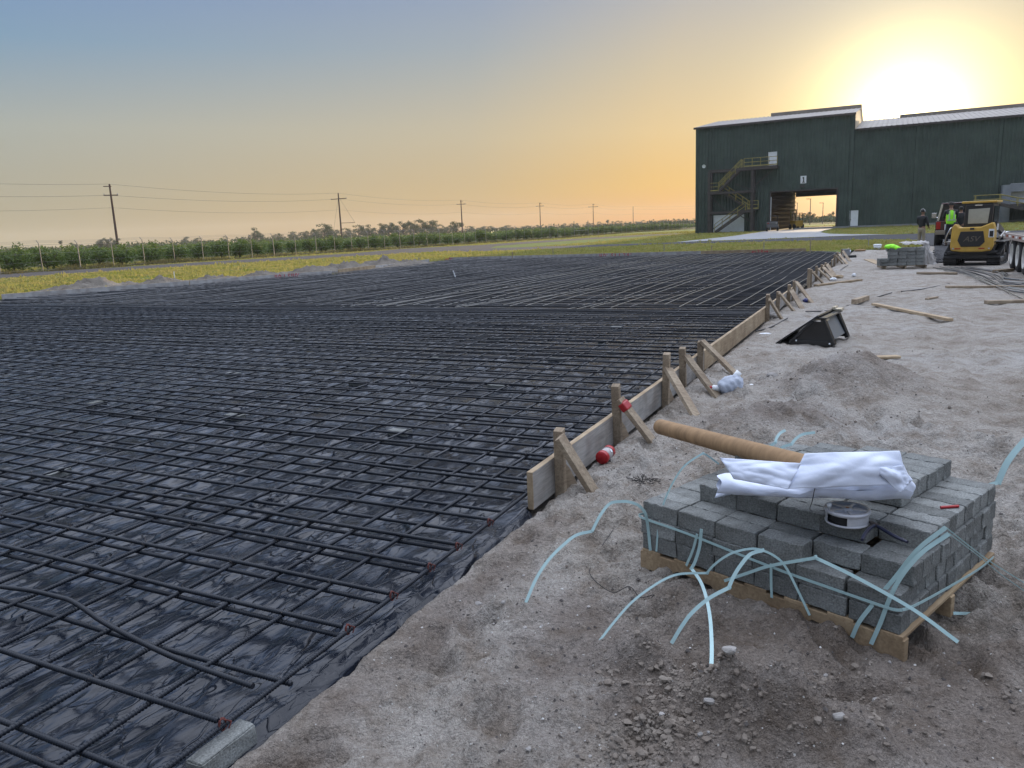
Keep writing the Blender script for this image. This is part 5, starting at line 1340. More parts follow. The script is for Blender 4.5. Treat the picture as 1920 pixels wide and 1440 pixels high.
strap(arc([(706, 350), (730, 290), (770, 252), (810, 237)], YB, YB) + arc([(818, 235), (838, 210), (872, 188), (930, 179)], YB, YB + .05), 'curled strap standing behind the white sheet, right one with longer tip', w=.016)
strap(arc([(1385, 410), (1384, 360), (1390, 325), (1408, 306)], YB - .15, YB - .15), 'little upright strap tip at the right end of the white sheet', w=.018)
YR = 3.75
strap(arc([(1683, 550), (1710, 480), (1745, 435), (1790, 418), (1812, 420)], YR, YR), 'forked pale strap rising at the right back corner of the stack', w=.022)
strap(arc([(1795, 420), (1830, 340), (1865, 285), (1920, 222), (1990, 160)], YR, YR + .05), 'broad blue strap sticking up at the right edge of the picture', w=.034)
strap([RFp(1585, 1035, .03), RFp(1700, 1036, .06), RFp(1800, 1025, .10), RFp(1930, 1008, .13)], 'strap lying level from the right foot of the stack to the picture edge', w=.014)

# white plastic sheet rolled up on top, on its cardboard core
M_SHEET = mat('white_film', (.64, .70, .84), .42, spec=.5, bump=.25, bscale=9, bdist=.02)
M_CARD = mat('cardboard', (.29, .185, .10), .8, spec=.25, var=.22, vscale=3.5, stretch=(4, 4, .8))
zt5 = BZ0 + 5 * CO
wa = TPp(475, 420, zt5 + .045); wb_ = TPp(1370, 440, zt5 + .05)
axd = (wb_ - wa); axL = axd.length; axd.normalize(); sdv = Vector((axd.y, -axd.x, 0))   # towards the camera
ws = thing('white_sheet', 'crumpled white plastic sheet bundled on top of the brick stack', 'plastic sheet', (wa.x, wa.y, zt5))
nu, nv = 70, 44; Xa = np.zeros((nu, nv + 1)); Ya = Xa.copy(); Za = Xa.copy()
for a in range(nu):
    u = a / (nu - 1)
    hgt = float(np.interp(u, [0, .05, .2, .42, .5, .62, .8, .95, 1], [.075, .085, .065, .075, .135, .145, .145, .135, .09]))
    dep = float(np.interp(u, [0, .1, .3, .5, .7, .9, 1], [.05, .08, .09, .13, .15, .13, .08]))
    for b in range(nv + 1):
        t = 2 * math.pi * b / nv; ct, st_ = math.cos(t), math.sin(t)
        k = 1 + .20 * float(np.abs(perlin(u * 4.0 + .5 * math.sin(t), t * .8 + u * 2, 21))) + .05 * float(np.abs(perlin(u * 11, t * 1.6 + u * 5, 22))) - .08
        lx = ct * dep * k; lz = hgt * .5 + (abs(st_) ** .8 * math.copysign(1, st_)) * hgt * .5 * k
        if lz < .004: lz = .004
        p = axd * (axL * (u + .012 * math.sin(t * 3))) + sdv * lx + Vector((0, 0, lz)); Xa[a, b], Ya[a, b], Za[a, b] = p
grid_mesh('roll', Xa, Ya, Za, M_SHEET, ws, smooth=True)
def flap(c00, c10, c11, c01, bulge, seed, nm, n=22, th=0):
    cs = [Vector(c) - ws.location for c in (c00, c10, c11, c01)]; X = np.zeros((n, n)); Y = X.copy(); Zz = X.copy()
    for a in range(n):
        for b in range(n):
            u, v = a / (n - 1), b / (n - 1); p = cs[0].lerp(cs[1], u).lerp(cs[3].lerp(cs[2], u), v)
            q = bulge * math.sin(math.pi * u) * math.sin(math.pi * v) + .034 * (float(np.abs(perlin(u * 1.7 + seed, v * 1.2 + u * .8, seed))) - .15) + .010 * float(np.abs(perlin(u * 3.2 + v * 1.5, v * 2.2 - u * 2, seed + 3)))
            p = p + sdv * q + Vector((0, 0, q * .5)); X[a, b], Y[a, b], Zz[a, b] = p
    o = grid_mesh(nm, X, Y, Zz, M_SHEET, ws); s_ = o.modifiers.new('solid', 'SOLIDIFY'); s_.thickness = .002; return o
yc = (wa.y + wb_.y) / 2
fr = lambda zx, zy, k: (TPp(zx, zy, zt5 + k))
yfront = (wa + axd * axL * .7 + sdv * .17).y
yl = (wa + axd * axL * .15 + sdv * .1).y
flap(nearp(880, 280, yfront + .05), nearp(1330, 266, yfront + .02), nearp(1372, 425, yfront - .03), nearp(800, 447, yfront - .02), .035, 5, 'flap', n=34)
flap(nearp(1200, 350, yfront - .02), nearp(1348, 335, yfront - .01), nearp(1390, 405, yfront - .02), nearp(1335, 468, yfront - .05), .02, 14, 'flap')
flap(nearp(478, 298, yl + .02), nearp(865, 325, yfront - .01), nearp(800, 448, yfront - .04), nearp(545, 400, yl - .06), .02, 17, 'flap', n=34)
flap(TPp(455, 490, .40), TPp(480, 415, .47), TPp(690, 440, .50), TPp(660, 450, .44), .01, 19, 'flap')
ca, cb = at(1238, 800, 4.72), None
cb = wa + axd * (axL * .55) + Vector((0, 0, .07))
ct_ = thing('cardboard_tube', 'long brown cardboard tube sticking out from under the white sheet', 'tube', ca)
w = MB(); dv = cb - ca; n_ = dv.normalized(); q = Vector((0, 0, 1)).rotation_difference(n_).to_matrix().to_4x4()
w.lathe([(.047, dv.length), (.048, .01), (.047, .0), (.041, 0.0), (.041, .5), (0, .5)], 28, q); w.build('tube', M_CARD, ct_)

# tie-wire reel
M_ALU = mat('cast_aluminium', (.44, .45, .48), .45, metal=.15, var=.15, vscale=12)
M_DARK = mat('dark_recess', (.012, .012, .013), .8)
zt4 = BZ0 + 4 * CO
rc = TPp(1080, 600, zt4)
rl = thing('wire_reel', 'round aluminium tie-wire reel with crank knob lying on the bricks', 'reel', rc, -.96)
R_ = .088; Hh = .048
w = MB(); w.lathe([(0, .002), (R_ * .9, .002), (R_ * .9, .004)], 40)
seg = []
for k in range(41):
    a = math.radians(-60 + 300 * k / 40 + 20); seg.append((a))
a0 = math.radians(238); 
for k in range(40):
    a, b = [a0 + math.radians(64) + math.radians(296) * (k + e) / 40 for e in (0, 1)]
    pts = [(R_ * .93 * math.cos(t), R_ * .93 * math.sin(t), z) for z in (.004, Hh) for t in (a, b)]
    w.add([pts[0], pts[1], pts[3], pts[2]], [(0, 1, 2, 3)], 0, True)
w.lathe([(R_ * .95, .0), (R_ * .97, .004), (R_ * .93, .008)], 40)
w.build('housing', M_ALU, rl)
w = MB(); w.lathe([(R_ * .80, .006), (R_ * .80, Hh - .003)], 36); w.build('wire_coil', M_DARK, rl)
w = MB(); w.lathe([(R_ * .86, Hh + .001), (R_ * .88, Hh + .010), (R_ * 1.0, Hh + .010), (R_ * 1.02, Hh + .002), (R_ * .98, Hh - .004)], 44); w.build('rim', M_ALU, rl)
w = MB(); w.lathe([(0, Hh + .001), (R_ * .87, Hh + .001)], 40)
for k in range(5):
    a = k * 2 * math.pi / 5 + .5; w.bar((.014 * math.cos(a), .014 * math.sin(a), Hh + .004), (R_ * .86 * math.cos(a), R_ * .86 * math.sin(a), Hh + .004), .012, .007)
w.lathe([(.022, Hh + .001), (.020, Hh + .010), (.010, Hh + .012), (0, Hh + .012)], 20); w.build('face_plate', M_ALU, rl)
w = MB(); w.lathe([(0, Hh + .013), (.007, Hh + .013), (.008, Hh + .010)], 12); w.build('hub_bolt', mat('brass', (.35, .18, .10), .4, metal=.8), rl)
kp = Vector((-.62 * R_ - .01, .45 * R_, 0)); kp = PM.to_3x3() @ Vector((-.045, .055, 0)); kp = Matrix.Rotation(.96, 3, 'Z') @ kp
w = MB(); w.lathe([(.004, Hh), (.005, Hh + .012), (.008, Hh + .014), (.010, Hh + .022), (.009, Hh + .030), (0, Hh + .031)], 14, Matrix.Translation((kp.x, kp.y, 0))); w.build('crank_knob', M_WHITE, rl)
# pliers
M_GRIP = mat('navy_grip', (.010, .013, .035), .35)
pp = TPp(1215, 615, zt4)
ply = thing('pliers', 'open pliers with dark navy grips lying beside the reel', 'pliers', pp)
def pr(zx, zy, z=zt4 + .010): return TPp(zx, zy, z) - pp
w = MB(); w.tube(smooth_path([pr(1218, 618), pr(1195, 628), pr(1170, 655), pr(1153, 688)], 5), [.005, .006] + [.0075] * 12 + [.006] * 2, 8); w.build('handle', M_GRIP, ply)
w = MB(); w.tube(smooth_path([pr(1218, 618), pr(1255, 640), pr(1310, 672), pr(1368, 698)], 5), [.005, .006] + [.0075] * 12 + [.006] * 2, 8); w.build('handle', M_GRIP, ply)
w = MB(); w.tube([pr(1228, 622), pr(1205, 612), pr(1190, 602)], [.009, .011, .005], 8); w.build('jaws', M_DARKSTEEL, ply)
# pencil, tie wire
M_RED = mat('red_plastic', (.34, .010, .015), .35)
pa, pb = TPp(1525, 534, zt4 + .006), TPp(1610, 528, zt4 + .006)
w = MB(); w.tube([(0, 0, 0), (pb - pa)], .0062, 6); o = w.build('carpenter_pencil', M_RED); o.location = pa; tag(o, 'red marker pencil lying at the right edge of the top bricks', 'pencil')
w = MB(); pth = smooth_path([TPp(990, 548, zt4 + .003), TPp(910, 548, zt4 + .003), nearp(918, 500, rc.y - .03), nearp(930, 440, rc.y - .03), nearp(945, 400, rc.y - .03)], 6); c0 = pth[0].copy(); w.tube([p - c0 for p in pth], .0016, 5)
o = w.build('tie_wire', M_BLACK); o.location = c0; tag(o, 'thin black tie wire standing up from the reel before the white sheet', 'wire')
w = MB(); pth = [P(*q_, .008) for q_ in ((1150, 1010), (1120, 1040), (1106, 1070), (1107, 1090), (1120, 1103), (1150, 1112), (1180, 1112), (1200, 1118), (1225, 1115), (1222, 1122))]
pth = [Vector((p.x, p.y, gz1(p.x, p.y) + .006)) for p in pth]; pth = smooth_path(pth, 5); c0 = pth[0].copy(); w.tube([p - c0 for p in pth], .0018, 5); o = w.build('tie_wire', M_BLACK); o.location = c0; tag(o, 'loop of thin black tie wire lying on the sand left of the pallet', 'wire')

# stones, clods and litter on the sand
M_STONE = mat('pale_stone', (.30, .285, .27), .9, var=.2, vscale=14, bump=.5, bscale=40, bdist=.01, spec=.2)
M_CLOD = mat('soil_clod', (.25, .22, .19), .95, vcol=(.15, .125, .105), vscale=5, bump=.7, bscale=60, bdist=.006, spec=.1)
ico = bmesh.new(); bmesh.ops.create_icosphere(ico, subdivisions=2, radius=1); icv = np.array([v.co[:] for v in ico.verts]); icf = np.array([[v.index for v in f.verts] for f in ico.faces]); ico.free()
ico = bmesh.new(); bmesh.ops.create_icosphere(ico, subdivisions=1, radius=1); ic1v = np.array([v.co[:] for v in ico.verts]); ic1f = np.array([[v.index for v in f.verts] for f in ico.faces]); ico.free()
def rock(rs, V=icv, rough=.22):
    d = V.copy(); pl_ = rs.normal(size=(7, 3)); pl_ /= np.linalg.norm(pl_, axis=1)[:, None]
    for n_ in pl_:
        k = rs.uniform(.45, .85); q = d @ n_; m_ = q > k; d[m_] -= np.outer(q[m_] - k, n_) * .85
    d *= rs.uniform(.7, 1.25, 3) * np.array([1, .85, .7]); return d + rs.normal(0, .02, d.shape)
octv = np.array([[1, 0, 0], [-1, 0, 0], [0, 1, 0], [0, -1, 0], [0, 0, 1], [0, 0, -1], ]) * 1.0; octf = np.array([[0, 2, 4], [2, 1, 4], [1, 3, 4], [3, 0, 4], [2, 0, 5], [1, 2, 5], [3, 1, 5], [0, 3, 5]])
def clods(name, label, N, centers, size, V, F, matl, kinds=24):
    rs = np.random.RandomState(N); wts = np.array([c[4] for c in centers], float); wts /= wts.sum()
    ci = rs.choice(len(centers), N, p=wts); cc = np.array([c[:4] for c in centers])[ci]
    x = cc[:, 0] + rs.normal(size=N) * cc[:, 2]; y = cc[:, 1] + rs.normal(size=N) * cc[:, 3]
    s_, v_ = sv(x, y); q = np.array(PMI.to_3x3()) @ np.stack([x - PF.x, y - PF.y, 0 * x]); q = q
    ok = ~((s_ > -6) & (v_ > -.17) & (v_ < 30) & (s_ < 36.8)) & ~((q[0] > -.03) & (q[0] < 1.08) & (q[1] > -.03) & (q[1] < 1.28)) & (y > 1.2)
    x, y = x[ok], y[ok]; n = len(x); z = gz(x, y)
    r = np.minimum(size * (rs.pareto(2.2, n) * .35 + .25), size * 2.2)
    protos = np.stack([rock(rs, V, .2) for _ in range(kinds)])[rs.randint(kinds, size=n)] * r[:, None, None]
    a = rs.uniform(0, 6.28, n)[:, None]; c, s2 = np.cos(a), np.sin(a)
    d = np.stack([protos[:, :, 0] * c - protos[:, :, 1] * s2 + x[:, None], protos[:, :, 0] * s2 + protos[:, :, 1] * c + y[:, None], protos[:, :, 2] + (z + r * .22)[:, None]], -1)
    f = (F[None] + (np.arange(n) * len(V))[:, None, None]).reshape(-1, 3)
    return tag(soup_mesh(name, d, 3, matl, smooth=False, faces=f), label, 'soil', kind='stuff')
M_CRUMB = mat('dark_crumb', (.10, .09, .085), .95, spec=.1)
M_SHELL = mat('pale_shell', (.55, .54, .52), .8, spec=.2)
near_c = [(.2, 3.0, .6, .55, 2.5), (.9, 2.2, .7, .35, 2.5), (1.0, 4.8, .9, .8, 2), (2.7, 3.6, .7, .9, 2), (2.4, 5.6, 1.0, 1.0, 1.6), (3.2, 7.2, .7, .6, 1.2), (4, 9, 2.0, 2.5, 1.2)]
clods('rubble', 'loose soil clods heaped in front of the strapped pallet', 6000, [(.37, 2.16, .07, .07, 3.2), (.52, 2.24, .10, .10, 2.2), (.46, 2.50, .10, .08, 1.2), (.66, 2.33, .06, .10, 1.4), (1.0, 2.42, .2, .08, 1.1), (1.55, 2.35, .25, .12, .5), (.85, 2.12, .2, .10, .5), (2.0, 6.0, .3, .2, .3), (3.1, 7.1, .35, .25, .4)], .0085, ic1v, ic1f, M_CLOD)
clods('gravel', 'scattered small stones over the sand', 1300, near_c + [(7, 14, 3, 4, 1.2)], .0062, ic1v, ic1f, M_STONE)
clods('crumbs', 'dark crumbs of soil strewn over the near sand', 8000, near_c, .0058, octv, octf, M_CRUMB)
clods('shell_grit', 'white shell grit sprinkled over the near sand', 3000, near_c, .0038, octv, octf, M_SHELL)
clods('soil_grit', 'fine grey grit strewn over the near sand', 10000, near_c, .0062, octv, octf, M_CLOD)
for i, (px, py, sz, lab) in enumerate([(1367, 1250, .024, 'pale angular stone at the foot of the hanging strap'), (898, 1132, .022, 'lone grey stone on the sand nearest the plastic edge'), (945, 1150, .016, 'small grey stone right of the lone stone by the plastic'), (1650, 1303, .022, 'whitish lump of limestone before the pallet corner'), (1448, 709, .055, 'pale rounded stone between the grey bag and the spoil heap'), (1330, 1335, .018, 'flat pale stone crowning the foreground soil heap'), (1205, 1425, .030, 'dark clod at the foot of the foreground soil heap'), (1572, 1345, .022, 'longest of the stones in the hollow before the pallet'), (1780, 770, .02, 'small dark stone on the open sand right of the heap'), (1095, 1180, .014, 'little dark stone before the blue strap end'), (1735, 880, .022, 'small grey stone on the sand behind the stack')]):
    p = P(px, py); r = np.random.RandomState(500 + i); d = rock(r) * sz
    o = soup_mesh('stone', d, 3, M_STONE if i not in (6, 8, 9) else M_CLOD, smooth=False, faces=icf); o.location = (p.x, p.y, gz1(p.x, p.y) + sz * .3); tag(o, lab, 'stone', 'single stones on the sand')
# ------------------------------------------------------------------ things lying about the site
def G3(px, py, lift=0.0):
    p = P(px, py); p.z = gz1(p.x, p.y) + lift; return p
# red tape hung on the second brace
tp_, bt_ = brace2; e = (bt_ - tp_).normalized(); c = tp_ + e * .02
o = thing('tape_roll', 'bright red square cap hung over the head of the second near stake', 'cap', c)
w = MB(); w.bar(-e * .036, e * .036, .055, .096, up=(UX, UY, .25)); w.build('cap', M_RED, o, bevel=.012)
w = MB(); w.bar(-e * .041, -e * .036, .04, .07, up=(UX, UY, .25)); w.build('rim', M_RED, o, bevel=.003)
# red-lidded jar
M_CLEAR = mat('clear_plastic', (.34, .31, .31), .15, spec=.6)
ja = G3(1130, 870, .058); jb = G3(1163, 846, .055); d_ = (jb - ja).normalized(); q = Vector((0, 0, 1)).rotation_difference(d_).to_matrix().to_4x4()
j_ = thing('plastic_jar', 'clear jar with red lid and red base lying on its side', 'jar', ja); j_.scale = (.82, .82, .82); j_.location.z -= .01
w = MB(); w.lathe([(.0, -.022), (.055, -.022), (.058, -.015), (.058, .02), (.054, .024)], 26, q); w.build('lid', M_RED, j_)
w = MB(); w.lathe([(.050, .02), (.050, .032), (.054, .04), (.054, .105), (.050, .112)], 26, q); w.build('jar_body', M_CLEAR, j_)
w = MB(); w.lathe([(.0545, .112), (.055, .118), (.055, .150), (.045, .158), (0, .158)], 26, q); w.build('jar_base', M_RED, j_)
sd_ = d_.cross(Vector((0, 0, 1))).normalized(); w = MB(); w.lathe([(0, .001), (.016, .001)], 12, Matrix.Translation(d_ * .085 + (sd_ * .8 + Vector((0, 0, .6))).normalized() * .055) @ Vector((0, 0, 1)).rotation_difference((sd_ * .8 + Vector((0, 0, .6))).normalized()).to_matrix().to_4x4()); w.build('label_dot', M_WHITE, j_)
# crumpled grey bag with bottles
M_BAG = mat('grey_bag', (.38, .42, .50), .45, spec=.4, bump=.4, bscale=30, bdist=.02)
bg_ = G3(1369, 736); bo = thing('litter_bag', 'crumpled pale grey plastic bag of rubbish on the sand', 'bag', bg_)
rsb = np.random.RandomState(4); d = icv.copy()
bmx = bmesh.new(); bmesh.ops.create_icosphere(bmx, subdivisions=4, radius=1); vv = np.array([v.co[:] for v in bmx.verts]); ff = np.array([[v.index for v in f.verts] for f in bmx.faces]); bmx.free()
k = 1 + .34 * np.abs(perlin(vv[:, 0] * 2.2 + vv[:, 2], vv[:, 1] * 2.2, 31)) + .16 * np.abs(perlin(vv[:, 0] * 5, vv[:, 1] * 5 + vv[:, 2] * 4, 32)) - .15
vb = vv * k[:, None] * np.array([.13, .12, .11]); vb[:, 2] = np.maximum(vb[:, 2] + .085, .0); vb[:, 0] += .25 * np.maximum(vb[:, 2] - .1, 0)
soup_mesh('bag', vb, 3, M_BAG, bo, smooth=True, faces=ff)
w = MB(); w.lathe([(.0, .0), (.022, 0), (.034, .03), (.034, .1), (.026, .11)], 14, Matrix.Translation((.10, -.06, .05)) @ Matrix.Rotation(1.3, 4, 'Y')); w.build('cup', M_WHITE, bo)
w = MB(); w.lathe([(.0, .109), (.024, .109)], 14, Matrix.Translation((.10, -.06, .05)) @ Matrix.Rotation(1.3, 4, 'Y')); w.build('cup_mouth', M_BLACK, bo)
w = MB(); w.lathe([(.0, .0), (.03, 0), (.03, .07), (0, .07)], 14, Matrix.Translation((.05, .03, .16)) @ Matrix.Rotation(.7, 4, 'Y')); w.build('paper_cup', M_WHITE, bo)
w = MB(); w.lathe([(.0, .0), (.028, 0), (.030, .06), (.02, .08), (0, .08)], 12, Matrix.Translation((-.10, .0, .06)) @ Matrix.Rotation(-1.4, 4, 'Y')); w.build('bottle', M_WHITE, bo)
w = MB(); w.lathe([(.0, .08), (.018, .08), (.018, .10), (0, .10)], 12, Matrix.Translation((-.10, .0, .06)) @ Matrix.Rotation(-1.4, 4, 'Y')); w.build('bottle_cap', M_RED, bo)
# loader bucket
M_BUCK = mat('black_bucket_paint', (.010, .011, .013), .24, spec=.6, var=.4, vscale=8)
M_GLARE = mat('cream_sky_glare', (.62, .56, .45), .3, metal=.6)  # cream colour stands for warm sky glare on the bucket
b0, b1, b2_ = P(1478, 645), P(1557, 650), P(1573, 632)
bxv = (b1 - b0).normalized(); bw = (b2_ - b1).length; ang = math.atan2(bxv.y, bxv.x)
bu = thing('loader_bucket', 'glossy black loader bucket resting mouth down on the sand', 'loader bucket', b0, ang)
lb = (b1 - b0).length; hb = at(1523, 601, b0.y).z
prof = [(0, 0), (lb * .56, hb), (lb * .82, hb * .99), (lb, 0)]
w = MB(); w.prism(prof, .012); w.build('side_plate', M_BUCK, bu); w = MB(); w.prism(prof, .012, Matrix.Translation((0, bw, 0))); w.build('side_plate', M_BUCK, bu)
w = MB(); w.bar((-.16, bw / 2, .0), (lb * .70, bw / 2, hb * 1.24), bw + .05, .022, up=(-.5, 0, 1)); w.build('back_plate', M_BUCK, bu, bevel=.004)
w = MB(); w.bar((.02, -.014, .02), (lb * .57, -.014, hb * 1.0), .03, .035, up=(0, 0, 1)); w.bar((.02, -.012, .03), (lb * .97, -.012, .03), .02, .07); w.build('side_rib', M_BUCK, bu, bevel=.004)
for yy in (.06, bw - .06):
    w = MB(); w.bar((lb * .78, yy, hb * 1.12), (lb * 1.06, yy, .0), .11, .05, up=(1, 0, .3)); w.build('rear_rib', M_BUCK, bu, bevel=.006)
w = MB(); w.bar((lb * .74, bw / 2, hb * 1.06), (lb * 1.0, bw / 2, .06), bw - .16, .012, up=(1, 0, .3)); w.build('rear_plate', mat('grey_bucket_back', (.16, .17, .18), .4, metal=.3), bu)
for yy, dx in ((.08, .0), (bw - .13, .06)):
    w = MB(); w.prism([(-.02, 0), (.13, -.01), (.12, .02), (.05, .018), (.04, .045), (.0, .04)], .16, Matrix.Translation((lb * .62 + dx * .5, yy, hb * 1.02 + dx))); w.build('glare_plate', M_GLARE, bu, bevel=.004)  # two plates added to show sky glare on the glossy top
w = MB(); w.box((lb * .74, bw / 2, hb * 1.13), (.16, bw, .02)); w.build('top_lip', M_BUCK, bu, bevel=.004)
for xx, zz in ((lb * .2, .055), (lb * .985, .03)):
    w = MB(); w.lathe([(.012, 0), (.010, .008), (0, .009)], 10, Matrix.Translation((xx, -.02, zz)) @ Matrix.Rotation(math.pi / 2, 4, 'X')); w.build('bolt', M_WHITE, bu)

# loose timber
def plank(name, a, b, wd, th, m, label, cat='plank', flat=True, lift=None, group='loose timber on the sand'):
    A, B = G3(*a), G3(*b); A.z += th / 2 + (.0 if lift is None else lift); B.z += th / 2
    w = MB(); dv = B - A; w.bar((0, 0, 0), dv, wd, th); o = w.build(name, m, bevel=.004); o.location = A; return tag(o, label, cat, group)
plank('timber_plank', (1638, 576), (1782, 605), .09, .045, M_TANWOOD, 'long narrow tan plank lying slantwise on the open sand with two knots')
plank('timber_block', (1601, 572), (1625, 564), .10, .09, M_STAKE, 'short stubby timber offcut touching the thin black bar')
A_ = at(1630, 699, 8.75); B_ = at(1684, 697, 8.8); w = MB(); w.bar((0, 0, 0), B_ - A_, .10, .035); o = w.build('wood_piece', M_TANWOOD, bevel=.012); o.location = (A_.x, A_.y, gz1(A_.x, A_.y) + .03); tag(o, 'short rounded tan board end behind the spoil heap', 'plank', 'loose timber on the sand')
plank('timber_plank', (1848, 571), (1960, 568), .14, .06, M_STAKE, 'thick brown plank at the right edge of the sand')
plank('timber_plank', (1774, 541), (1925, 538), .16, .05, M_STAKE, 'long weathered plank under the loose rebar bundle')
plank('timber_plank', (1719, 514), (1795, 514), .16, .06, M_STAKE, 'brown plank on the sand in front of the wrapped brick pallet')
plank('timber_plank', (1866, 512), (1896, 509), .16, .08, M_STAKE, 'short plank by the first trailer wheel')
plank('timber_plank', (1530, 536), (1613, 527), .13, .06, M_TANWOOD, 'long tan plank lying below the braced stakes')
plank('plywood_piece', (1628, 487), (1652, 496), .32, .025, M_TANWOOD, 'loose rectangle of plywood left of the wrapped brick pallet')
plank('wood_chip', (1737, 562), (1757, 558), .06, .03, M_STAKE, 'tiny dark splinter of wood on the open sand')
# thin black bars on the sand
def thin_bar(pts, label, r=.010, m=None, group='long loose bars on the sand'):
    p = [G3(*q, r + .004) for q in pts]; p = smooth_path(p, 6); c = p[0].copy(); w = MB(); w.tube([q - c for q in p], r, 7); o = w.build('rebar', m or M_BAR); o.location = c; return tag(o, label, 'rebar', group)
thin_bar([(1511, 589), (1560, 578), (1612, 565), (1672, 550)], 'thin black bar running from the bucket towards the timber offcut')
thin_bar([(1690, 548), (1735, 541), (1780, 532)], 'thin dark bar lying on its own in the middle of the sand')
thin_bar([(1417, 623), (1445, 613), (1477, 600)], 'short dark bar by the foot of the middle stakes')
thin_bar([(1576, 507), (1583, 502), (1590, 498)], 'little dark bar before the farthest stakes')
# the loose bundle by the trailer
lab_r = 'long grey bar in the loose rebar bundle beside the trailer'
rr_ = np.random.RandomState(17)
for k in range(15):
    t = k / 14
    a = (1752 + 70 * t + rr_.uniform(-6, 6), 503 - 2 * t + rr_.uniform(-1.5, 1.5)); b = (1985, 560 - 34 * t + rr_.uniform(-4, 4)); m1 = (a[0] + 55 + 12 * t, a[1] + 12 + rr_.uniform(-3, 3)); m2 = (1888, 545 - 22 * t + rr_.uniform(-5, 3))
    A = [G3(*q, .012 + .018 * rr_.rand()) for q in (a, m1, m2, b)]; p = smooth_path(A, 7); c = p[0].copy(); w = MB(); w.tube([q - c for q in p], .012, 7); o = w.build('rebar', M_BARPALE if k % 2 else M_BAR); o.location = c; tag(o, lab_r, 'rebar', 'loose rebar bundle by the trailer')
thin_bar([(1775, 497), (1830, 521), (1880, 545), (1925, 566)], 'single pale bar lying in front of the loose rebar bundle', .012, M_BARPALE)
# bits by the stakes
def blob(name, px, py, sz, m, label, cat, sq=(1, 1, 1)):
    p = G3(px, py); r = np.random.RandomState(int(px)); kk = 1 + .3 * perlin(vv[:, 0] * 2, vv[:, 1] * 2 + vv[:, 2], int(px) % 50); d = vv * kk[:, None] * np.array(sq) * sz; d[:, 2] = np.maximum(d[:, 2] + sz * sq[2] * .7, 0)
    o = soup_mesh(name, d, 3, m, smooth=True, faces=ff); o.location = p; return tag(o, label, cat)
M_BLUE = mat('dark_blue_plastic', (.012, .02, .12), .3)
blob('plastic_can', 1511, 566, .06, M_BLUE, 'small dark blue can beneath the last brace of the middle group', 'can', (1, 1, .8))
blob('paper_cup', 1601, 519, .055, M_WHITE, 'white ball-shaped litter alone on the sand below the far stakes', 'litter')
blob('paper_cup', 1562, 526, .07, M_WHITE, 'white paper litter at the end of the long tan plank', 'litter', (1.3, 1, .7))
blob('bottle', 1572, 523, .09, M_TANWOOD, 'tan rolled paper bag lying behind the long tan plank', 'litter', (1.6, .7, .6))
blob('litter', 1434, 626, .05, M_WHITE, 'small white scrap of paper on the sand by the short dark bar', 'litter', (1.8, .8, .3))
w = MB(); rt_ = np.random.RandomState(3)
for k in range(60):
    a = Vector((rt_.normal() * .05, rt_.normal() * .035, .004)); d2 = Vector((rt_.normal(), rt_.normal(), rt_.uniform(0, .6))).normalized() * rt_.uniform(.02, .05); w.tube([a, a + d2], .0022, 4)
o = w.build('charred_twigs', mat('charred_wood', (.03, .027, .025), .95)); o.location = G3(1210, 906); tag(o, 'small dark tuft of charred twigs on the sand by the near stakes', 'twigs')
blob('rock', 1452, 596, .07, M_STONE, 'lump of pale stone under the first brace of the middle group', 'stone', (1.3, 1, .8))
# stores at the far right corner of the slab
M_DKFILM = mat('dark_film_roll', (.03, .034, .042), .35)
p = G3(1527, 473); q = G3(1578, 471); w = MB(); dvv = q - p; w.tube([Vector((0, 0, .08)), dvv + Vector((0, 0, .08))], .09, 14); o = w.build('film_roll', M_DKFILM); o.location = p; tag(o, 'thick roll of dark plastic film lying across the far right corner', 'roll')
w = MB(); w.bar((.0, 0, .26), dvv * .9 + Vector((0, .3, .18)), .2, .03); o = w.build('film_offcut', M_DKFILM, bevel=.01); o.location = p; tag(o, 'folded dark film laid over the thick roll', 'film')
M_MSHEET = M_SHEET
blob('white_bag', 1570, 470.5, .20, M_MSHEET, 'heaped white plastic behind the thick dark roll', 'plastic', (1.6, .8, .55))
blob('white_bag', 1590, 470.5, .13, M_MSHEET, 'smaller white plastic bundle right of the heaped one', 'plastic', (1.0, .8, .6))
blob('white_bag', 1612, 471, .17, M_CARD, 'flat pale paper sack lying on the berm', 'sack', (1.6, .6, .3))
p = G3(1586, 478); w = MB(); w.box((0, 0, .13), (.28, .22, .26), taper=.9); w.box((.0, 0, .27), (.30, .24, .03)); o = w.build('tool_box', mat('grey_box', (.22, .23, .25), .5), bevel=.02); o.location = p; tag(o, 'grey lidded tool box by the farthest stakes', 'box')
p = G3(1597, 483); w = MB(); w.box((0, 0, .05), (.32, .2, .10), taper=.92); o = w.build('tool_tray', M_BLACK, bevel=.01); o.location = p; tag(o, 'low black tray on the sand behind the farthest braces', 'tray')
p = G3(1645, 467.5); tb = thing('white_tub', 'white plastic tub with lid standing on the berm', 'tub', p)
w = MB(); w.lathe([(0, 0), (.13, 0), (.17, .18), (.16, .18)], 20); w.build('tub_body', M_WHITE, tb)
w = MB(); w.lathe([(.18, .18), (.18, .205), (.12, .225), (0, .23)], 20); w.build('lid', M_WHITE, tb)
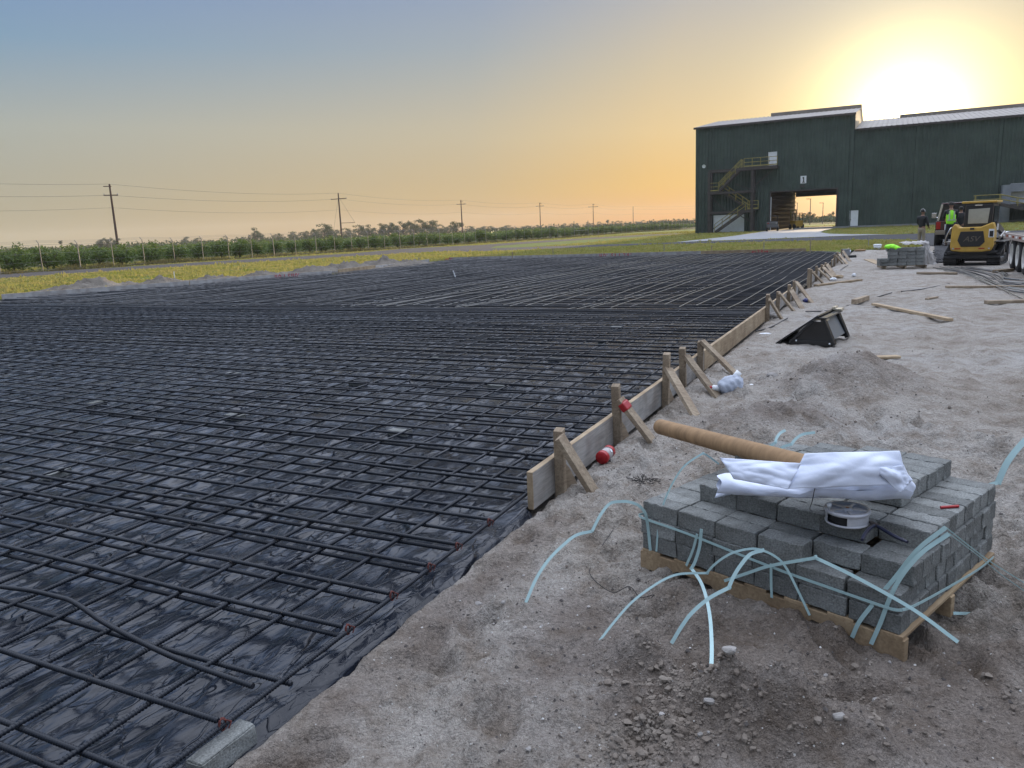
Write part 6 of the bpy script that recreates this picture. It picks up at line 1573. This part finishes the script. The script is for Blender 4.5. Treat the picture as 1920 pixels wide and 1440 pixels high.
# second pallet of bricks, wrapped
f0, f1 = P(1659, 505), P(1737, 503); ang = math.atan2(f1.y - f0.y, f1.x - f0.x); zz = float(gz_smooth(np.array([f0.x]), np.array([f0.y]))[0])
p2 = thing('wooden_pallet', 'worn dark pallet under the wrapped bricks before the yellow loader', 'pallet', (f0.x, f0.y, gz1(f0.x, f0.y)), ang)
M2 = p2.matrix_basis.copy(); W2 = (f1 - f0).length
for xk in (.02, W2 / 2, W2 - .02):
    w = MB(); w.box((xk, .6, .05), (.05, 1.2, .1)); w.build('stringer', M_STAKE, p2)
for yk in range(6):
    w = MB(); w.box((W2 / 2, .06 + yk * .215, .112), (W2 + .05, .11, .02)); w.build('deck_board', M_STAKE, p2)
k2 = .185 / .196
mtx = Matrix.Translation(p2.location) @ Matrix.Rotation(ang, 4, 'Z')
x_first = (W2 - 4 * .27) * .62 + .05
for r in range(5):
    for c in range(5):
        for rowy in range(2):
            if c == 0 and r > 1: continue
            if rowy == 1 and r < 4 and c > 0: continue
            loc = mtx @ Vector((x_first - .27 + c * .252 + .13 + rr_.normal(0, .006), .10 + rowy * .28 + rr_.normal(0, .01), .124 + r * .108))
            o = brick(loc, (0, 0, ang + rr_.normal(0, .01)), f'grey brick on the wrapped pallet, {cname[r]} layer, {ORD[c]} from its left end, {"front" if not rowy else "rear"} row', 'bricks on the wrapped pallet', r + c)
            o.scale = (1.26, 2.9, 1.34)
# white wrap hanging off its right end and a hi-vis vest on top
wr = thing('plastic_wrap', 'torn translucent white wrap draped over the right end of the wrapped pallet', 'wrap', mtx @ Vector((x_first + 1.0, .2, .12)), ang)
n = 48; M_WRAP = mat('wrap_film', (.62, .60, .585), .5, spec=.3, extra=leafy(.35))
def wrap_sheet(fn, nm):
    X = np.zeros((n, n)); Y = X.copy(); Zz = X.copy()
    for a in range(n):
        for b in range(n): X[a, b], Y[a, b], Zz[a, b] = fn(a / (n - 1), b / (n - 1))
    o = grid_mesh(nm, X, Y, Zz, M_WRAP, wr); o.modifiers.new('s', 'SOLIDIFY').thickness = .004
def hang(u, v):
    f = float(perlin(u * 5 + .4 * v, v * 1.6, 51)); g = float(perlin(u * 11, v * 5, 52)); k = min(1, .3 + v * 1.4)
    return (-.02 + u * (.16 + .26 * v ** 1.3) + .05 * g * k + .05 * float(perlin(u * 2, v * 5, 55)), -.10 + .14 * f * k - .10 * v + .5 * u * (1 - v) * .3, max(.012, .70 + .03 * g - .70 * v ** .92 + .05 * float(perlin(u * 6, v, 57)) * (v > .8)))
def crest(u, v):
    f = float(perlin(u * 6, v * 3, 61)); return (-.62 + u * .75, -.10 + .55 * v + .05 * f, .665 + .10 * abs(f) + .05 * abs(float(perlin(u * 13, v * 6, 62))) - .05 * (v < .06))
wrap_sheet(hang, 'wrap'); wrap_sheet(crest, 'wrap')
M_HIVIS = mat('hi_vis_lime', (.30, .85, .03), .7, var=.12, vscale=8)
vb2 = vv * (1 + .4 * np.abs(perlin(vv[:, 0] * 2, vv[:, 1] * 2, 61)))[:, None] * np.array([.24, .18, .10]); vb2[:, 2] = np.maximum(vb2[:, 2] + .06, 0); vb2[:, 2] -= .25 * np.maximum(-vb2[:, 0] - .1, 0)
o = soup_mesh('safety_vest', vb2, 3, M_HIVIS, smooth=True, faces=ff); o.location = mtx @ Vector((x_first + .12, .15, .124 + 4 * .108 + .05)); o.rotation_euler = (0, .35, ang); tag(o, 'bundled lime safety vest lying on the wrapped brick pallet', 'vest')
# broken asphalt lumps at the road's edge
rs2 = np.random.RandomState(31); co = []; fc = []; base = 0
for k in range(260):
    px, py = rs2.uniform(1752, 1800), rs2.uniform(470, 494); p = P(px, py); s_ = rs2.uniform(.04, .16); d = rock(rs2, ic1v) * s_; d[:, 2] *= .5
    co.append(d + np.array([p.x, p.y, gz1(p.x, p.y) + .02])); fc.append(ic1f + base); base += len(ic1v)
tag(soup_mesh('rubble', np.concatenate(co), 3, M_ASPH, smooth=False, faces=np.concatenate(fc)), 'broken black asphalt lumps where the road meets the sand', 'rubble', kind='stuff')
# ------------------------------------------------------------------ yellow compact track loader seen from behind
M_CAT = mat('yellow_machine_paint', (.50, .31, .055), .38, var=.12, vscale=4, spec=.5)
M_RUB = mat('black_rubber', (.016, .016, .017), .75, bump=.3, bscale=30)
M_MBLK = mat('machine_black', (.014, .014, .016), .4)
M_GLASS = mat('sky_pale_glass', (.30, .31, .28), .12, spec=.8, var=.15, vscale=2)  # bright sky seen in the rear window put into the glass colour
M_DGLASS = mat('dark_glass', (.02, .022, .026), .12, spec=.4)
M_TL = mat('red_lens', (.35, .01, .012), .2)
M_CHR = mat('bright_metal', (.55, .55, .56), .25, metal=.9)
c0 = P(1829, 495)
ld = thing('track_loader', 'yellow compact track loader with black cab, seen from behind', 'track loader', (c0.x, c0.y, gz1(c0.x, c0.y)), math.radians(-39))
ld.scale = (.90, .92, .97)
def track(x0, x1, nm='track'):
    # closed rubber band: outline in y-z, raised at the front drive sprocket
    prof = [(-.86, .0), (.66, .0), (.84, .06), (.90, .18), (.80, .34), (.30, .66), (.14, .70), (-.02, .64), (-.92, .40), (-1.02, .26), (-1.00, .10)]
    dense = []
    for i, a in enumerate(prof):
        b = prof[(i + 1) % len(prof)]; L = math.hypot(b[0] - a[0], b[1] - a[1]); n = max(1, int(L / .05))
        for k in range(n): dense.append((a[0] + (b[0] - a[0]) * k / n, a[1] + (b[1] - a[1]) * k / n))
    n = len(dense); w = MB()
    outer = [Vector((0, p[0], p[1])) for p in dense]; cy, cz = -.05, .30
    ins = [Vector((0, cy + (p[0] - cy) * .90, cz + (p[1] - cz) * .80)) for p in dense]
    vs = []
    for x in (x0, x1):
        vs += [Vector((x, q.y, q.z)) for q in outer] + [Vector((x, q.y, q.z)) for q in ins]
    fs = []
    for i in range(n):
        j = (i + 1) % n
        fs += [(i, j, 2 * n + j, 2 * n + i), (n + j, n + i, 3 * n + i, 3 * n + j), (j, i, n + i, n + j), (2 * n + i, 2 * n + j, 3 * n + j, 3 * n + i)]
    w.add(vs, fs)
    for i in range(0, n, 2):
        a = outer[i]; b = outer[(i + 1) % n]; t = (b - a).normalized(); nn = Vector((0, t.z, -t.y))
        w.box(((x0 + x1) / 2, a.y + nn.y * .012, a.z + nn.z * .012), (x1 - x0 - .02, .05, .05), Matrix.Rotation(math.atan2(t.z, t.y), 3, 'X'))
    tr = w.build(nm, M_RUB, ld)
    xm = (x0 + x1) / 2
    for yy, zz, r in ((.66, .20, .15), (-.86, .21, .16), (.14, .46, .19), (-.5, .14, .11), (-.15, .14, .11), (.2, .14, .11)):
        w = MB(); w.lathe([(0, -.5), (r, -.5), (r, .5), (r * .6, .52), (0, .52)], 14, Matrix.Translation((xm, yy, zz)) @ Matrix.Rotation(math.pi / 2, 4, 'Y') @ Matrix.Scale(x1 - x0 - .06, 4, (0, 0, 1))); w.build('roller', M_MBLK, tr)
track(-.86, -.46); track(.46, .86)
w = MB(); w.box((0, -.1, .44), (1.30, 1.75, .44)); w.box((0, -.95, .42), (1.5, .2, .10)); w.build('chassis', M_MBLK, ld, bevel=.03)
for s_ in (-1, 1):
    w = MB(); w.box((s_ * .68, -.1, .74), (.46, 1.7, .04)); w.build('fender', M_MBLK, ld, bevel=.01)
w = MB()
hood = [(-.62, .48), (-.30, .44), (.30, .44), (.58, .48), (.64, .62), (.64, 1.22), (.58, 1.36), (.22, 1.22), (-.42, 1.22), (-.56, 1.34), (-.64, 1.22), (-.66, .62)]
w.prism(hood, .62, Matrix.Translation((0, -1.12, 0))); w.build('engine_hood', M_CAT, ld, bevel=.035)
w = MB(); hexa = [(-.30, .62), (.26, .62), (.40, .76), (.34, 1.10), (-.34, 1.10), (-.42, .82)]; w.prism([(p[0] - .02, p[1] - .01) for p in hexa], .03, Matrix.Translation((0, -1.145, 0))); gr = w.build('grille', M_MBLK, ld, bevel=.01)
def text(body, size, m, parent, name, M, ext=.004, shear=0.0, align='CENTER'):
    cu = bpy.data.curves.new(name, 'FONT'); cu.body = body; cu.size = size; cu.extrude = ext; cu.align_x = align; cu.align_y = 'CENTER'; cu.shear = shear
    t_ = bpy.data.objects.new(name, cu); COL.objects.link(t_); bpy.context.view_layer.update()
    me = bpy.data.meshes.new_from_object(t_.evaluated_get(bpy.context.evaluated_depsgraph_get())); bpy.data.objects.remove(t_)
    me.materials.clear(); me.materials.append(m); me.transform(M); o = bpy.data.objects.new(name, me); COL.objects.link(o); o.parent = parent; return o
M_LOGO = mat('grey_lettering', (.14, .12, .09), .5)
text('ASV', .235, M_LOGO, gr, 'lettering', Matrix.Translation((-.03, -1.152, .845)) @ Matrix.Rotation(math.pi / 2, 4, 'X') @ Matrix.Scale(1.15, 4, (1, 0, 0)), shear=.3)
w = MB(); w.box((.56, -1.125, 1.02), (.16, .012, .26)); dc = w.build('decal', M_WHITE, ld); w = MB(); w.box((.56, -1.134, 1.0), (.11, .008, .18)); w.build('decal_panel', M_MBLK, dc)
w = MB(); w.box((-.02, -1.125, 1.17), (.13, .012, .06)); w.build('hood_latch', M_MBLK, ld)
for x_, m_, nm in ((-.56, M_CHR, 'rear_lamp'), (.52, M_CHR, 'rear_lamp'), (-.42, M_TL, 'reflector'), (.30, M_TL, 'reflector')):
    w = MB(); w.box((x_, -1.125, .55), (.06 if m_ is M_CHR else .18, .02, .05 if m_ is M_CHR else .03)); w.build(nm, m_, ld)
w = MB(); w.prism([(-.44, 1.18), (.42, 1.18), (.44, 1.95), (-.40, 1.95)], 1.25, Matrix.Translation((.06, -.62, 0))); w.build('cab', M_MBLK, ld, bevel=.04)
w = MB(); w.prism([(-.30, 1.32), (.30, 1.32), (.34, 1.80), (-.30, 1.78)], .02, Matrix.Translation((.06, -.635, 0))); w.build('rear_window', M_GLASS, ld, bevel=.02)
w = MB(); w.box((.505, .0, 1.58), (.02, .9, .55)); w.build('side_window', M_DGLASS, ld)
w = MB(); w.box((.07, .02, 2.0), (1.06, 1.35, .07)); w.build('cab_roof', M_CAT, ld, bevel=.02)
w = MB(); w.box((.06, -.66, 1.90), (.22, .04, .04)); w.build('roof_lamp', M_CHR, ld)
for s_ in (-1, 1):
    w = MB(); w.bar((s_ * .60, -.75, 1.30), (s_ * .64, .75, 1.02), .12, .20); w.bar((s_ * .64, .72, 1.05), (s_ * .62, 1.35, .40), .12, .18); w.build('lift_arm', M_MBLK, ld, bevel=.015)
    w = MB(); w.tube([(s_ * .72, -.4, .86), (s_ * .70, .8, 1.0)], .05, 8); w.build('lift_cylinder', M_CHR, ld)
w = MB(); w.tube(smooth_path([(-.86, -.95, .74), (-.80, -1.05, .95), (-.70, -1.05, 1.18), (-.66, -.95, 1.22)], 5), .02, 6); w.build('guard_rail', M_CHR, ld)
w = MB(); w.bar((-.82, 1.42, .42), (.82, 1.42, .42), .10, .80); w.build('tool_carrier', M_MBLK, ld, bevel=.02)
w = MB(); w.box((.66, -.68, 1.2), (.05, .12, .2)); w.build('side_decal', M_WHITE, ld)
for yy in (1.0,):
    w = MB(); w.tube(smooth_path([(.66, .9, .95), (.8, 1.2, .98), (.86, 1.45, .72), (.78, 1.5, .5)], 5), .03, 7); w.build('hydraulic_hose', M_CHR, ld)

# ------------------------------------------------------------------ boxy dark red off-road vehicle
s0 = at(1795, 467, 37.2)
M_CARP = mat('dark_red_paint', (.060, .014, .016), .22, spec=.7)
su = thing('off_road_vehicle', 'dark red boxy off-road vehicle standing with its rear towards us', 'car', (s0.x, s0.y, gz1(s0.x, s0.y)), math.radians(-31))
w = MB(); w.prism([(-.99, .62), (.99, .62), (1.0, 1.20), (.94, 1.26), (-.94, 1.26), (-1.0, 1.20)], 4.2); w.build('body', M_CARP, su, bevel=.04)
w = MB(); w.prism([(-.90, 1.25), (.90, 1.25), (.74, 2.02), (-.74, 2.02)], 2.9, Matrix.Translation((0, .06, 0))); w.build('cabin', M_MBLK, su, bevel=.05)
w = MB(); w.prism([(-.80, 1.32), (.80, 1.32), (.70, 1.94), (-.70, 1.94)], .02, Matrix.Translation((0, .03, 0))); w.build('rear_window', M_DGLASS, su)
w = MB(); w.box((0, 1.5, 2.05), (1.56, 2.95, .07)); w.build('roof', M_CARP, su, bevel=.03)
for s_ in (-1, 1):
    w = MB(); w.bar((s_ * .90, .06, 1.26), (s_ * .75, .06, 2.03), .07, .09); w.build('roof_pillar', M_CHR, su)
    w = MB(); w.box((s_ * .86, -.03, 1.03), (.18, .08, .34)); w.build('tail_light', M_TL, su, bevel=.01)
    w = MB(); w.box((s_ * 1.17, 2.6, 1.50), (.22, .10, .26)); w.tube([(s_ * .95, 2.6, 1.4), (s_ * 1.15, 2.6, 1.4)], .03, 6); w.build('wing_mirror', M_CHR, su, bevel=.02)
    for yy in (.75, 3.3):
        w = MB(); w.lathe([(.24, -.15), (.40, -.14), (.43, -.08), (.43, .08), (.40, .14), (.24, .15)], 24, Matrix.Translation((s_ * .88, yy, .43)) @ Matrix.Rotation(math.pi / 2, 4, 'Y')); wh = w.build('wheel', M_RUB, su)
        w = MB(); w.lathe([(0, .10 * s_), (.20, .12 * s_), (.24, .13 * s_)], 20, Matrix.Translation((s_ * .88, yy, .43)) @ Matrix.Rotation(math.pi / 2, 4, 'Y')); w.build('rim', M_CHR, wh)
for k in range(3):
    w = MB(); w.box((-.35 + k * .35, .12, 2.07), (.16, .08, .06)); w.build('roof_lamp', M_CHR, su)
w = MB(); w.box((0, -.10, .70), (1.94, .22, .20)); w.build('rear_bumper', mat('dull_chrome', (.30, .26, .22), .35, metal=.6), su, bevel=.02)
w = MB(); w.box((-.42, -.025, .95), (.36, .03, .26)); w.build('number_plate', M_WHITE, su)
w = MB(); w.box((-.35, -.02, 1.45), (.5, .06, .5)); w.build('tailgate_bag', M_CAT, su, bevel=.05)
w = MB(); w.box((0, 1.9, .48), (1.5, 3.6, .22)); w.build('underbody', M_RUB, su)

# ------------------------------------------------------------------ flatbed trailer at the right edge
w1, w3 = P(1895, 506), P(1930, 522)
dirn = (w3 - w1); dirn.z = 0; sp = 1.12; dirn.normalize(); ta = math.atan2(dirn.y, dirn.x)
tr = thing('flatbed_trailer', 'grey flatbed trailer with red and white reflective edge, cut by the picture edge', 'trailer', (w1.x, w1.y, gz1(w1.x, w1.y)), ta)
TS = .78
M_DECK = mat('trailer_deck', (.10, .085, .07), .7, var=.2, vscale=3)
w = MB(); w.box((3.2, 1.15, .98), (8.6, 2.4, .05)); w.build('deck', M_DECK, tr)
w = MB(); w.box((3.2, -.09, .93), (8.6, .05, .16)); w.build('side_rail', mat('trailer_rail', (.30, .25, .23), .5), tr)
for k in range(14):
    w = MB(); w.box((-.95 + k * .62, -.118, .94), (.30, .006, .055)); w.build('reflective_strip', M_TL if k % 2 else M_WHITE, tr)
w = MB()
for yy in (.55, 1.7): w.box((3.2, yy, .80), (8.4, .12, .30))
w.build('frame_beam', M_MBLK, tr)
M_RIMW = mat('white_rim', (.55, .54, .50), .5, var=.2, vscale=4)
for k in range(3):
    for yy, sg in ((.12, -1), (2.1, 1)):
        Mx = Matrix.Translation((k * sp, yy, .44)) @ Matrix.Rotation(math.pi / 2 * (1 if sg < 0 else -1), 4, 'X')
        w = MB(); w.lathe([(.27, .13), (.40, .13), (.44, .09), (.44, -.22), (.40, -.25), (.27, -.25)], 28, Mx); tw = w.build('wheel', M_RUB, tr)
        w = MB(); w.lathe([(.0, .02), (.10, .03), (.11, .12), (.13, .02), (.22, .04), (.27, .135), (.285, .14), (.28, .10)], 28, Mx); w.build('rim', M_RIMW, tw)
w = MB(); w.box((1.1, 1.1, .44), (.10, 2.0, .10)); w.build('axle', M_MBLK, tr)
for k in range(3):
    w = MB(); w.lathe([(0, 0), (.03, 0), (.03, .02), (0, .02)], 10, Matrix.Translation((-1.1, .2 + k * .5, .95)) @ Matrix.Rotation(-math.pi / 2, 4, 'Y')); w.build('tail_lamp', M_TL, tr)

# ------------------------------------------------------------------ utility cart and forklift at the shed opening
uc = P(1448, 434); uv = thing('utility_cart', 'small dark open utility cart parked at the left of the shed opening', 'utility cart', (uc.x, uc.y, uc.z + .04), B_ROT + .12)
w = MB(); w.box((0, 0, .62), (1.35, 2.6, .34)); w.box((0, -.75, .95), (1.35, 1.1, .34)); w.build('body', mat('cart_grey', (.10, .10, .10), .5), uv, bevel=.05)
for x_ in (-.6, .6):
    for y_ in (-.1, 1.0):
        w = MB(); w.tube([(x_, y_, .8), (x_ * .95, y_, 1.82)], .035, 6); w.build('roll_bar', M_MBLK, uv)
    for y_ in (-.85, .9):
        w = MB(); w.lathe([(.1, -.12), (.30, -.12), (.33, -.06), (.33, .06), (.30, .12), (.1, .12)], 18, Matrix.Translation((x_ * 1.05, y_, .33)) @ Matrix.Rotation(math.pi / 2, 4, 'Y')); w.build('wheel', M_RUB, uv)
    w = MB(); w.box((x_ * .8, -1.32, .98), (.16, .04, .10)); w.build('tail_light', M_TL if x_ < 0 else M_CHR, uv)
w = MB(); w.box((0, .45, 1.86), (1.35, 1.35, .05)); w.build('roof', M_MBLK, uv, bevel=.015)
w = MB(); w.box((0, .0, 1.0), (1.1, .5, .5)); w.build('seat', M_MBLK, uv, bevel=.05)
fp = P(1478, 432); fp = Vector(xy(B_S + 3.5, B_V - (dl + 3.0)) + (BZ + .05,))
fk = thing('forklift', 'yellow forklift with tall mast inside the shed opening', 'forklift', fp, B_ROT + .5)
w = MB(); w.box((0, 0, .75), (1.1, 1.9, .8)); w.build('body', M_CAT, fk, bevel=.08)
w = MB()
for x_ in (-.5, .5): w.bar((x_, .3, 1.1), (x_, .2, 2.1), .07, .07); w.bar((x_, -.8, 1.1), (x_, -.6, 2.1), .07, .07)
w.box((0, -.2, 2.13), (1.1, 1.0, .06)); w.build('overhead_guard', M_MBLK, fk)
w = MB()
for x_ in (-.35, .35): w.box((x_, 1.1, 1.35), (.10, .14, 2.6))
w.box((0, 1.1, 2.55), (.8, .1, .12)); w.box((0, 1.15, .5), (1.0, .08, .4)); w.build('mast', M_YELLOW, fk)
w = MB()
for x_ in (-.55, .55):
    for y_ in (.75, -.65): w.lathe([(.0, -.12), (.33, -.12), (.36, 0), (.33, .12), (0, .12)], 18, Matrix.Translation((x_, y_, .36)) @ Matrix.Rotation(math.pi / 2, 4, 'Y'))
w.build('wheel', M_RUB, fk)

# ------------------------------------------------------------------ the three men
M_SKIN = mat('skin', (.28, .16, .11), .6)
M_JACK = mat('black_jacket', (.014, .015, .018), .8)
M_NAVY = mat('navy_shirt', (.020, .022, .035), .8)
M_KHAKI = mat('khaki_trousers', (.28, .235, .18), .85, var=.1, vscale=6)
M_DKTR = mat('dark_trousers', (.015, .015, .018), .85)
M_BOOT = mat('boots', (.05, .035, .025), .7)
M_RIMLIGHT = mat('white_rim_light', (.70, .70, .68), .7)  # white of the backlit cap edge, light put into the colour
M_HAIR = mat('dark_hair', (.012, .010, .009), .7)
def skin(name, pts, edges, m, parent, sub=2):
    me = bpy.data.meshes.new(name); me.from_pydata([p[:3] for p in pts], edges, []); me.materials.append(m)
    o = bpy.data.objects.new(name, me); COL.objects.link(o); o.parent = parent
    sk = o.modifiers.new('skin', 'SKIN'); sk.use_smooth_shade = True
    for i, p in enumerate(pts):
        r = p[3]; me.skin_vertices[0].data[i].radius = (r, r) if not isinstance(r, tuple) else r; me.skin_vertices[0].data[i].use_root = (i == 0)
    sb = o.modifiers.new('sub', 'SUBSURF'); sb.levels = sub; sb.render_levels = sub; return o
def person(label, loc, rotz, top_m, leg_m, lh, rh, cap=None, vest=False, lean=0.0, stance=.11, rim_light=False):
    """lh, rh: elbow and hand of each arm in body space (x right, y forward)"""
    o = thing('person', label, 'person', loc, rotz)
    sh = 1.42
    B = [(0, 0, .98, .11), (0, .01, 1.2, .10), (0, .01 + lean, 1.40, .10), (0, .02 + lean, 1.50, .055), (0, .03 + lean, 1.56, .058), (0, .035 + lean, 1.64, .085), (0, .03 + lean, 1.73, .072), (0, .03 + lean, 1.765, .03),
         (.075, .125 + lean, 1.60, .03)]
    E = [(0, 1), (1, 2), (2, 3), (3, 4), (4, 5), (5, 6), (6, 7)]
    B = B[:8]
    for sg, (el, hd) in ((-1, lh), (1, rh)):
        i = len(B); B += [(sg * .19, .0 + lean, sh, .06), (*el, .045), (*hd, .032)]; E += [(2, i), (i, i + 1), (i + 1, i + 2)]
        h_ = Vector(hd); dirv = (h_ - Vector(el)).normalized(); pv = h_ + dirv * .06; j = len(B); B.append((*pv, .030)); E.append((i + 2, j))
        sdv_ = dirv.cross(Vector((0, 1, 0.3))).normalized()
        for f in range(4):
            q0 = pv + dirv * .03 + sdv_ * (.011 * (f - 1.5) * 1.6); q1 = q0 + dirv * (.05 + .006 * (f in (1, 2))) + Vector((0, .012, 0)); k = len(B); B += [(*q0, .009), (*q1, .007)]; E += [(j, k), (k, k + 1)]
        q0 = h_ + dirv * .03 + sdv_ * .035; k = len(B); B += [(*q0, .010), (*(q0 + dirv * .04 + sdv_ * .012), .008)]; E += [(j, k), (k, k + 1)]
    for sg in (-1, 1):
        i = len(B); B += [(sg * .09, 0, .92, .095), (sg * stance, .02, .50, .06), (sg * stance, -.02, .10, .042), (sg * (stance + .01), .12, .04, .035)]; E += [(0, i), (i, i + 1), (i + 1, i + 2), (i + 2, i + 3)]
    skin('body', B, E, M_SKIN, o)
    # face: nose, ears
    w = MB()
    for sg in (-1, 1): w.lathe([(0, -.008), (.022, -.006), (.026, .004), (0, .010)], 8, Matrix.Translation((sg * .083, .03 + lean, 1.64)) @ Matrix.Rotation(math.pi / 2, 4, 'Y'))
    w.lathe([(0.004, .03), (.013, 0), (0, -.004)], 8, Matrix.Translation((0, .118 + lean, 1.625)) @ Matrix.Rotation(-.5, 4, 'X')); w.build('face_features', M_SKIN, o)
    w = MB()
    for sg in (-1, 1): w.lathe([(0, .004), (.009, .0)], 8, Matrix.Translation((sg * .03, .112 + lean, 1.655)) @ Matrix.Rotation(-math.pi / 2, 4, 'X'))
    w.build('eyes', M_HAIR, o)
    J = [(0, 0, .90, (.165, .125)), (0, 0, 1.05, (.165, .12)), (0, .01, 1.25, (.18, .13)), (0, .01 + lean, 1.42, (.15, .105)), (0, .02 + lean, 1.49, .07)]
    JE = [(0, 1), (1, 2), (2, 3), (3, 4)]
    for sg, (el, hd) in ((-1, lh), (1, rh)):
        i = len(J); J += [(sg * .19, lean, 1.41, .078), (*el, .062), (*(Vector(el).lerp(Vector(hd), .9)), .046)]; JE += [(3, i), (i, i + 1), (i + 1, i + 2)]
    skin('jacket', J, JE, top_m, o)
    T = [(0, 0, .98, (.155, .12)), (0, 0, .88, (.155, .12))]; TE = [(0, 1)]
    for sg in (-1, 1):
        i = len(T); T += [(sg * .092, 0, .80, .10), (sg * stance, .02, .48, .076), (sg * stance, -.01, .09, .066)]; TE += [(1, i), (i, i + 1), (i + 1, i + 2)]
    skin('trousers', T, TE, leg_m, o)
    for sg in (-1, 1): skin('boot', [(sg * stance, -.05, .06, .052), (sg * (stance + .005), .06, .05, .048), (sg * (stance + .015), .17, .04, .040)], [(0, 1), (1, 2)], M_BOOT, o)
    hz_ = 1.69
    if cap:
        w = MB(); w.lathe([(.100, -.03), (.102, .0), (.098, .05), (.075, .092), (.03, .112), (0, .115)], 20, Matrix.Translation((0, .03 + lean, hz_)) @ Matrix.Scale(1.1, 4, (0, 1, 0))); c_ = w.build('cap', cap, o)
        w = MB(); w.lathe([(.098, .0), (.155, -.016), (.157, -.012), (.098, .008)], 20, Matrix.Translation((0, .06 + lean, hz_ - .01))); w.build('brim', cap, c_)
        if rim_light:
            w = MB(); w.tube([Vector((.112 * math.cos(q), .0 + lean, hz_ + .0 + .118 * math.sin(q))) for q in np.linspace(-.1, math.pi + .1, 16)], .010, 6); w.build('rim_light', M_RIMLIGHT, c_)  # white arc added over the crown for backlit rim light
    else:
        w = MB(); w.lathe([(.088, -.06), (.096, .0), (.090, .05), (.06, .085), (0, .098)], 18, Matrix.Translation((0, .015 + lean, hz_ - .01)) @ Matrix.Scale(1.1, 4, (0, 1, 0))); w.build('hair', M_HAIR, o)
    if vest:
        V = [(0, -.005, .86, (.19, .15)), (0, -.005, .98, (.185, .145)), (0, 0, 1.1, (.185, .14)), (0, .01, 1.26, (.20, .148)), (0, .01 + lean, 1.40, (.175, .128)), (0, .02 + lean, 1.46, .10)]
        ve = skin('safety_vest', V, [(0, 1), (1, 2), (2, 3), (3, 4), (4, 5)], M_HIVIS, o)
        w = MB()
        for sg in (-1, 1): w.box((sg * .085, -.145, 1.22), (.045, .02, .40))
        w.box((0, -.146, 1.06), (.33, .018, .05)); w.build('reflective_tape', mat('silver_tape', (.45, .55, .38), .4), ve)
    return o
h0 = at(1726, 466, 37.0); 
person('man in dark jacket, khaki trousers and white-trimmed cap standing on the lawn edge', (h0.x, h0.y, gz1(h0.x, h0.y)), math.radians(-62), M_JACK, M_KHAKI, ((-.25, .06, 1.15), (-.20, .26, 1.02)), ((.26, .02, 1.14), (.20, .20, .98)), cap=M_HAIR, rim_light=True)  # white on the cap is an added arc for backlit rim light
a0_ = at(1781, 440, s0.y - 2.4)
person('man in lime safety vest facing the back of the dark vehicle', (a0_.x, a0_.y, gz1(a0_.x, a0_.y)), math.radians(-20), M_JACK, M_DKTR, ((-.25, .12, 1.18), (-.16, .34, 1.15)), ((.25, .12, 1.18), (.16, .34, 1.15)), cap=M_HAIR, vest=True, lean=.05).scale = (1.1, 1.1, 1.08)
a1_ = at(1799, 440, s0.y - 2.0)
person('man in dark clothes beside the one in the lime vest', (a1_.x, a1_.y, gz1(a1_.x, a1_.y)), math.radians(-30), M_JACK, M_DKTR, ((-.25, .05, 1.15), (-.20, .25, 1.05)), ((.26, .03, 1.15), (.22, .22, 1.05)), cap=None, lean=.03)
# ------------------------------------------------------------------ morning haze
HZ = bpy.data.materials.new('haze'); HZ.use_nodes = True; nt = HZ.node_tree; nt.nodes.remove(nt.nodes['Principled BSDF'])
pv = nt.nodes.new('ShaderNodeVolumePrincipled'); pv.inputs['Density'].default_value = .00022; pv.inputs['Color'].default_value = (.92, .90, .86, 1); pv.inputs['Anisotropy'].default_value = .3
nt.links.new(pv.outputs[0], nt.nodes['Material Output'].inputs['Volume'])
w = MB(); w.box((0, 560, 14.4), (2300, 1500, 31.0)); hz = w.build('haze', HZ); hz['kind'] = 'stuff'
